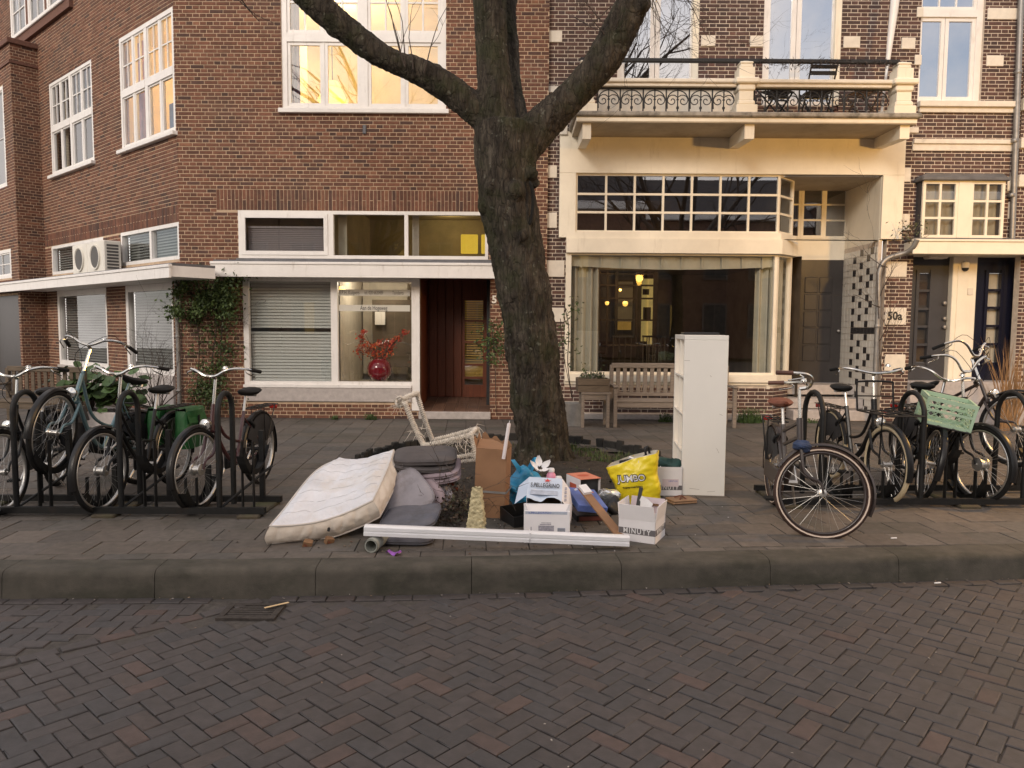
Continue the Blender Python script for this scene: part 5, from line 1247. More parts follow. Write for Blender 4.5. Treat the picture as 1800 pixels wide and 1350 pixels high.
# border along the side street: raised bed with hollyhock leaves and a bare shrub
bedc = G(190, 735)
BY = 10.9
b0, b1 = W(118,715,BY), W(300,715,BY)
bedo = tag(empty('raised_bed', ((b0.x+b1.x)/2, BY, 0)), 'low stone raised bed under the left side windows', 'planter')
bm_ = Matrix.Translation(((b0.x+b1.x)/2-.15, BY+.25, 0)) @ Matrix.Rotation(R_(-18), 4, 'Z'); L_ = (b1.x-b0.x)/2
for q in ((-L_,L_,-.3,-.2),(-L_,L_,.2,.3),(-L_,-L_+.1,-.2,.2),(L_-.1,L_,-.2,.2)): MB().cbox(q[0],q[1],q[2],q[3],0,.24,.01,bm_).build('bed_wall', 'stone_grey', bedo)
MB().box(-L_+.1, L_-.1, -.2, .2, .1, .2, bm_).build('earth', 'soil', bedo)
mb = MB()
def big_leaf(mb, p, s, rg, cols):
    d_ = Vector((rg.gauss(0,.5), rg.gauss(-.5,.4), 1)).normalized(); o_ = d_.orthogonal().normalized(); o_.rotate(Matrix.Rotation(rg.uniform(0,2*PI), 3, d_)); t = d_.cross(o_)
    c = rg.choice(cols); g = rg.uniform(.7,1.3); mb.col = (c[0]*g, c[1]*g, c[2]*g, 1); v = [p - d_*s*.12]
    for k in range(9):
        a_ = 2*PI*k/9; r_ = s*(.5 if k % 2 else .42)*rg.uniform(.9,1.1); v.append(p + o_*r_*math.cos(a_) + t*r_*math.sin(a_) + d_*s*.06*(k % 2))
    mb._add(v, [(0, k+1, (k+1) % 9 + 1) for k in range(9)])
for (cx, cy, lab) in ((147, 682, 'broad leafy hollyhock at the left end of the raised bed'), (208, 686, 'broad leafy hollyhock nearer the zinc corner pipe')):
    e = tag(empty('hollyhock', (W(cx,715,BY).x, BY+.2, .2)), lab, 'plant', 'leafy plants in the raised bed'); mb = MB(); st = MB(); o0 = Vector((W(cx,715,BY).x, BY+.2, .2))
    for _ in range(90):
        p = W(cx+rg.gauss(0,20), cy+rg.gauss(0,15), BY+.1+rg.uniform(-.2,.3)); big_leaf(mb, p, rg.uniform(.12,.24), rg, ((.055,.10,.03),(.07,.12,.04),(.04,.075,.025))); st.tube([o0, (o0+p)/2 + Vector((0,0,.05)), p], .004, 4)
    mb.build('foliage', 'leaf', e, smooth='all'); st.build('stem', 'leaf' if False else 'twig', e)
e = tag(empty('bare_shrub', (W(262,700,BY).x, BY+.2, .2)), 'leafless twiggy shrub against the side window near the corner', 'shrub'); mb = MB()
for _ in range(13): branch(mb, Vector((W(262,700,BY).x+rg.gauss(0,.05), BY+.2, .2)), Vector((rg.gauss(0,.42), rg.gauss(0,.2), 1)), rg.uniform(.6,1.15), .009, 2, rg, -.02, .5, 6, (2,3))
mb.build('stem', 'twig', e, smooth='all')
# dry ornamental grass at the right edge
mb = MB(); q = W(1772, 720, 11.3)
for _ in range(130):
    x_ = q.x + rg.gauss(0,.08); h_ = rg.uniform(.5,1.5); dx = rg.gauss(0,.2)*h_; g = rg.uniform(.7,1.3); mb.col = (.24*g,.14*g,.065*g,1); w_ = .006
    mb._add([(x_-w_, 11.3, 0), (x_+w_, 11.3, 0), (x_+dx*.5+w_, 11.25, h_*.6), (x_+dx, 11.2, h_), (x_+dx*.5-w_, 11.25, h_*.6)], [(0,1,2,4),(4,2,3)])
tag(mb.build('ornamental_grass', 'grass_blade'), 'tall dry tawny ornamental grass at the far right doorway', 'plant')
f = lambda r: W(1600 + r.gauss(0, 14), 408 + r.gauss(0, 9) - abs(r.gauss(0,6)), YR - .3)
bush('gutter_weed', 'small weed sprouting from the gutter above the swan-neck pipe', 'plant', W(1603,420,YR-.3), f, 110, .05, ((.07,.09,.04),(.10,.08,.045)), rg, [([W(1600,421,YR-.3), W(1594,395,YR-.3)], .004)])
vn = MB()
for (a_, b_, L_) in (((1548,690),(1545,560),1.3),((1545,560),(1530,440),1.2),((1546,600),(1575,520),.7),((1560,470),(1490,440),.6),((1547,540),(1500,530),.5),((1548,520),(1570,470),.6),((1600,430),(1630,430),.4),((1550,660),(1555,500),1.6)):
    p, q = W(*a_, YR-.17), W(*b_, YR-.17); branch(vn, p, (q-p).normalized(), L_, .009, 3, rg, -.03, .5, 6, (2,3))
tag(vn.build('bare_climber', 'twig'), 'bare climber stems winding up the swan-neck pipe beside the tiled porch', 'vine')
# ================================================================== BICYCLES AND RACKS
M('tyre_black', (.013,.0125,.0125), .85, var=.2, bump=.2, bscale=200, spec=.2)
M('tyre_cream', (.52,.43,.28), .8, var=.15)
M('tyre_brown', (.045,.022,.015), .8, var=.15)
M('tyre_stripe', (.62,.50,.40), .8, var=.1)
M('chrome', (.62,.60,.56), .22, metal=1, var=.1, scale=12)
M('alu', (.55,.54,.52), .38, metal=.9, var=.15, scale=14, dirt=(.3,.22,.15,.5), dthr=.62)
M('frame_black', (.010,.010,.011), .35, var=.2, spec=.35)
M('frame_teal', (.10,.17,.19), .35, var=.1, metal=.3, coat=.4)
M('frame_maroon', (.05,.012,.014), .35, var=.1, coat=.4)
M('frame_brown', (.032,.022,.02), .4, var=.15, coat=.3)
M('rubber', (.012,.012,.0125), .7, var=.2, spec=.25)
M('leather_brown', (.16,.045,.022), .5, var=.2, bump=.1)
M('grip_brown', (.10,.04,.025), .6, var=.2)
M('lens', (.75,.75,.72), .12, metal=.7, var=.1)
M('red_lens', (.35,.02,.015), .2, var=.1)
M('bag_black', (.02,.02,.022), .7, var=.25, scale=9, bump=.25, bscale=12)
M('bag_green', (.012,.085,.02), .45, var=.25, scale=7, bump=.35, bscale=9, bdist=.02)
M('crate_green', (.36,.50,.36), .5, var=.06)
WR, WB = .345, 1.10
def ring_mesh(R, r, n=44, k=8, mat='tyre_black', flat=1.0):
    mb = MB(); mb.lathe([(R + r*math.cos(2*PI*j/k), flat*r*math.sin(2*PI*j/k)) for j in range(k)], n, Matrix.Rotation(R_(90), 4, 'X'), closed=True); return mb
_tyres = {}
def shared(key, fn):
    if key not in _tyres: _tyres[key] = fn()
    return _tyres[key]
def spokes_mesh():
    mb = MB()
    for k in range(32):
        a = 2*PI*k/32; s = 1 if k % 2 else -1; a2 = a + (.5 if (k//2) % 2 else -.5)
        mb.tube([(.03*math.cos(a2), s*.03, .03*math.sin(a2)), ((WR-.045)*math.cos(a), 0, (WR-.045)*math.sin(a))], .0013, 3, cap=False)
    return mb.mesh('spokes', 'alu')
def wheel(root, M4, tyre='tyre_black', rim='alu', stripe=False, hubr=.028):
    o = link('wheel', shared(('hub', hubr), lambda: MB().lathe([(.006,-.06),(.008,-.045),(hubr,-.04),(hubr,-.03),(hubr*.7,-.025),(hubr*.7,.025),(hubr,.03),(hubr,.04),(.008,.045),(.006,.06)], 14, Matrix.Rotation(R_(90), 4, 'X')).mesh('wheel', 'alu', True)), root, True)
    o.matrix_local = M4
    link('tyre', shared(('tyre', tyre), lambda: ring_mesh(WR-.021, .021, mat=tyre).mesh('tyre', tyre, 'all')), o, True)
    link('rim', shared(('rim', rim), lambda: ring_mesh(WR-.047, .012, 44, 6, flat=1.3).mesh('rim', rim, 'all')), o, True)
    if stripe:
        for s in (-1, 1): link('tyre_stripe', shared(('st', s), lambda: MB().lathe([(WR-.030, s*.0205), (WR-.020, s*.0225)], 44, Matrix.Rotation(R_(90), 4, 'X')).mesh('tyre_stripe', 'tyre_stripe')), o, True)
    link('spokes', shared('spokes', spokes_mesh), o, True)
    return o
def bike(label, front, rear, raise_=0.0, steer=0.0, lean=0.0, frame='frame_black', men=False, tyre='tyre_black', rim='alu', stripe=False, saddle='rubber', grip='rubber', bar='chrome', hubr=.028, fender='frame_black', frack=False, bagmat=None, lamp=True, carrier=True, chain=True, postmat='alu', bars='swept', hgt=0.0, crate=False, cable=True, skirt=False, ft=1.0, frz=.80):
    f = Vector((front[0], front[1], 0)); r = Vector((rear[0], rear[1], 0)); d = (f - r).normalized(); yaw = math.atan2(d.y, d.x)
    pit = math.asin(min(.6, raise_/WB)); loc = f - d*WB*math.cos(pit)
    root = tag(bpy.data.objects.new('bicycle', None), label, 'bicycle', 'bicycles parked in the street racks'); COL.objects.link(root)
    root.matrix_world = Matrix.Translation(loc) @ Matrix.Rotation(yaw, 4, 'Z') @ Matrix.Rotation(lean, 4, 'X') @ Matrix.Translation((0,0,WR)) @ Matrix.Rotation(-pit, 4, 'Y') @ Matrix.Translation((0,0,-WR))
    def part(mb, name, mat, sm=True): return mb.build(name, mat, root, smooth=sm, local=True)
    BB = Vector((.46,0,.29)); ST = Vector((.30,0,.74+hgt)); HB = Vector((.885,0,.66)); HT = Vector((.845,0,.86+hgt)); RH = Vector((0,0,WR)); FH = Vector((WB,0,WR))
    mb = MB(); mb.tube([BB, ST], .016*ft, 8); mb.tube([HB, HT], .019*ft, 10)
    if men:
        mb.tube([ST + Vector((.02,0,-.05)), HT - Vector((0,0,.03))], .016, 8); mb.tube([BB, HB + Vector((-.01,0,.03))], .018*ft, 8)
        if stripe: mb.tube([ST + Vector((.04,0,-.16)), HT - Vector((-.01,0,.14))], .015, 8)
    else:
        mb.tube(smooth_path([BB, BB + Vector((.12,0,.05)), Vector((.70,0,.45)), HB + Vector((-.01,0,.03))]), .018*ft, 8); mb.tube(smooth_path([ST - Vector((-.03,0,.28)), Vector((.50,0,.50)), Vector((.68,0,.58)), HT - Vector((0,0,.06))]), .014, 8)
    for s in (-1, 1):
        mb.tube([BB + Vector((0,s*.03,0)), RH + Vector((0,s*.06,0))], .010, 6); mb.tube([ST + Vector((.02,s*.012,-.06)), RH + Vector((0,s*.06,0))], .008, 6)
    part(mb, 'frame', frame)
    # saddle
    sp = ST + Vector((-.055,0,.17)); part(MB().tube([ST, ST + Vector((-.045,0,.15))], .0125, 8), 'seatpost', postmat)
    prof = [(-.14,.075,.012),(-.12,.10,.03),(-.06,.105,.035),(0,.075,.03),(.06,.04,.028),(.12,.026,.022),(.145,.015,.01)]; vs_ = []; n = 10
    mb = MB()
    for x, hw, h in prof:
        for k in range(n):
            a = 2*PI*k/n; cz = math.sin(a); vs_.append((sp.x + x, hw*math.cos(a), sp.z + (h*cz if cz > 0 else h*1.1*cz) + .03*(x/.14)**2*.6))
    fs = [(i*n+k, i*n+(k+1) % n, (i+1)*n+(k+1) % n, (i+1)*n+k) for i in range(len(prof)-1) for k in range(n)] + [tuple(range(n))[::-1], tuple((len(prof)-1)*n+k for k in range(n))]
    mb._add(vs_, fs); sd_ = part(mb, 'saddle', saddle)
    mb = MB(); [mb.tube([sp + Vector((-.09, s*.05, -.045)), sp + Vector((-.09, s*.05, -.02))], .014, 8) for s in (-1, 1)]; mb.tube([sp + Vector((-.1,-.05,-.04)), sp + Vector((-.1,.05,-.04))], .006, 5)
    mb.build('saddle_springs', 'alu', sd_, smooth=True, local=True)
    # rear wheel, mudguard, carrier
    wheel(root, Matrix.Translation(RH), tyre, rim, stripe)
    def guard(c, a0, a1, M4=None):
        mb = MB(); N = 20; Rg = WR + .02
        for i in range(N+1):
            a = R_(a0 + (a1-a0)*i/N)
        prof = [(-.028,-.014),(-.018,.002),(0,.006),(.018,.002),(.028,-.014)]; vs_ = []
        for i in range(N+1):
            a = R_(a0 + (a1-a0)*i/N)
            for y, dr in prof:
                p = c + Vector(((Rg+dr)*math.cos(a), y, (Rg+dr)*math.sin(a))); vs_.append(M4 @ p if M4 else p)
        k = len(prof); mb._add(vs_, [(i*k+j, i*k+j+1, (i+1)*k+j+1, (i+1)*k+j) for i in range(N) for j in range(k-1)]); return mb
    part(guard(RH, 10, 195), 'mudguard', fender)
    if carrier:
        zc_ = WR*2 + .06; mb = MB()
        for y in (-.06, 0, .06): mb.tube([(-.30, y, zc_), (.20, y, zc_)], .006, 6)
        for x in (-.30, -.12, .05, .2): mb.tube([(x, -.065, zc_), (x, .065, zc_)], .006, 6)
        for s in (-1, 1): mb.tube([(-.22, s*.065, zc_), (0, s*.065, WR)], .006, 6); mb.tube([(.02, s*.065, zc_), (0, s*.065, WR)], .005, 6)
        part(mb, 'carrier', 'frame_black'); part(MB().cbox(-.345, -.32, -.04, .04, zc_-.05, zc_-.01, .008), 'tail_light', 'red_lens')
    if chain: part(MB().cbox(-.06, .56, -.075, -.045, .24, .40, .03), 'chain_case', fender)
    mb = MB(); mb.tube([BB + Vector((0,-.09,0)), BB + Vector((0,.09,0))], .018, 8); mb.tube([BB + Vector((0,-.085,0)), BB + Vector((.12,-.09,-.11))], .009, 6); mb.tube([BB + Vector((0,.085,0)), BB + Vector((-.12,.09,.11))], .009, 6); part(mb, 'crank', 'alu')
    for s, e in ((-1, (.12,-.14,-.11)), (1, (-.12,.14,.11))):
        p = BB + Vector(e); part(MB().cbox(p.x-.045, p.x+.045, p.y-.045, p.y+.045, p.z-.012, p.z+.012, .005), 'pedal', 'rubber', False)
    # everything that turns with the handlebar
    ax = (HT - HB).normalized(); S = Matrix.Translation(HB) @ Matrix.Rotation(steer, 4, ax) @ Matrix.Translation(-HB)
    wheel(root, S @ Matrix.Translation(FH), tyre, rim, stripe, hubr)
    part(guard(FH, -15, 120 if not stripe else 160, S), 'mudguard', fender)
    mb = MB(); crown = HB - ax*.03; mb.tube([HB, crown], .022, 8, m=S); mb.tube([crown + Vector((0,-.055,0)), crown + Vector((0,.055,0))], .014, 8, m=S)
    for s in (-1, 1): mb.tube(smooth_path([crown + Vector((0,s*.05,0)), crown + Vector((.06,s*.052,-.17)), FH + Vector((-.035,s*.056,.07)), FH + Vector((0,s*.056,0))]), [.013]*4+[.012]*4+[.009]*5, 7, m=S)
    part(mb, 'fork', frame if not (hubr > .04) else frame)
    SB = HT + ax*.22; fw = Vector((.05,0,.02))
    mb = MB(); mb.tube([HT, SB], .0125, 8, m=S); mb.tube([SB, SB + fw], .014, 8, m=S); part(mb, 'stem', bar)
    O = SB + fw; 
    if bars == 'swept': half = [(0,0,0),(.015,.06,.01),(.01,.14,.05),(-.04,.22,.065),(-.13,.275,.05),(-.23,.295,.03)]
    elif bars == 'high': half = [(0,0,0),(.0,.05,.01),(.0,.12,.10),(-.02,.20,.14),(-.10,.27,.13),(-.20,.29,.11)]
    else: half = [(0,0,0),(.01,.10,.01),(.0,.20,.03),(-.05,.27,.04),(-.14,.30,.03),(-.2,.305,.02)]
    full = [O + Vector((x,-y,z)) for x, y, z in half[::-1]] + [O + Vector(q) for q in half[1:]]
    hb = part(MB().tube(smooth_path(full, 5), .0115, 8, m=S), 'handlebar', bar)
    for s in (-1, 1):
        e1 = O + Vector((half[-1][0], s*half[-1][1], half[-1][2])); e0 = O + Vector((half[-2][0], s*half[-2][1], half[-2][2])); dv = (e1-e0).normalized()
        MB().tube([e1 - dv*.09, e1 + dv*.03], .0165, 8, m=S).build('grip', grip, hb, smooth=True, local=True)
        lv = e0 + Vector((.03, -s*.02, -.0)); MB().tube(smooth_path([lv, lv + Vector((.03,s*.03,-.025)), e1 + Vector((.06,0,-.045))]), .0055, 5, m=S).build('brake_lever', 'chrome' if bar == 'chrome' else 'frame_black', hb, smooth=True, local=True)
        if cable: MB().tube(smooth_path([lv, lv + Vector((.12,-s*.08,.05)), O + Vector((.12,-s*.02,-.10)), HT + Vector((.03,0,-.02))]), .0025, 4, m=S).build('cable', 'rubber', hb, smooth=True, local=True)
    MB().lathe([(0,.03),(.018,.025),(.026,.005),(.026,0)], 12, S @ TRS(O + Vector((-.02,.12,.06)))).build('bell', 'chrome', hb, smooth=True, local=True)
    if lamp:
        p = HB + Vector((.085,0,.04)); L4 = S @ Matrix.Translation(p) @ Matrix.Rotation(R_(90), 4, 'Y')
        hl = part(MB().lathe([(.0,-.06),(.025,-.06),(.045,-.025),(.05,.0),(.05,.012)], 14, L4), 'headlight', 'chrome'); MB().lathe([(.048,.010),(.035,.019),(0,.024)], 14, L4).build('lens', 'lens', hl, smooth=True, local=True)
        MB().tube([HB + Vector((.01,0,.02)), p], .006, 5, m=S).build('bracket', 'frame_black', hl, local=True)
    if frack:
        z = frz; mb = MB(); x0, x1, hy = WB-.22, WB+.24, .17
        for y in (-hy, -.06, .06, hy): mb.tube([(x0, y, z), (x1, y, z)], .008, 6, m=S)
        for x in (x0, (x0+x1)/2, x1): mb.tube([(x, -hy, z), (x, hy, z)], .008, 6, m=S)
        mb.tube(smooth_path([Vector(q) for q in ((x0, -hy, z), (x0-.03, -hy, z+.22), (x0-.03, -hy+.03, z+.26), (x0-.03, hy-.03, z+.26), (x0-.03, hy, z+.22), (x0, hy, z))], 4), .009, 6, m=S); mb.tube([(x0-.02, -hy, z+.13), (x0-.02, hy, z+.13)], .007, 6, m=S)
        for s in (-1, 1): mb.tube([(WB+.1, s*.12, z), (WB, s*.07, WR)], .007, 6, m=S)
        part(mb, 'front_carrier', 'frame_black')
    if bagmat:
        for s in (-1, 1):
            mb = MB()
            def fn(u, v, s=s):
                a = 2*PI*u; w_ = .16*(1 + .12*math.sin(v*3)); q = Vector((-.06 + w_*max(-1, min(1, 1.25*math.cos(a))), s*(.135 + .075*max(-1, min(1, 1.25*math.sin(a)))), WR*2 + .03 - .36*v)); return q + Vector((noise.noise(q*9), noise.noise(q*9+Vector((5,0,0))), 0))*.012
            mb.grid(fn, 24, 8); b_ = part(mb, 'pannier', bagmat, 'all')
            MB().grid(lambda u, v, s=s: Vector((-.23 + .34*u, s*(.06 + .165*v), WR*2 + .055 - .16*max(0, v-.75)*4*.9 + .012*noise.noise(Vector((u*5, v*5, s))))), 8, 8).build('flap', bagmat, b_, smooth='all', local=True)
            MB().box(-.08, -.05, s*.222, s*.228, WR*2-.20, WR*2-.02).build('strap', 'rubber', b_, local=True)
    if skirt:
        for s in (-1, 1):
            MB().grid(lambda u, v, s=s: RH + Vector(((.10+.235*v)*math.cos(R_(25+120*u)), s*(.034+.012*v*(1-v)*4), (.10+.235*v)*math.sin(R_(25+120*u)))), 14, 4).build('coat_guard', 'bag_black', root, smooth='all', local=True)
    lk = Vector((.205, 0, .60)); la = Matrix.Translation(lk) @ Matrix.Rotation(R_(35), 4, 'Y'); lo2 = part(MB().tube([(.0, .052*math.cos(t), .05*math.sin(t)-.0) for t in [R_(-60+15*k) for k in range(21)]], .012, 7, m=la), 'ring_lock', 'rubber')
    MB().cbox(-.015, .015, -.035, .035, .04, .065, .006, la).build('lock_case', 'rubber', lo2, local=True)
    part(MB().tube([BB + Vector((-.05,.06,-.0)), BB + Vector((-.22,.13,-.24))], .009, 6), 'kickstand', 'alu')
    return root, S
GP = lambda x, y: G(x, y)
bike('black bicycle cut by the left edge of the picture, black bags behind', (-4.05, 5.85), GP(95, 858), frame='frame_black', bagmat='bag_black', steer=R_(-12), skirt=True)
bike('pale teal bicycle with its front wheel raised in the rack', (-3.80, 6.02), (-3.60, 7.06), raise_=.30, skirt=True, frame='frame_teal', steer=R_(14), hgt=.05, bars='swept', fender='frame_black', postmat='frame_teal')
b3, _ = bike('black bicycle with bright green double panniers', GP(182, 901), GP(283, 861), frame='frame_black', bagmat='bag_green', steer=R_(-2), hubr=.045, hgt=.02, lamp=False, cable=False)
bike('dark maroon bicycle nearest to the mattress, empty rear carrier', GP(352, 898), GP(432, 861), frame='frame_maroon', skirt=True, steer=R_(-6), hubr=.05, hgt=.0, postmat='alu', cable=False)
b5, S5 = bike('dark brown bicycle with brown saddle and front wheel turned flat to the street', (2.14, 5.30), (2.30, 6.44), frame='frame_brown', men=True, stripe=True, skirt=True, ft=1.3, tyre='tyre_brown', rim='frame_brown', saddle='leather_brown', grip='grip_brown', steer=R_(84), fender='frame_brown', lamp=False, cable=False)
bike('black transport bicycle with cream tyres and tubular front carrier', GP(1553, 884), (3.30, 7.45), frame='frame_black', men=False, tyre='tyre_cream', rim='frame_black', skirt=True, ft=1.35, frack=True, steer=R_(4), saddle='rubber', hgt=.04, bars='flat', cable=False)
b7, S7 = bike('black bicycle with pale green plastic crate on its front carrier', (3.70, 6.62), (4.10, 7.65), frame='frame_black', frack=True, frz=.70, skirt=True, ft=1.25, steer=R_(4), lean=R_(-11), cable=False, lamp=False)
bike('black electric bicycle with silver raised handlebar and large front hub', GP(1715, 883), (4.13, 7.45), frame='frame_black', skirt=True, ft=1.9, steer=R_(10), hubr=.06, bars='high', hgt=.06, lamp=False)
bike('bicycle with brown top tube cut by the right edge of the picture', (4.62, 6.75), (4.28, 7.8), raise_=.28, frame='frame_brown', men=True, steer=R_(8), bars='high')
# saddle cover tied to the brown bicycle
M('cloth_navy', (.03,.05,.11), .9, var=.3, scale=12, bump=.4, bscale=12)
q = S5 @ Vector((.93, 0, .70)); mb = MB(); mb.grid(lambda u, v: S5 @ (Vector((.90, 0, .655)) + Vector((.07*math.cos(2*PI*u)*math.sin(PI*v), .085*math.sin(2*PI*u)*math.sin(PI*v), .045*math.cos(PI*v))) * (1 + .3*noise.noise(Vector((u*5, v*5, 2))))), 18, 10)
sc = mb.build('cloth_bundle', 'cloth_navy'); sc.matrix_world = b5.matrix_world.copy(); tag(sc, 'dark blue cloth bundle tied round the head of the brown bicycle', 'cloth')
# crate
cr_ = tag(bpy.data.objects.new('plastic_crate', None), 'pale green latticed plastic crate on a front bicycle carrier', 'crate'); COL.objects.link(cr_)
cr_.matrix_world = b7.matrix_world @ S7 @ Matrix.Translation((WB-.0, 0, .712)) @ Matrix.Rotation(R_(6), 4, 'Y')
hx, hy, hz = .14, .19, .245
def crate_side(L, mm, lattice=True):
    mb = MB(); mb.box(-L, L, -.006, .006, 0, .03, mm); mb.box(-L, L, -.009, .009, hz-.035, hz, mm); mb.box(-L, L, -.006, .006, hz*.48, hz*.56, mm)
    for s in (-1, 1): mb.box(s*L-.012, s*L+.012, -.008, .008, 0, hz, mm)
    for z0_, z1_ in ((.03, hz*.48), (hz*.56, hz-.035)):
        n = max(5, int(L*2/.062)); st = 2*L/n; h = z1_-z0_
        for k in range(-3, n):
            for s in (1, -1):
                xa = -L + k*st; xb = xa + st*1.6
                if s < 0: xa, xb = xb, xa
                za, zb = z0_, z1_
                lo, hi = -L, L
                def clip(xa, za, xb, zb):
                    t0, t1 = 0., 1.
                    for b_, sg in ((lo, 1), (hi, -1)):
                        fa, fb = sg*(xa-b_), sg*(xb-b_)
                        if fa < 0 and fb < 0: return None
                        if fa < 0: t0 = max(t0, fa/(fa-fb))
                        if fb < 0: t1 = min(t1, fa/(fa-fb))
                    return (xa+(xb-xa)*t0, za+(zb-za)*t0, xa+(xb-xa)*t1, za+(zb-za)*t1) if t1 > t0 else None
                c = clip(xa, za, xb, zb)
                if c: mb.bar(mm @ Vector((c[0], s*.0012, c[1])), mm @ Vector((c[2], s*.0012, c[3])), .0065, .005)
    return mb
for s in (-1, 1):
    crate_side(hy, TRS((s*hx, 0, 0), R_(90))).build('side_panel', 'crate_green', cr_, local=True); crate_side(hx-.01, TRS((0, s*hy, 0), 0)).build('end_panel', 'crate_green', cr_, local=True)
MB().box(-hx+.01, hx-.01, -hy+.01, hy-.01, -.002, .008).build('base', 'crate_green', cr_, local=True)
# racks
M('rack_black', (.011,.011,.011), .55, var=.25, scale=14, spec=.3, dirt=(.06,.035,.02,.4), dthr=.62)
M('sleeper', (.07,.055,.035), .95, var=.35, scale=10, bump=.5, bscale=30, dirt=(.05,.06,.02,.7), dthr=.5)
def rack(label, x0, y0, x1, slope, hoops, holders, dep=.42, ztop=.98):
    r = tag(empty('bike_rack', (x0, y0, 0)), label, 'bike rack', 'black steel bicycle racks'); yy = lambda x: y0 + (x-x0)*slope
    for d_ in (0, dep): MB().bar((x0, yy(x0)+d_, .05), (x1, yy(x1)+d_, .05), .045, .05).build('rail', 'rack_black', r)
    n = max(2, int((x1-x0)/1.4))
    for k in range(n+1):
        x = x0 + .12 + (x1-x0-.24)*k/n; MB().cbox(x-.09, x+.09, yy(x)-.07, yy(x)+dep+.07, -.01, .026, .01).build('sleeper', 'sleeper', r)
    for x in hoops:
        hd2 = dep*.36; p = [(x,yy(x)+.02,.03)] + [(x, yy(x) + .02 + hd2 - hd2*math.cos(t), ztop-hd2 + hd2*math.sin(t)) for t in [PI*k/10 for k in range(11)]] + [(x, yy(x)+.02+2*hd2, .03)]
        MB().tube(p, .0225, 10).build('hoop', 'rack_black', r, smooth=True)
        MB().tube([(x, yy(x)+.02, .06), (x+.30, yy(x)+dep-.02, .34)], .011, 6).build('brace', 'rack_black', r)
    for x, zz in holders:
        for s in (-1, 1): MB().box(x+s*.045-.004, x+s*.045+.004, yy(x)+.06, yy(x)+.10, .05, .30+zz).build('holder_post', 'rack_black', r)
        mb = MB(); t = [( (yy(x)+dep/2) - .33*math.cos(a), zz + .36 - .345*math.sin(a)) for a in [R_(25+13*k) for k in range(11)]]
        vs_ = []
        for (y, z) in t:
            for dx, dz in ((-.045,.05),(-.03,0),(.03,0),(.045,.05)): vs_.append((x+dx, y, z-.01+dz))
        mb._add(vs_, [(i*4+j, i*4+j+1, i*4+j+5, i*4+j+4) for i in range(10) for j in range(3)]); mb.build('wheel_tray', 'rack_black', r)
        MB().box(x-.02, x+.02, yy(x)+dep-.02, yy(x)+dep+.02, .05, .34+zz).build('holder_post', 'rack_black', r)
def gx(px, py): return G(px, py).x
rack('black steel bicycle rack left of the mattress', gx(-90, 905), 5.80, gx(482, 897), .012, [gx(32, 905), gx(217, 905), gx(393, 903)], [(gx(75,905), .30), (gx(160,905), .0), (gx(262,905), .30), (gx(340,902), 0), (gx(440,902), .30)])
rack('black steel bicycle rack right of the white shelving unit', gx(1352, 884), 6.28, gx(1990, 880), .03, [gx(1430,884), gx(1603,884), gx(1768,880)], [(gx(1480,884), 0), (gx(1552,884), 0), (gx(1660,884), .3), (gx(1712,884), 0), (gx(1840,884), .3)], dep=.55)
# ================================================================== BENCHES AND THE LIKE
M('teak', (.20,.165,.135), .85, var=.25, scale=6, stretch=(1,8,8), bump=.2, bscale=14)
M('teak_dark', (.12,.09,.062), .85, var=.3, scale=6, stretch=(1,8,8), bump=.2, bscale=14)
def bench(name, label, loc, L, rot=0, mat='teak', hs=.42, hb=.90):
    b = tag(bpy.data.objects.new(name, None), label, 'bench'); COL.objects.link(b); b.matrix_world = TRS(loc, rot)
    P_ = lambda mb, n: mb.build(n, mat, b, local=True)
    for s in (-1, 1):
        P_(MB().cbox(s*L/2-.03, s*L/2+.03, .0, .06, 0, .62, .006), 'leg'); P_(MB().cbox(s*L/2-.03, s*L/2+.03, .48, .54, 0, hb-.03, .006), 'leg'); P_(MB().cbox(s*L/2-.04, s*L/2+.04, -.03, .54, .62, .65, .008), 'armrest')
    P_(MB().cbox(-L/2+.03, L/2-.03, .01, .05, hs-.11, hs-.025, .005), 'apron')
    for k in range(5): P_(MB().cbox(-L/2+.02, L/2-.02, .0+k*.10, .08+k*.10, hs-.022, hs, .005), 'seat_slat')
    P_(MB().cbox(-L/2, L/2, .485, .535, hb-.08, hb, .008), 'top_rail'); P_(MB().cbox(-L/2+.03, L/2-.03, .49, .53, hs+.03, hs+.09, .005), 'bottom_rail')
    n = int((L-.1)/.108)
    for k in range(n):
        x = -L/2 + .05 + (L-.1)*(k+.5)/n; P_(MB().cbox(x-.032, x+.032, .50, .52, hs+.09, hb-.08, .004), 'back_slat')
    return b
bx_ = W(1075, 690, 11.45).x; bx2 = W(1295, 690, 11.45).x
bench('garden_bench', 'weathered slatted wooden bench under the bay window behind the white shelving', ((bx_+bx2)/2, 11.35, 0), bx2-bx_-.1, hb=.98)
bl = W(30, 640, 11.4); bench('garden_bench', 'old mossy wooden bench at the far left behind the bicycles', (W(40, 640, 10.6).x-.1, 10.6, 0), 1.35, R_(-12), 'teak_dark')
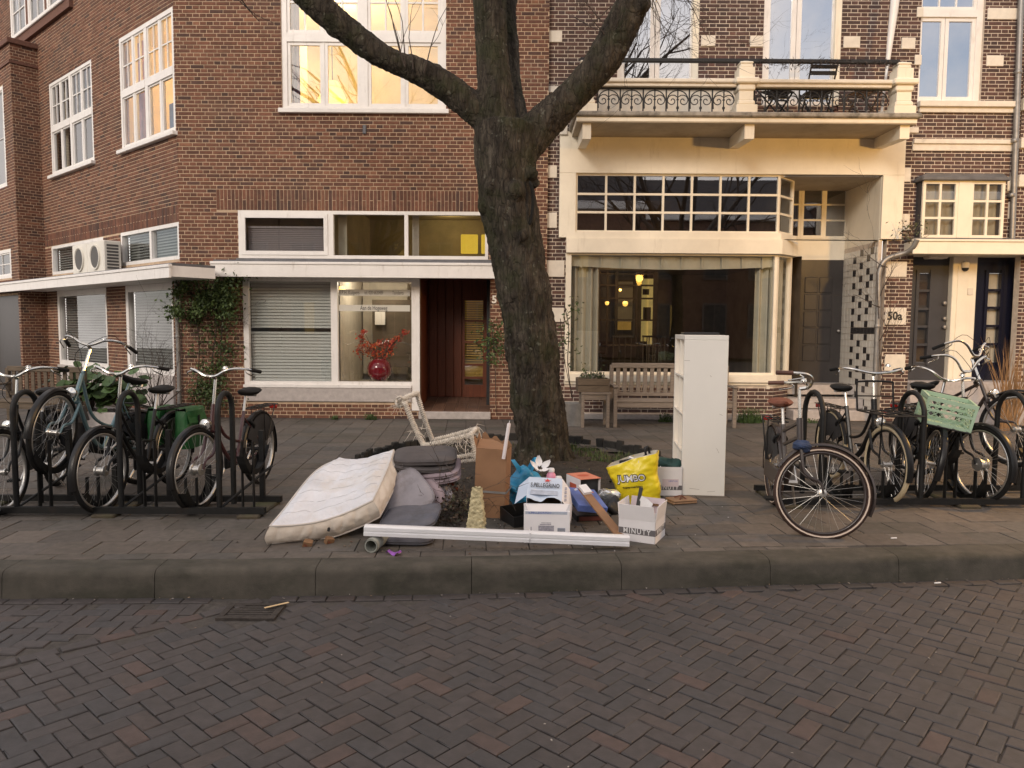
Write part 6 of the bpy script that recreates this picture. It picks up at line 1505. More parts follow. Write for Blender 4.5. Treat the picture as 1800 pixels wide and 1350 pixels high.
# planter trough on a little table
tx = (W(1016, 690, 11.5).x + W(1072, 690, 11.5).x)/2; tw_ = (W(1072, 690, 11.5).x - W(1016, 690, 11.5).x)/2
tb = tag(empty('planter_table', (tx, 11.5, 0)), 'small weathered wooden table under the planter box', 'table')
zt = W(1044, 689, 11.4).z; 
MB().cbox(tx-tw_+.03, tx+tw_, 11.3, 11.75, zt-.035, zt, .006).build('table_top', 'teak', tb); MB().cbox(tx-tw_+.06, tx+tw_-.03, 11.32, 11.345, zt-.12, zt-.036, .004).build('apron', 'teak', tb)
for sx in (-tw_+.06, tw_-.05):
    for sy in (11.33, 11.70): MB().cbox(tx+sx-.025, tx+sx+.025, sy-.025, sy+.025, 0, zt-.036, .004).build('leg', 'teak', tb)
pb_ = tag(empty('planter_box', (tx, 11.5, zt)), 'grey weathered wooden trough with small green plants left of the bench', 'planter')
zb2 = W(1044, 665, 11.4).z
for k in range(2):
    z0_, z1_ = zt+.002 + k*(zb2-zt)/2, zt + (k+1)*(zb2-zt)/2 - .004
    for y in (11.32, 11.72): MB().cbox(tx-tw_-.02, tx+tw_-.03, y-.012, y+.012, z0_, z1_, .004).build('board', 'teak_dark', pb_)
    for x in (tx-tw_-.01, tx+tw_-.04): MB().cbox(x-.012, x+.012, 11.333, 11.707, z0_, z1_, .004).build('end_board', 'teak_dark', pb_)
MB().box(tx-tw_, tx+tw_-.05, 11.34, 11.7, zt+.05, zb2-.04).build('earth', 'soil', pb_)
f = lambda r: Vector((tx + r.uniform(-tw_*.8, tw_*.6), 11.5 + r.uniform(-.15,.15), zb2 + abs(r.gauss(0,.05))))
bush('trough_plants', 'low green leafy plants growing in the wooden trough', 'plant', (tx, 11.5, zb2-.04), f, 260, .05, ((.06,.09,.035),(.09,.12,.05),(.28,.25,.2)), rg)
# balcony furniture
def bistro_chair(px, lab, rot, mat='black_iron', tall=True):
    q = W(px, 190, YB+.55); b = tag(bpy.data.objects.new('folding_chair', None), lab, 'chair', 'folding chairs on the balcony'); COL.objects.link(b); b.matrix_world = TRS((q.x, YB+.55, bz1), rot)
    mb = MB()
    for s in (-1, 1):
        MB().bar((s*.2,-.2,0), (s*.2,.22,.82 if tall else .5), .02).build('leg', mat, b, local=True); MB().bar((s*.18,.2,0), (s*.18,-.18,.46), .02).build('leg', mat, b, local=True)
    for k in range(5): MB().box(-.19, .19, -.2+k*.075, -.15+k*.075, .44, .455).build('seat_slat', mat, b, local=True)
    if tall:
        for k in range(2): MB().box(-.2, .2, .185+.02*k, .2+.02*k, .66+.09*k, .72+.09*k).build('back_slat', mat, b, local=True)
M('chair_wood', (.16,.10,.06), .7)
bistro_chair(1364, 'dark folding chair left on the balcony behind the ironwork', R_(40), tall=False); bistro_chair(1437, 'black bistro chair showing its back above the balcony rail', R_(180)); bistro_chair(1515, 'wooden crossed-leg folding seat on the right of the balcony', R_(200), 'chair_wood', False)
pa = tag(empty('parasol', W(1556, 140, YB+.5)), 'closed white parasol leaning on the right end of the balcony', 'parasol')
a_, b_ = W(1549, 190, YB+.5), W(1577, -30, YB+.6); a_.z = bz1 + .02
MB().tube([a_, a_ + (b_-a_)*.5], .02, 8).build('pole', 'white_paint', pa, smooth=True); MB().tube([a_ + (b_-a_)*.40, a_ + (b_-a_)*.7, b_, b_ + (b_-a_)*.3], [.03,.055,.075,.03], 10).build('canopy', 'white_paint', pa, smooth=True); MB().lathe([(0,.14),(.05,.13),(.2,.05),(.22,0),(0,0)], 18, TRS(a_)).build('base', 'stone_white', pa, smooth=True)
# ================================================================== STREET LAMPS (the lit ones the windows mirror) and the other side of the street
def lamp_glass():
    if 'lamp_glass' in MATS: return MATS['lamp_glass']
    m_ = bpy.data.materials.new('lamp_glass'); m_.use_nodes = True; MATS['lamp_glass'] = m_; N = m_.node_tree.nodes; L = m_.node_tree.links; N.remove(N['Principled BSDF'])
    e_ = N.new('ShaderNodeEmission'); e_.inputs['Color'].default_value = (1,.52,.08,1); e_.inputs['Strength'].default_value = 5; t_ = N.new('ShaderNodeBsdfTransparent'); x_ = N.new('ShaderNodeMixShader'); x_.inputs[0].default_value = .35
    L.new(t_.outputs[0], x_.inputs[1]); L.new(e_.outputs[0], x_.inputs[2]); L.new(x_.outputs[0], N['Material Output'].inputs['Surface']); return m_
def street_lamp(x, y, h, lab, power):
    e = tag(empty('street_lamp', (x, y, 0)), lab, 'street lamp', 'classic lantern street lamps')
    MB().tube([(x,y,-.1),(x,y,.5),(x,y,.8),(x,y,h-.35)], [.085,.085,.055,.045], 12).build('post', 'black_iron', e, smooth=True)
    MB().lathe([(.05,-.36),(.10,-.3),(.19,.12),(.17,.13),(.09,-.28)], 8, TRS((x,y,h))).build('lantern_glass', lamp_glass(), e)
    MB().lathe([(.24,.12),(.22,.15),(.10,.26),(.03,.30),(0,.38)], 8, TRS((x,y,h))).build('lantern_roof', 'black_iron', e)
    l = bpy.data.lights.new('lamp_light', 'POINT'); l.energy = power; l.color = (1,.54,.13); l.shadow_soft_size = .16; lo = bpy.data.objects.new('lamp_light', l); COL.objects.link(lo); lo.location = (x, y-.0, h-.02); lo.parent = e; lo.location = (0, 0, h-.02)
street_lamp(5.75, -9.0, 3.85, 'lit street lantern across the road mirrored in the bay window', 10)
street_lamp(-9.2, -15.5, 3.6, 'lit street lantern mirrored in the dentist window', 10)
street_lamp(7.4, 6.2, 3.9, 'lit street lantern just beyond the right edge warming the shop front', 850)
M('far_brick', (.16,.09,.065), .9, var=.3, scale=6); M('far_window', (.03,.035,.04), .2, var=.2); M('far_frame', (.13,.11,.10), .6); M('far_roof', (.07,.06,.06), .8)
for k, (x0, x1, h) in enumerate(((-30,-14,9.0),(-13.9,-3,8.2),(-2.9,8,8.6),(8.1,19,8.0),(19.1,34,9.2))):
    e = tag(empty('far_house', ((x0+x1)/2, -20, 0)), ('brick house', 'lower brick house', 'middle brick house', 'smaller brick house', 'tall brick house')[k] + ' on the far side of the street, seen only in reflections', 'building', 'houses across the street')
    MB().box(x0, x1, -26, -20, -.2, h).build('wall', 'far_brick', e); MB().cbox(x0-.2, x1+.2, -26.2, -19.6, h, h+.5, .05).build('cornice', 'white_paint', e); MB().prism([(-26,h+.5),(-20,h+.5),(-23,h+3)], x0, x1, Matrix(((0,0,1,0),(1,0,0,0),(0,1,0,0),(0,0,0,1)))).build('roof', 'far_roof', e)
    n = int((x1-x0)/2.4)
    for i in range(n):
        for j in range(2):
            xc = x0 + (x1-x0)*(i+.5)/n; z0_ = 1.0 + j*3.5
            wn = MB().box(xc-.75, xc+.75, -20.01, -19.93, z0_, z0_+2.1).build('window', 'far_frame', e); MB().box(xc-.62, xc-.04, -19.93, -19.91, z0_+.12, z0_+1.98).build('pane', 'far_window', wn); MB().box(xc+.04, xc+.62, -19.93, -19.91, z0_+.12, z0_+1.98).build('pane', 'far_window' if (i*3+j) % 7 else 'glow_dim', wn)
rg = random.Random(12)
for k, (x, y, lab) in enumerate(((-6.2, -8.5, 'bare tree across the road mirrored in the lit upstairs window'), (7.2, -8.0, 'bare tree across the road mirrored in the left balcony doors'), (14.5, -9.5, 'bare tree across the road mirrored in the plain upper window'), (-15, -10, 'bare tree across the road mirrored in the side street windows'))):
    e = tag(empty('bare_tree', (x, y, 0)), lab, 'tree', 'bare trees across the road'); mb = MB(); hh = 4.0 if k != 2 else 3.2
    mb.tube([(x,y,-.2),(x+.1,y,2),(x,y+.1,hh)], [.32,.25,.22], 10); mb.build('trunk', 'bark', e, smooth=True); mb = MB()
    for i in range(7): branch(mb, Vector((x, y+.1, hh-.2)), Vector((math.cos(i*.9)*.75, math.sin(i*.9)*.75, 1)), (7.2 if k != 2 else 3.2), .15, 5 if k < 2 else 4, rg, .0, .6, 5, (2,4) if k < 2 else (3,4))
    mb.build('crown', 'twig', e, smooth='all')
# ================================================================== THE DUMPED HOUSEHOLD STUFF
M('card_brown', (.27,.145,.075), .85, var=.1, scale=5, bump=.08, bscale=30)
M('card_inner', (.20,.115,.065), .9, var=.15)
M('card_white', (.74,.72,.73), .7, var=.05, scale=4, dirt=(.5,.46,.42,.35), dthr=.62)
M('card_pink', (.62,.53,.56), .7, var=.05, scale=4)
M('print_grey', (.13,.12,.125), .7, var=.1)
M('print_pale', (.38,.42,.50), .7, var=.2, scale=30)
M('print_text', (.30,.29,.33), .7, var=.4, scale=60)
M('print_black', (.02,.02,.022), .6, var=0)
M('print_red', (.55,.06,.05), .6, var=0)
M('print_white', (.75,.74,.74), .6, var=0)
M('print_blue', (.08,.12,.40), .5, var=.1)
M('laminate_white', (.80,.77,.71), .38, var=.03, scale=2, dirt=(.5,.45,.38,.25), dscale=4, dthr=.64)
M('pvc_white', (.74,.74,.76), .3, var=.04)
M('pvc_grey', (.28,.29,.26), .55, var=.2, scale=14, dirt=(.10,.10,.06,.8), dthr=.52)
M('mattress_top', (.66,.66,.69), .88, var=.10, scale=5, bump=.5, bscale=13, bdist=.04, dirt=(.56,.50,.43,.6), dscale=2.6, dthr=.5)
M('mattress_side', (.66,.59,.51), .88, var=.10, scale=6, bump=.35, bscale=13, bdist=.03, dirt=(.42,.34,.25,.6), dscale=3.5, dthr=.56)
M('piping', (.56,.52,.48), .8, var=.1)
M('pad_dark', (.085,.075,.075), .9, var=.15, scale=9, bump=.2, bscale=16)
M('pad_lilac', (.27,.215,.235), .9, var=.18, scale=7, bump=.2, bscale=14, dirt=(.16,.12,.11,.6), dthr=.58)
M('pad_grey', (.24,.225,.245), .9, var=.18, scale=7, bump=.2, bscale=14, dirt=(.13,.11,.10,.7), dscale=4, dthr=.54)
M('pad_slate', (.105,.105,.125), .9, var=.2, scale=8, bump=.2, bscale=14, dirt=(.05,.045,.04,.6), dthr=.56)
M('rope', (.64,.58,.50), .95, var=.25, scale=40, bump=.5, bscale=120)
M('sisal', (.52,.45,.27), .95, var=.4, scale=26, bump=.9, bscale=60, bdist=.02)
M('candle', (.66,.60,.60), .4, var=.04)
M('bag_blue', (.03,.30,.55), .35, var=.2, scale=5, bump=.4, bscale=9, bdist=.03)
M('bag_yellow', (.78,.62,.02), .35, var=.08, scale=5, bump=.25, bscale=8, bdist=.02)
M('bag_inner', (.62,.58,.50), .5, var=.1, bump=.3, bscale=10)
M('pink_plastic', (.70,.28,.42), .35, var=.04)
M('white_plastic', (.75,.74,.75), .4, var=.05)
M('coral', (.62,.22,.14), .6, var=.1)
M('coral_dark', (.50,.10,.05), .6, var=.1)
M('box_blue', (.10,.15,.40), .45, var=.25, scale=9)
M('box_red', (.12,.03,.02), .6, var=.3)
M('black_plastic', (.012,.012,.013), .45, var=.2)
M('green_dark', (.012,.05,.045), .7, var=.3, scale=10)
M('cork', (.30,.175,.095), .85, var=.15, scale=14)
M('wood_raw', (.20,.11,.055), .85, var=.25, stretch=(1,8,8))
M('clear_plastic', (.55,.58,.60), .12, var=.1, trans=.75)
M('wrapper', (.30,.10,.42), .3, metal=.3, var=.3, scale=30)
def put(name, label, cat, M4, group=None):
    o = tag(bpy.data.objects.new(name, None), label, cat, group); COL.objects.link(o); o.matrix_world = M4; return o
def basis(o, ex, ey):                    # frame with x along ex and y roughly along ey
    x = Vector(ex).normalized(); z = x.cross(Vector(ey)).normalized(); y = z.cross(x)
    return Matrix(((x.x,y.x,z.x,o[0]),(x.y,y.y,z.y,o[1]),(x.z,y.z,z.z,o[2]),(0,0,0,1)))
# ---- white shelving unit, its open cells facing left
f0 = G(1197, 870)
sh = put('shelving_unit', 'tall white eight-cube shelving unit standing on the pavement', 'shelf', TRS((f0.x, f0.y, 0), R_(-6)))
DX, DY, HZ, tp = .39, .77, 1.47, .042
def lam(*q, n='panel', c=.0025): return MB().cbox(*q, c).build(n, 'laminate_white', sh, local=True)
lam(0, DX, 0, DY, HZ-tp, HZ, n='top_panel'); lam(0, DX, 0, tp, 0, HZ-tp-.001, n='side_panel'); lam(0, DX, DY-tp, DY, 0, HZ-tp-.001, n='side_panel'); lam(0, DX, tp+.001, DY-tp-.001, 0, tp, n='bottom_panel')
ih = (HZ-2*tp)
for k in range(1, 4): lam(.004, DX-.004, tp+.001, DY-tp-.001, tp+ih*k/4-.009, tp+ih*k/4+.009, n='shelf_board')
for k in range(4): lam(.006, DX-.006, DY/2-.009, DY/2+.009, tp+ih*k/4+(.0095 if k else .0005), tp+ih*(k+1)/4-.0095 if k < 3 else HZ-tp-.001, n='divider')
M('scuff', (.42,.38,.33), .8)
for (y_, z_, L2, a2) in ((.006, 1.24, .05, 0), (.22, 1.1, .02, .8), (.32, .75, .03, .4), (.30, .42, .05, 1.1), (.1, .06, .09, .1), (.25, .04, .07, -.1)): MB().box(-L2/2, L2/2, -.0012, .0, -.0016, .0016, Matrix.Translation((y_+.02, 0, z_)) @ Matrix.Rotation(a2, 4, 'Y')).build('scratch', 'scuff', sh, local=True)
tr_ = put('black_tray', 'flat black frame with pale middle lying on top of the white shelving', 'tray', TRS((f0.x+.06, f0.y+.30, HZ+.002), R_(-6)))
mb = MB(); mb.cbox(0, .33, 0, .04, 0, .022, .005); mb.cbox(0, .33, .20, .24, 0, .022, .005); mb.cbox(0, .04, .04, .2, 0, .022, .005); mb.cbox(.29, .33, .04, .2, 0, .022, .005); 
for q in ((0,.33,0,.04),(0,.33,.20,.24),(0,.04,.041,.199),(.29,.33,.041,.199)): MB().cbox(q[0],q[1],q[2],q[3],0,.022,.005).build('frame_bar', 'black_plastic', tr_, local=True)
MB().box(.04, .29, .04, .2, .004, .012).build('plate', 'white_plastic', tr_, local=True)
# ---- cot mattress slumped against the cushions
def P3(px, py, Y): return W(px, py, Y)
mFL, mFR, mBR, mBL = P3(474, 925, 5.02), P3(655, 880, 5.28), P3(692, 791, 6.0), P3(598, 808, 6.15)
def mat_top(u, v):                       # u along the near edge, v going back
    p = mFL*(1-u)*(1-v) + mFR*u*(1-v) + mBR*u*v + mBL*(1-u)*v
    b = .05*math.sin(PI*v)*(1-u) - .055*math.sin(PI*u)*(1-.3*v) + .035*math.sin(PI*v)*u - .05*math.sin(2*PI*v)*(1-u)*.5
    p.z += b; p.x -= .05*math.sin(PI*v)*(1-u)*.6 - .05*math.sin(PI*v)*u*.5
    return p
mm_ = tag(empty('mattress', G(560, 945)), 'stained white quilted cot mattress slumped against the cushions', 'mattress')
TH_ = .155; NU, NV = 44, 60
def nrm(u, v):
    e = .01; a = mat_top(min(u+e,1), v)-mat_top(max(u-e,0), v); b = mat_top(u, min(v+e,1))-mat_top(u, max(v-e,0)); return a.cross(b).normalized()
def quilt(u, v): return .013*abs(math.sin(PI*(v*8 + .12*math.sin(u*9))))**.45 + .006*abs(math.sin(PI*(u*5+.2*math.sin(v*17))))**.5 + .014*noise.noise(Vector((u*4, v*6, 0)))
def inset(u, v, t):                      # t = 0 top .. 1 bottom
    p = mat_top(u, v); n = nrm(u, v); return p - n*TH_*t
def low(p): return Vector((p.x, p.y, max(p.z, .012)))
def topf(u, v):
    e = min(u, 1-u, v, 1-v); return mat_top(u, v) + nrm(u, v)*(quilt(u, v)*min(1, e*10) + .018*min(1, e*9))
MB().grid(topf, NU, NV).build('top_panel', 'mattress_top', mm_, smooth='all')
M('stitching', (.46,.45,.47), .9)
for k in range(1, 8): MB().tube([topf(j/30, k/8 + .008*math.sin(j*.9+k)) + Vector((0,0,.001)) for j in range(1, 30)], .0013, 4).build('stitch_line', 'stitching', mm_, smooth='all')
def side(fn_uv, n, name):
    def fn(s, t):
        u, v = fn_uv(s); p = inset(u, v, t); n_ = nrm(u, v); c = mat_top(.5, .5); out = Vector((p.x-c.x, p.y-c.y, 0)).normalized()
        wr = .012*abs(math.sin(s*22 + t*2.2 + 2*noise.noise(Vector((s*5, t, n)))))**.6*math.sin(PI*t); q = p + out*(.022*math.sin(PI*t) + wr + .006*noise.noise(Vector((s*14, t*4, n)))); return low(q)
    MB().grid(fn, n*2, 12).build(name, 'mattress_side', mm_, smooth='all')
side(lambda s: (s, 0), 60, 'border'); side(lambda s: (1, s), 70, 'border'); side(lambda s: (1-s, 1), 40, 'border'); side(lambda s: (0, 1-s), 60, 'border')
MB().grid(lambda u, v: low(inset(u, v, 1)), NU, NV).build('underside', 'mattress_side', mm_, smooth='all')
for t in (0, 1):
    pts = [(k/20, 0) for k in range(20)] + [(1, k/20) for k in range(20)] + [(1-k/20, 1) for k in range(20)] + [(0, 1-k/20) for k in range(20)]
    MB().tube([low(inset(u, v, t)) for u, v in pts], .0075, 6, closed=True).build('piping', 'piping', mm_, smooth='all')
q = inset(.52, 0, .35); MB().prism([(-.012,-.012),(.004,-.018),(.012,.004),(.003,.016),(-.008,.010)], -.002, .004, TRS(q + Vector((.03,-.033,-.01)), .1, R_(80))).build('tear', 'black_plastic', mm_)
# ---- seat pads
def pad(label, M4, L, Wd, H, mat, group='seat pads heaped beside the mattress', pw=3.2, ties=(), sag=.0, seed=0):
    pw = 4.6
    o = put('seat_pad', label, 'cushion', M4, group)
    def prof(u, a):
        c, s = math.cos(a), math.sin(a); r = (abs(c)**pw + abs(s)**pw)**(-1/pw); return r
    N = 40; rings = [(.0,1.),(.5,.98),(.82,.88),(.95,.62),(1.,.25),(1.,-.25),(.95,-.62),(.82,-.88),(.5,-.98),(0.,-1.)]; vs_ = []
    for rr_, h in rings:
        for k in range(N):
            a = 2*PI*k/N; r = prof(0, a)*rr_; x, y = L/2*r*math.cos(a), Wd/2*r*math.sin(a)
            z = h*H/2 + sag*((x/(L/2))**2) + .014*noise.noise(Vector((x*7, y*7, seed))) * (1 if abs(h) > .3 else .4); vs_.append((x + .006*noise.noise(Vector((x*5, y*5, seed+4))), y, z))
    mb = MB(); mb._add(vs_, [(i*N+k, i*N+(k+1) % N, (i+1)*N+(k+1) % N, (i+1)*N+k) for i in range(len(rings)-1) for k in range(N)][:]); mb.f = [f[::-1] for f in mb.f]
    mb.build('cover', mat, o, smooth='all', local=True)
    for h in (.25, -.25):
        MB().tube([(L/2*prof(0, 2*PI*k/N)*math.cos(2*PI*k/N)*1.003, Wd/2*prof(0, 2*PI*k/N)*math.sin(2*PI*k/N)*1.003, h*H/2*1.25 + sag*(prof(0, 2*PI*k/N)*math.cos(2*PI*k/N))**2) for k in range(N)], .0045, 5, closed=True).build('piping', mat, o, smooth='all', local=True)
    for pts in ties: MB().tube(smooth_path([Vector(p) for p in pts]), .004, 5).build('tie', 'pad_dark', o, smooth='all', local=True)
    return o
def pad_at(px, py, Y, yaw, rx, ry): return TRS(W(px, py, Y), R_(yaw), R_(rx), R_(ry))
pad('topmost dark grey padded seat cushion, seam and ties showing', pad_at(748, 801, 5.95, 4, 10, -1), .50, .36, .075, 'pad_dark', ties=(((-.17,-.18,.0),(-.17,-.19,-.05),(-.18,-.18,-.16),(-.20,-.17,-.28)), ((.16,-.18,.0),(.20,-.19,-.06),(.22,-.2,-.14),(.24,-.19,-.2))), seed=1)
pad('second dark grey seat cushion pressed under the topmost one', pad_at(744, 815, 5.95, 2, 8, 2), .52, .38, .055, 'pad_dark', sag=.02, seed=2)
pad('thin pale lilac seat cushion bulging out under the dark grey ones', pad_at(755, 825, 5.95, 0, 10, -3), .50, .40, .05, 'pad_lilac', sag=.02, seed=3)
pad('lower lilac seat cushion with dark seam lines, right of the mattress end', pad_at(762, 836, 5.93, 3, 8, -8), .44, .40, .05, 'pad_lilac', seed=4)
pad('grey square cushion propped on edge against the mattress end', pad_at(708, 874, 5.60, 20, 38, -32), .42, .42, .06, 'pad_grey', seed=5)
pad('brownish cushion squeezed behind the propped grey one', pad_at(727, 873, 5.68, 24, 36, -34), .40, .42, .05, 'pad_lilac', seed=6)
pad('stained cushion hindmost of the propped fan of pads', pad_at(742, 872, 5.78, 26, 32, -34), .40, .42, .045, 'pad_grey', seed=7)
pad('slate blue cushion lying low behind the left end of the white rail', pad_at(722, 908, 5.38, -8, 14, -6), .42, .36, .06, 'pad_slate', seed=8)
pad('flat slate cushion lying in front under the white rail', TRS(G(715, 950) + Vector((0,0,.035)), R_(-4), R_(4)), .40, .30, .05, 'pad_slate', seed=9)
# ---- white rail and the pipe it rests on
ra, rb_ = W(641, 931, 4.98), W(1105, 950, 5.02); L_ = (rb_-ra).length
rl = put('plastic_rail', 'long white plastic rail lying across the front of the heap', 'rail', basis(ra, rb_-ra, (0,1,0)))
pf = [(-.040,-.032),(.035,-.032),(.035,.030),(.028,.034),(-.026,.034),(-.036,.026),(-.037,.004),(-.031,.0),(-.031,-.006),(-.040,-.010)]
MB().prism(pf, 0, L_, Matrix(((0,0,1,0),(1,0,0,0),(0,1,0,0),(0,0,0,1)))).build('profile', 'pvc_white', rl, smooth=True, local=True)
MB().prism([(x*.8, z*.8) for x, z in pf], -.002, .004, Matrix(((0,0,1,0),(1,0,0,0),(0,1,0,0),(0,0,0,1)))).build('end_cap', 'pvc_grey', rl, local=True); MB().box(L_*.62, L_*.62+.012, -.040, .036, -.031, .0355).build('joint', 'pvc_white', rl, local=True)
c0 = W(652, 957, 4.90); c0.z = .047
pp = put('drain_pipe_piece', 'short dirty grey plastic pipe, open end towards the street', 'pipe', basis(c0, (.22,1,0), (1,0,0)))
MB().lathe([(.038,0),(.046,0),(.046,.10),(.044,.11),(.044,.42),(.037,.42),(.037,.005)], 24, Matrix.Rotation(R_(90), 4, 'Y')).build('tube', 'pvc_grey', pp, smooth=True, local=True)
MB().lathe([(.049,.0),(.051,.01),(.051,.03),(.049,.04)], 24, Matrix.Rotation(R_(90), 4, 'Y')).build('collar', 'pvc_grey', pp, smooth=True, local=True)
# ---- rope-wrapped frame of an old chair
cf = tag(empty('rope_chair_frame', G(790, 820)), 'broken chair frame wound with frayed white rope, standing askew', 'chair')
def rope_tube(pts, r, name):
    path = smooth_path(pts, 26); mb = MB(); N = len(path); s_ = 0; rs = []
    for i in range(N): rs.append(r*(1 + .16*((i % 2)*2-1)) + .002*noise.noise(Vector((i*.37, 0, r*99))))
    mb.tube(path, [q*.8 for q in rs], 8); L = sum((path[i+1]-path[i]).length for i in range(N-1)); turns = L/.0155; n = int(turns*8); hp = []
    for j in range(n+1):
        f = j/n*(N-1); i = min(int(f), N-2); p = path[i].lerp(path[i+1], f-i); t = (path[i+1]-path[i]).normalized(); a = t.orthogonal().normalized(); b = t.cross(a); an = 2*PI*turns*j/n; rr2 = r*(.95 + .15*noise.noise(Vector((j*.05, r*50, 0)))); hp.append(p + a*(rr2*math.cos(an)) + b*(rr2*math.sin(an)))
    o_ = mb.build(name, 'rope', cf, smooth='all'); MB().tube(hp, .0075, 5).build('winding', 'rope', o_, smooth='all'); return o_
rope_tube([P3(711,706,6.45), P3(728,748,6.43), P3(745,783,6.40)], .021, 'leg'); rope_tube([P3(733,692,6.75), P3(746,735,6.72), P3(760,774,6.70)], .019, 'leg')
rope_tube([P3(745,783,6.40), P3(786,775,6.42), P3(828,764,6.44)], .019, 'seat_rail'); rope_tube([P3(760,774,6.70), P3(800,764,6.72), P3(838,753,6.74)], .017, 'seat_rail')
rope_tube([P3(828,764,6.44), P3(832,782,6.44), P3(836,806,6.44)], .018, 'back_leg'); rope_tube([P3(838,753,6.74), P3(843,770,6.74), P3(847,800,6.74)], .016, 'back_leg')
rope_tube([P3(700,708,6.5), P3(716,698,6.6), P3(734,691,6.75)], .020, 'cross_bar'); rope_tube([P3(790,806,6.42), P3(815,802,6.44), P3(838,797,6.46)], .016, 'stretcher'); rope_tube([P3(795,814,6.42), P3(818,811,6.44), P3(840,808,6.46)], .016, 'stretcher')
rope_tube([P3(826,765,6.44), P3(838,753,6.74)], .016, 'cross_bar')
mb = MB(); rr_ = random.Random(9)
for _ in range(190):
    x_, y_, Y_ = rr_.choice(((704,708,6.48),(697,712,6.48),(710,703,6.5),(770,780,6.4),(800,775,6.4),(815,770,6.42),(735,760,6.42),(836,756,6.7),(829,770,6.44),(832,795,6.44)))
    p = W(x_+rr_.gauss(0,5), y_+rr_.gauss(0,4), Y_); branch(mb, p, Vector((rr_.gauss(0,1), rr_.gauss(0,.6), rr_.gauss(-.2,.8))), rr_.uniform(.03,.12), .003, 0, rr_, .1)
mb.tube(smooth_path([W(822,768,6.42), W(818,790,6.41), W(822,812,6.4)]), .004, 5)
mb.build('frayed_rope', 'rope', cf)['kind'] = 'stuff'
mb = MB(); kc = W(703, 706, 6.47)
for k in range(9):
    a = k*.7; mb.tube(smooth_path([kc + Vector((.045*math.cos(a+t)*(.6+.1*k/3), .03*math.sin(t*1.3+k), .045*math.sin(a+t))) for t in [j*1.05 for j in range(7)]]), .008, 5)
mb.build('knot', 'rope', cf, smooth='all')
# ---- tall brown cardboard box with a candle in it
bc = G(861, 911)
tbx = put('cardboard_box', 'tall brown cardboard box with torn top and a grey strap round it', 'box', TRS((bc.x+.01, bc.y+.13, 0), R_(-9), 0, R_(2)))
hw, hd_, hh = .125, .12, .56
def box_shell(root, hw, hd, hh, mat, inner, t=.005, top=None, z0=0.0):
    for n, q in (('front_panel', (-hw,hw,-hd,-hd+t)), ('back_panel', (-hw,hw,hd-t,hd)), ('side_panel', (-hw,-hw+t,-hd+t+.0005,hd-t-.0005)), ('side_panel', (hw-t,hw,-hd+t+.0005,hd-t-.0005))): MB().box(q[0],q[1],q[2],q[3],z0,hh).build(n, mat, root, local=True)
    MB().box(-hw+t, hw-t, -hd+t, hd-t, z0+.002, z0+.01).build('bottom_panel', inner, root, local=True)
def crumpled(nu, nv, fn, amp, fr, seed):
    def g(u, v):
        p = fn(u, v); return p + Vector((noise.noise(p*fr+Vector((seed,0,0))), noise.noise(p*fr+Vector((0,seed,9))), noise.noise(p*fr+Vector((4,0,seed)))))*amp
    return MB().grid(g, nu, nv)
def shell_wavy(root, hw, hd, hh, mat, amp):
    pts = [(-hw,-hd),(hw,-hd),(hw,hd),(-hw,hd)]
    for i, n in enumerate(('front_panel','side_panel','back_panel','side_panel')):
        a, b = Vector((*pts[i],0)), Vector((*pts[(i+1)%4],0)); nn = Vector(((b-a).y, -(b-a).x, 0)).normalized()
        MB().grid(lambda u, v: a + (b-a)*u + Vector((0,0,hh*v)) + nn*(amp*math.sin(PI*u)*(noise.noise(Vector((u*2.2+i*7, v*3, 1)))+.3)), 10, 16).build(n, mat, root, smooth='all', local=True)
shell_wavy(tbx, hw, hd_, hh, 'card_brown', .012); MB().box(-hw+.01, hw-.01, -hd_+.01, hd_-.01, .004, .012).build('bottom_panel', 'card_inner', tbx, local=True)
fl1 = crumpled(12, 8, lambda u, v: Vector((-hw + 2*hw*u, -hd_ + (.15+.05*math.sin(u*5)+.04*noise.noise(Vector((u*9,0,3))))*v*(1-.55*max(0,u-.55)/.45), hh + .055*v*(1-u*.5))), .006, 9, 1); fl1.build('torn_flap', 'card_brown', tbx, smooth='all', local=True)
crumpled(12, 6, lambda u, v: Vector((-hw + 2*hw*u, hd_, hh + (.085-.06*u+.02*math.sin(u*17))*v)), .006, 10, 5).build('torn_flap', 'card_brown', tbx, smooth='all', local=True)
crumpled(8, 6, lambda u, v: Vector((-hw - .02*v, -hd_+2*hd_*u, hh + (.075+.02*math.sin(u*9))*v)), .005, 9, 3).build('torn_flap', 'card_brown', tbx, smooth='all', local=True)
for q in ((-hw-.009,hw+.009,-hd_-.012,-hd_-.008),(hw+.008,hw+.012,-hd_-.008,hd_+.008)): MB().box(q[0],q[1],q[2],q[3],.205,.222).build('strap', 'print_pale' if False else 'zinc', tbx, local=True)
MB().box(-hw, hw, -hd_-.0095, -hd_-.008, .222+.0, .2235).build('fold_line', 'card_inner', tbx, local=True)
ca_, cb_ = P3(886, 800, 5.78), P3(895, 744, 5.80); dv = cb_-ca_
cn_ = tag(empty('candle', ca_), 'long pale pink candle sticking out of the cardboard box', 'candle')
MB().tube([ca_ - dv*.12, cb_ - dv*.03, cb_ - dv*.0, cb_ + dv*.01], [.0145,.0145,.011,.004], 12).build('wax', 'candle', cn_, smooth=True); MB().tube([cb_, cb_ + dv*.08], .0025, 5).build('wick', 'white_plastic', cn_)
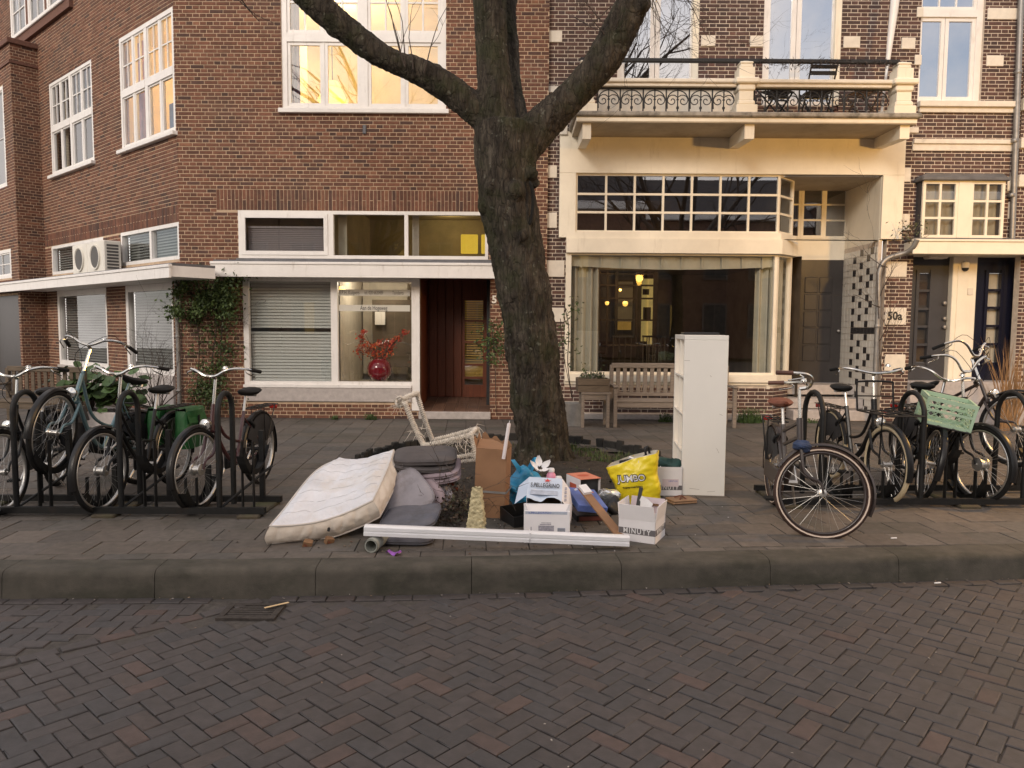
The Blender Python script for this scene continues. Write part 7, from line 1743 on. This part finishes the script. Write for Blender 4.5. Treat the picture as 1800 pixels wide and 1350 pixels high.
# ---- knobbly sisal scratching piece
s0 = G(838, 951); sp_ = put('sisal_piece', 'cream knobbly sisal covered wedge standing against the white rail', 'scratching post', TRS((s0.x-.01, s0.y+.10, 0), R_(-6), R_(-8)))
rr_ = random.Random(14); mb = MB(); vs_ = []
def sis(u, v):
    a = 2*PI*u; w_ = .078 - .045*v; d_ = .045 - .012*v; c, s = math.cos(a), math.sin(a); r = (abs(c)**4+abs(s)**4)**-.25; p = Vector((w_*r*c, d_*r*s, .36*v)); k = .010*noise.noise(p*45) + .006*noise.noise(p*90); return p + Vector((c, s, .2))*k
mb.grid(sis, 72, 56).build('post', 'sisal', sp_, smooth='all', local=True)
MB().grid(lambda u, v: Vector((.036*math.cos(2*PI*u)*v, .034*math.sin(2*PI*u)*v, .36 + .012*noise.noise(Vector((u*8, v*8, 2))))), 24, 4).build('post_top', 'sisal', sp_, smooth='all', local=True)
q = W(826, 872, 5.9); sp2 = put('sisal_piece', 'short cream sisal stub lying behind the knobbly wedge', 'scratching post', TRS(Vector((q.x, 5.9, .09)), R_(20), R_(80)))
MB().grid(lambda u, v: (lambda p: p + p.normalized()*.010*noise.noise(p*50))(Vector((.05*math.cos(2*PI*u), .05*math.sin(2*PI*u), -.07+.14*v))), 40, 20).build('post', 'sisal', sp2, smooth='all', local=True)
# ---- blue carrier bag
q = G(925, 893)
def blob(u, v):
    a = 2*PI*u; t = v; r = (.03 + .17*math.sin(PI*min(1, t*.9+.12))**.7)*(1 - .35*t); p = Vector((r*math.cos(a)*1.05, r*math.sin(a)*.8, .33*t))
    return p + Vector((noise.noise(p*7+Vector((3,1,0))), noise.noise(p*7+Vector((0,5,0))), noise.noise(p*8)))*.055 + Vector((noise.noise(p*24), noise.noise(p*24+Vector((2,2,2))), noise.noise(p*22)))*.014
bb = put('carrier_bag', 'crumpled bright blue plastic bag between brown box and white boxes', 'bag', TRS((q.x-.01, q.y+.16, 0), .4))
MB().grid(blob, 44, 26).build('bag', 'bag_blue', bb, smooth='all', local=True)
for s in (-1, 1): MB().grid(lambda u, v: Vector((s*(.02+.10*math.sin(PI*u)) + (v-.5)*.035, .02*s + .02*math.sin(5*u), .27 + .15*math.sin(PI*u) - .05*u)), 14, 2).build('handle', 'bag_blue', bb, smooth='all', local=True)
# ---- pink bottles and white petals behind the boxes
for (x_, y_, lab) in ((969, 822, 'taller pink bottle with white cap behind the white boxes'), (981, 833, 'shorter pink bottle with white cap behind the white boxes')):
    q = W(x_, y_, 6.15); q.z -= .03; b_ = put('bottle', lab, 'bottle', TRS((q.x, 6.15 - (.08 if x_ > 975 else 0), q.z-.14)), 'pink bottles')
    MB().lathe([(0,0),(.038,0),(.042,.01),(.042,.09),(.036,.115),(.026,.128),(.026,.135)], 18).build('body', 'pink_plastic', b_, smooth=True, local=True); MB().lathe([(.027,.134),(.028,.138),(.028,.158),(.022,.166),(0,.168)], 18).build('cap', 'white_plastic', b_, smooth=True, local=True)
q = W(949, 823, 6.2); fl_ = put('plastic_flower', 'white plastic petals lying on top of the blue bag', 'flower', TRS(q, .3, R_(35)))
for k in range(5):
    a = 2*PI*k/5 + .3; MB().grid(lambda u, v: Vector(((.02+.075*u)*math.cos(a) - (v-.5)*.062*math.sin(PI*(.15+.8*u))*math.sin(a), (.02+.075*u)*math.sin(a) + (v-.5)*.062*math.sin(PI*(.15+.8*u))*math.cos(a), .05*u*u + .05*(v-.5)**2*4*.3)), 7, 5).build('petal', 'white_plastic', fl_, smooth='all', local=True)
# ---- boxes in the middle
def face_text(root, txt, M4, size, mat, fit=None, bold=.0, sp=1.0): return text('lettering', txt, size, mat, root, M4, fit=fit, bold=bold, spacing=sp, depth=.0006)
FR = lambda x, y, z: TRS((x, y, z), 0, R_(90))          # lettering on a face looking to -y
# lower white box (on its side, print to the street)
q = G(962, 956); wb = put('white_carton', 'white printed carton standing behind the white rail', 'box', TRS((q.x, q.y+.12, 0), R_(-2)))
hw, hd, hh = .163, .115, .235
MB().cbox(-hw, hw, -hd, hd, 0, hh, .003).build('carton', 'card_white', wb, local=True)
for s in (-1, 1): MB().prism([(s*hw, hh), (s*(hw-.03), hh), (s*(hw-.012), hh+.045), (s*(hw+.002), hh+.05)][::s], -.004, .004, Matrix.Translation((0, -hd+.01, 0)) @ Matrix.Rotation(R_(90), 4, 'X')).build('ear', 'card_white', wb, local=True)
MB().box(-hw+.01, hw-.02, -hd-.0012, -hd, hh-.024, hh-.004).build('print_strip', 'print_pale', wb, local=True)
face_text(wb, 'S.PELLEGRINO', FR(-.05, -hd-.0016, hh-.014), .018, 'print_blue', fit=.16)
for (x0, x1, z0, z1, mt) in ((-.06,.05,.09,.13,'print_text'),(-.05,.03,.135,.142,'print_text'),(-.04,.03,.147,.152,'print_text'),(.075,.13,.06,.115,'print_pale'),(-.115,-.108,.06,.12,'print_text'),(-.06,.03,.055,.075,'print_text')):
    MB().box(x0, x1, -hd-.0012, -hd, z0, z1).build('print_block', mt, wb, local=True)
for k in range(12): MB().box(.077+k*.0043, .079+k*.0043, -hd-.0018, -hd-.0012, .063, .112).build('bar_code', 'print_grey', wb, local=True)
# tilted box on top with the big lettering
tl, tr2, br_, bl_ = P3(933, 839, 5.72), P3(995, 842, 5.70), P3(981, 880, 5.36), P3(922, 876, 5.38)
pc = (tl+tr2+br_+bl_)/4; M4 = basis(pc, (tr2-tl)+(br_-bl_), (tl-bl_)+(tr2-br_)); sb = put('water_carton', 'pale blue white mineral water carton tilted on the white carton', 'box', M4)
hw, hd, h_ = ((tr2-tl).length+(br_-bl_).length)/4, ((tl-bl_).length+(tr2-br_).length)/4, .15
M('card_iceblue', (.52,.60,.72), .6, var=.05, scale=4)
MB().grid(lambda u, v: Vector((-hw+2*hw*u, -hd + 2*hd*v + (.03*noise.noise(Vector((u*6,0,2))) - .02*math.sin(u*7))*(1-v)**4, .002 + .012*(1-v)**3*math.sin(u*9+1))), 30, 14).build('lid', 'card_iceblue', sb, smooth='all', local=True)
for n, q in (('side_panel', (-hw,-hw+.004,-hd+.03,hd)), ('side_panel', (hw-.004,hw,-hd,hd)), ('back_panel', (-hw+.004,hw-.004,hd-.004,hd)), ('front_panel', (-hw+.004,hw-.004,-hd+.02,-hd+.024))): MB().box(q[0],q[1],q[2],q[3],-h_, -.003 if n != 'front_panel' else -.05).build(n, 'card_white', sb, local=True)
MB().box(-hw+.005, hw-.005, -hd+.025, hd-.005, -h_, -h_+.004).build('bottom_panel', 'card_inner', sb, local=True)
MB().quad((-hw,-hd+.06,0), (-hw,hd,0), (-hw-.075,hd-.06,-.05), (-hw-.085,-hd+.0,-.05)).build('flap', 'card_iceblue', sb, local=True)
MB().quad((hw,-hd,0), (hw+.055,-hd-.02,-.06), (hw+.06,hd-.05,-.06), (hw,hd,0)).build('flap', 'card_white', sb, local=True); MB().quad((hw+.055,-hd-.02,-.06), (hw+.075,-hd-.03,-.17), (hw+.085,hd-.12,-.17), (hw+.06,hd-.05,-.06)).build('flap', 'card_white', sb, local=True)
for k in range(4): MB().box(hw+.02, hw+.036, -hd+.03+k*.06, -hd+.07+k*.06, -.018-.0, -.016).build('print_block', 'print_text', sb, local=True)
FT = lambda x, y: TRS((x, y, .0145))
face_text(sb, 'S.PELLEGRINO', FT(-.0, hd*.12), .095, 'print_black', fit=2*hw*.84, bold=.0006)
st = []
for k in range(10): a = PI/2 + 2*PI*k/10; r = .030 if k % 2 == 0 else .012; st.append((r*math.cos(a), r*math.sin(a)))
MB().prism(st, .013, .0145, Matrix.Translation((.015, hd*.62, 0))).build('star', 'print_red', sb, local=True)
MB().box(-hw*.8, hw*.75, -hd*.72, -hd*.32, .0125, .0138).build('print_block', 'print_pale', sb, local=True)
# coral topped open box
q = G(1021, 872); ob = put('open_carton', 'small carton with coral top and open end filled dark', 'box', TRS((q.x-.02, 6.25, .03), R_(22), R_(0)))
hw, hd, hh = .095, .13, .235
for n, qq in (('side_panel', (-hw,-hw+.004,-hd,hd,0,hh)), ('side_panel', (hw-.004,hw,-hd,hd,0,hh)), ('bottom_panel', (-hw+.004,hw-.004,-hd,hd,0,.004)), ('back_panel', (-hw+.004,hw-.004,hd-.004,hd,.004,hh-.005))): MB().box(*qq).build(n, 'card_white', ob, local=True)
MB().box(-hw, hw, -hd-.012, hd, hh+.0005, hh+.005).build('top_panel', 'coral', ob, local=True); MB().box(-hw+.005, hw-.005, -hd+.03, hd-.006, .006, hh-.004).build('dark_fill', 'black_plastic', ob, local=True)
MB().lathe([(0,.0),(.055,.0)], 24, Matrix.Translation((0, .0, hh+.0065)) @ Matrix.Diagonal((1,.7,1,1))).build('print_spot', 'coral_dark', ob, local=True)
for k, z_ in enumerate((.05, .13)): MB().cbox(-hw-.0015, -hw, -.06, .06, z_, z_+.05, .001).build('print_block', 'coral_dark', ob, local=True)
# blue game box, red box, brown board
q = W(1030, 880, 5.75); gb = put('game_box', 'flat blue printed box lying slanted beside the water carton', 'box', TRS((q.x, 5.78, .14), R_(14), R_(12), R_(8)))
MB().cbox(-.12, .12, -.17, .17, 0, .055, .003).build('carton', 'box_blue', gb, local=True)
rr_ = random.Random(3)
for k in range(12): MB().lathe([(0,0),(rr_.uniform(.008,.02),0)], 7, TRS((rr_.uniform(-.09,.09), rr_.uniform(-.14,.14), .0565))).build('print_spot', rr_.choice(('coral','print_white','cork')), gb, local=True)
q = G(1040, 918); rb2 = put('game_box', 'dark flat box with red lettering under the blue box', 'box', TRS((q.x+.0, q.y+.17, 0), R_(8)))
MB().cbox(-.14, .14, -.15, .15, 0, .05, .003).build('carton', 'black_plastic', rb2, local=True); MB().box(-.12, .12, -.1515, -.15, .008, .042).build('print_block', 'box_red', rb2, local=True)
a_, b_ = P3(1023, 858, 5.75), P3(1092, 925, 5.22); b_.z = .03
bd = put('cardboard_strip', 'narrow brown board leaning from the blue box down to the pink carton', 'board', basis(a_, b_-a_, (0.6,1,0.35)))
MB().cbox(0, (b_-a_).length, -.035, .035, -.008, .008, .002).build('board', 'card_brown', bd, local=True); MB().box(-.005, .10, -.034, .034, .009, .030).build('folded_end', 'card_white', bd, local=True)
# black tray
q = G(898, 925); bt = put('black_crate', 'shallow black plastic tray behind the white rail', 'tray', TRS((q.x+.12, q.y+.14, .0), R_(24), R_(6), R_(-4)))
for n, qq in (('bottom_panel', (-.16,.16,-.13,.13,0,.006)), ('wall', (-.16,.16,-.135,-.13,0,.11)), ('wall', (-.16,.16,.13,.135,0,.11)), ('wall', (-.165,-.16,-.135,.135,0,.11)), ('wall', (.16,.165,-.135,.135,0,.11))): MB().box(*qq).build(n, 'black_plastic', bt, local=True)
# ---- open wine cartons
def wine_carton(name, label, M4, hw, hd, hh, cut=True, mat='card_white'):
    o = put(name, label, 'box', M4); t = .005; zl = hh*.58 if cut else hh
    pts = [(-hw,-hd),(hw,-hd),(hw,hd),(-hw,hd)]
    for i, n in enumerate(('front_panel', 'side_panel', 'back_panel', 'side_panel')):
        a, b = Vector((*pts[i],0)), Vector((*pts[(i+1)%4],0)); L = (b-a).length; d = (b-a).normalized(); nn = Vector((d.y,-d.x,0)); mm = Matrix(((d.x,nn.x,0,a.x),(d.y,nn.y,0,a.y),(0,0,1,0),(0,0,0,1)))
        MB().box(.0, L-.0005, -t, 0, 0, zl, mm).build(n, mat, o, local=True)
        if cut:
            lean = (.30, .22, .10, .2)[i]; m2 = mm @ Matrix.Translation((0,0,zl)) @ Matrix.Rotation(-lean*0.6, 4, 'X')
            sl = .012; MB().prism([(.002,0.001),(L-.002,.001),(L-sl,hh-zl),(sl*.5,hh-zl)], 0, t, m2 @ Matrix.Rotation(R_(90), 4, 'X')).build('flap', 'card_pink' if i == 2 else mat, o, local=True)
        if i < 2:
            MB().box(.001, L-.001, 0.0, .0012, hh*.20, hh*.36, mm).build('print_band', 'print_grey', o, local=True)
            text('lettering', 'MINUTY', .052, 'print_white', o, mm @ TRS((L/2, .0016, hh*.28)) @ Matrix.Rotation(PI, 4, 'Z') @ Matrix.Rotation(R_(90), 4, 'X') if False else mm @ Matrix.Translation((L/2, .0018, hh*.28)) @ Matrix.Rotation(R_(90), 4, 'X') @ Matrix.Diagonal((1,1,-1,1)), fit=L*.74, spacing=1.25, bold=.0008, depth=.0005)
    MB().box(-hw+t, hw-t, -hd+t, hd-t, .001, .006).build('bottom_panel', 'card_inner', o, local=True)
    return o
A_, C_, B_ = G(1082, 951), G(1147, 960), G(1173, 938)
ex = (C_-A_); ey = (B_-C_); cen = (A_+B_)/2
yaw = math.atan2(ex.y, ex.x); wc = wine_carton('wine_carton', 'pale pink open wine carton at the front right of the heap', TRS((cen.x, cen.y, 0), yaw), ex.length/2, .135, .27)
q = wc.matrix_world; MB().cbox(-.03, .03, -.004, .004, 0, .018, .002, TRS((.06, .112, .215))).build('handle_hole', 'card_inner', wc, local=True)
it = put('dark_batten', 'black slat standing among papers in the pink wine carton', 'slat', q @ TRS((-.075, .02, .02), .3, R_(-18), R_(10))); MB().cbox(-.014, .014, -.01, .01, 0, .34, .003).build('slat', 'black_plastic', it, local=True)
it = put('paper_sheet', 'white folded paper sticking out of the pink wine carton', 'paper', q @ TRS((-.06, .07, .08), -.4, R_(-10), R_(20))); MB().grid(lambda u, v: Vector((-.06+.12*u, .01*math.sin(u*4), .2*v)), 6, 6).build('sheet', 'print_white', it, local=True)
c1, c2 = G(1150, 872), G(1203, 874)
w2 = wine_carton('wine_carton', 'white wine carton full of oddments between yellow bag and shelving', TRS(((c1.x+c2.x)/2-.005, c1.y+.16, 0), R_(-2)), (c2.x-c1.x)/2, .14, .265, cut=False)
hwc = (c2.x-c1.x)/2
MB().box(-hwc*.35, hwc*.75, -.1430, -.1418, .085, .155).build('address_label', 'card_pink', w2, local=True); text('lettering', 'HERTOG', .02, 'print_blue', w2, FR(.05, -.1436, .135), fit=.08, depth=.0005)
dk = put('green_cloth', 'dark green bundled cloth heaped in the white wine carton', 'cloth', w2.matrix_world @ TRS((.03, .0, .25)))
crumpled(30, 16, lambda u, v: Vector((.115*math.cos(2*PI*u)*math.sin(PI*v), .10*math.sin(2*PI*u)*math.sin(PI*v), .075*math.cos(PI*v))), .045, 11, 2).build('cloth', 'green_dark', dk, smooth='all', local=True)
mb = MB(); rr_ = random.Random(5)
for k in range(5): mb.tube(smooth_path([Vector((-.12+.03*k, -.1, .2)), Vector((-.1+.03*k, -.02, .29+.02*rr_.random())), Vector((-.02+.03*k, .06, .27)), Vector((.0+.02*k, .1, .2))]), .005, 5)
cb2 = mb.build('cable_tangle', 'card_white', None); cb2.matrix_world = w2.matrix_world; tag(cb2, 'pale cables looping over the edge of the white wine carton', 'cable')
# ---- yellow shopping bag
q0, q1 = G(1096, 873), G(1150, 876); cx_ = (q0.x+q1.x)/2
yb = put('shopping_bag', 'crumpled bright yellow shopping bag stuffed with rubbish, lettering on the front', 'bag', TRS((cx_-.005, 6.45, 0), R_(-10), 0, R_(-9)))
def bagf(u, v, s=1.0):
    a = 2*PI*u; c, sn_ = math.cos(a), math.sin(a); r = (abs(c)**5+abs(sn_)**5)**-.2; hw_ = (.165 + .055*v)*s; hd2 = (.10 + .03*math.sin(v*PI))*s
    p = Vector((hw_*r*c - .03*v, hd2*r*sn_, .40*v + .03*v*v*c - .03*v*max(0, -c)))
    k = .030*noise.noise(p*6+Vector((1,2,3))) + .012*abs(noise.noise(p*14)) + .008*noise.noise(p*30); return p + Vector((c, sn_, 0))*k
MB().grid(lambda u, v: bagf(u, v), 72, 40).build('bag', 'bag_yellow', yb, smooth='all', local=True)
MB().grid(lambda u, v: bagf(u, .55+.45*v, .965) + Vector((0,0,.004*v)), 60, 12).build('lining', 'bag_inner', yb, smooth='all', local=True)
MB().grid(lambda u, v: Vector((.17*(u*2-1)-.02, .09*(v*2-1), .30 + .05*noise.noise(Vector((u*5, v*5, 7))))), 14, 8).build('contents', 'bag_inner', yb, smooth='all', local=True)
for k, (x_, y_, rz_, mt) in enumerate(((-.09,-.02,.4,'black_plastic'),(-.02,.01,-.3,'print_white'),(.06,-.01,.8,'black_plastic'))): MB().cbox(-.06, .06, -.01, .01, -.05, .07, .004, TRS((x_, y_, .33), rz_, .4, .5*k)).build('contents', mt, yb, local=True)
MB().tube(smooth_path([Vector((.10,-.05,.40)), Vector((.10,-.05,.47)), Vector((.13,-.03,.48)), Vector((.13,-.02,.42))]), .012, 6).build('handle', 'black_plastic', yb, smooth='all', local=True)
for x_ in (-.19, .17): MB().lathe([(0,.012),(.014,.006),(.014,-.006),(0,-.012)], 8, TRS((x_, -.06, .40))).build('rivet', 'black_plastic', yb, local=True)
def on_bag(x, z, off): 
    best = None
    for k in range(40):
        u = .5 + .5*k/40; p = bagf(u, z/.40)
        if best is None or abs(p.x-x) < abs(best.x-x): best = p
    return Vector((x, best.y - off, z))
def wrap_text(root, txt, cx, cz, wid, hgt, mat, off, bold=0, tilt=-.06):
    me = text_mesh(txt, 1.0, .002, bold, 'CENTER', .95); xs_ = [v.co.x for v in me.vertices]; ys_ = [v.co.y for v in me.vertices]; kx = wid/(max(xs_)-min(xs_)); ky = hgt/(max(ys_)-min(ys_)); mx_ = (max(xs_)+min(xs_))/2; my_ = (max(ys_)+min(ys_))/2
    for v in me.vertices:
        x, z = (v.co.x-mx_)*kx, (v.co.y-my_)*ky; p = on_bag(cx+x, cz+z + x*tilt, off); v.co = p - Vector((0, v.co.z*.3, 0))
    me.materials.clear(); me.materials.append(MATS[mat]); return link('lettering', me, root, True)
wrap_text(yb, 'JUMBO', -.055, .235, .255, .088, 'print_black', .006, .05); wrap_text(yb, 'JUMBO', -.055, .235, .24, .074, 'print_white', .0105, .004); wrap_text(yb, 'supermarkten', -.05, .165, .17, .026, 'print_black', .006, .01)
# clear plastic beside it
q = W(1070, 850, 6.1); cp = put('plastic_wrap', 'crumpled clear plastic wrap below the yellow bag', 'plastic', TRS((q.x, 6.1, .05)))
crumpled(26, 16, lambda u, v: Vector((.09*math.cos(2*PI*u)*math.sin(PI*v), .07*math.sin(2*PI*u)*math.sin(PI*v), .08 + .09*math.cos(PI*v))), .05, 9, 8).build('wrap', 'clear_plastic', cp, smooth='all', local=True)
# black scraps between
q = G(1085, 905); cp = put('black_sack', 'black plastic scraps behind the pink wine carton', 'plastic', TRS((q.x-.06, q.y+.1, .0)))
crumpled(24, 14, lambda u, v: Vector((.13*math.cos(2*PI*u)*math.sin(PI*v), .12*math.sin(2*PI*u)*math.sin(PI*v), .06 + .07*math.cos(PI*v))), .06, 8, 3).build('sack', 'black_plastic', cp, smooth='all', local=True)
# flat cork coloured mat
q = G(1198, 884); cm = put('cork_slab', 'flat tan cork slab lying in front of the white shelving', 'mat', TRS((q.x, q.y+.02, 0), R_(18)))
for k in range(2): MB().cbox(-.12+.006*k, .12, -.075, .075+.004*k, .001+k*.019, .018+k*.019, .006).build('layer', 'cork', cm, local=True)
MB().tube(smooth_path([Vector((-.04,-.05,.038)), Vector((0,.0,.062)), Vector((.05,.05,.038))]), .006, 6).build('strap', 'leather_brown', cm, smooth=True, local=True); MB().tube(smooth_path([Vector((-.04,.05,.038)), Vector((0,.0,.060)), Vector((.02,-.05,.038))]), .006, 6).build('strap', 'leather_brown', cm, smooth=True, local=True)
# wood chunks under the mattress and small wrappers
for (x_, y_, rz_, lab) in ((537, 962, .4, 'small split wood chunk at the mattress corner'), (574, 957, 1.0, 'second wood chunk with pale end under the mattress')):
    q = G(x_, y_); wk = put('wood_chunk', lab, 'wood', TRS((q.x, q.y+.03, 0), rz_), 'wood chunks under the mattress'); MB().prism([(-.034,-.02),(.025,-.03),(.038,.012),(.01,.03),(-.02,.022)], 0, .042, TRS((0,0,0), 0, .3, .2)).build('chunk', 'wood_raw', wk, local=True); MB().box(-.02,.015,-.030,-.024,.006,.030).build('bark_side', 'leather_brown', wk, local=True)
q = G(692, 975); wp = put('sweet_wrapper', 'crumpled purple sweet wrapper on the kerb below the pipe', 'wrapper', TRS((q.x, q.y, .012), -.4)); crumpled(10, 6, lambda u, v: Vector((-.05+.1*u, -.022+.045*v, .008*math.sin(u*9))), .02, 22, 2).build('foil', 'wrapper', wp, local=True); MB().box(.03,.05,-.01,.012,.004,.008).build('foil_end', 'coral', wp, local=True)
# twigs and dead plant caught between cushions and sisal
mb = MB(); rr_ = random.Random(21)
for _ in range(46):
    p = W(rr_.uniform(768, 830), rr_.uniform(860, 935), rr_.uniform(5.5, 6.0)); p.z = max(.02, p.z); branch(mb, p, Vector((rr_.gauss(0,1), rr_.gauss(0,.5), rr_.gauss(.2,.7))), rr_.uniform(.12,.34), .003, 2, rr_, .06, .7, 5, (1,3))
tag(mb.build('dead_plant', 'twig', None, 'all'), 'tangle of dry brown twigs between cushions and cardboard box', 'plant')
mb = MB()
for _ in range(300): leaf(mb, W(rr_.gauss(800, 17), rr_.gauss(890, 22), rr_.uniform(5.5,5.9)), rr_.uniform(.02,.045), rr_, .5, ((.05,.035,.025),(.08,.05,.03),(.045,.05,.025)))
for _ in range(40): leaf(mb, W(rr_.gauss(786, 9), rr_.gauss(853, 6), 5.9), rr_.uniform(.03,.05), rr_, .5, ((.28,.07,.03),(.2,.05,.025)))
tag(mb.build('withered_leaves', 'leaf'), 'withered brown and rust red leaves beside the lilac cushions', 'leaves')
# red bouquet in the dentist window
q = W(667, 668, YL+.32); vz = zs + .10
vase = put('vase', 'round glossy dark red vase with red flowers behind the shop window', 'vase', TRS((q.x, YL+.34, vz)))
M('vase_red', (.20,.008,.018), .12, var=.05, coat=.6); M('flower_red', (.50,.05,.015), .6, tint=True, var=.2)
rv = (W(688, 640, YL+.34).x - W(645, 640, YL+.34).x)/2
MB().lathe([(.0,.0),(rv*.55,.0),(rv*.9,rv*.45),(rv,rv*.95),(rv*.86,rv*1.45),(rv*.5,rv*1.75),(rv*.38,rv*1.8),(rv*.36,rv*1.72)], 32).build('body', 'vase_red', vase, smooth='all', local=True)
mb = MB(); st_ = MB()
cl = [(634,592,7),(640,606,8),(648,618,9),(630,618,8),(655,608,8),(668,606,8),(678,604,8),(690,602,7),(700,594,7),(710,584,6),(660,622,9),(676,622,9),(688,614,8),(640,584,5)]
for (x_, y_, r_) in cl:
    for _ in range(46): leaf(mb, W(x_+rr_.gauss(0,r_*.5), y_+rr_.gauss(0,r_*.5), YL+.34+rr_.uniform(-.12,.12)), .05, rr_, .3, ((.55,.06,.015),(.42,.03,.012),(.62,.14,.03),(.30,.03,.01)))
    st_.tube([Vector((q.x, YL+.34, vz+rv*1.6)), W(x_, y_, YL+.34)], .004, 4)
fo = mb.build('bouquet', 'flower_red', None); tag(fo, 'loose bouquet of red and orange flowers in the round vase', 'flowers'); st_.build('stem', 'twig', fo)
# three small litter pieces on the paving
for (x_, y_, lab) in ((1571, 948, 'white cigarette end on the paving right of the flat wheel'), (1648, 1027, 'white cigarette end in the gutter at the right')):
    q = G(x_, y_, 0 if y_ < 1000 else ROAD_Z+.01); tag(MB().tube([(q.x-.02, q.y, q.z+.008), (q.x+.025, q.y+.008, q.z+.008)], .005, 7).build('cigarette_end', 'print_white'), lab, 'litter')
# crumbs of soil, paper and leaf trodden round the heap
mb = MB(); rr_ = random.Random(44)
for _ in range(420):
    x_, y_ = rr_.gauss(.0, .75), rr_.gauss(5.55, .42)
    if y_ < kerb_y(x_) + .25: continue
    c = rr_.choice(((.04,.03,.02),(.055,.042,.03),(.03,.026,.02),(.12,.09,.06),(.42,.39,.36),(.09,.05,.03))); mb.col = (*c, 1); s_ = rr_.uniform(.004, .013) if c[0] < .3 else rr_.uniform(.004, .009); a = rr_.uniform(0, 6)
    v = [Vector((x_ + s_*rr_.uniform(.6,1.2)*math.cos(a+t), y_ + s_*rr_.uniform(.6,1.2)*math.sin(a+t), .005)) for t in (0, 1.6, 3.1, 4.7)] + [Vector((x_, y_, .005 + s_*.7))]
    mb._add(v, [(0,1,4),(1,2,4),(2,3,4),(3,0,4)])
o = stuff(mb.build('rubbish_crumbs', 'leaf')); o['label'] = 'crumbs of soil, paper and leaf trodden round the rubbish heap'; o['category'] = 'litter'
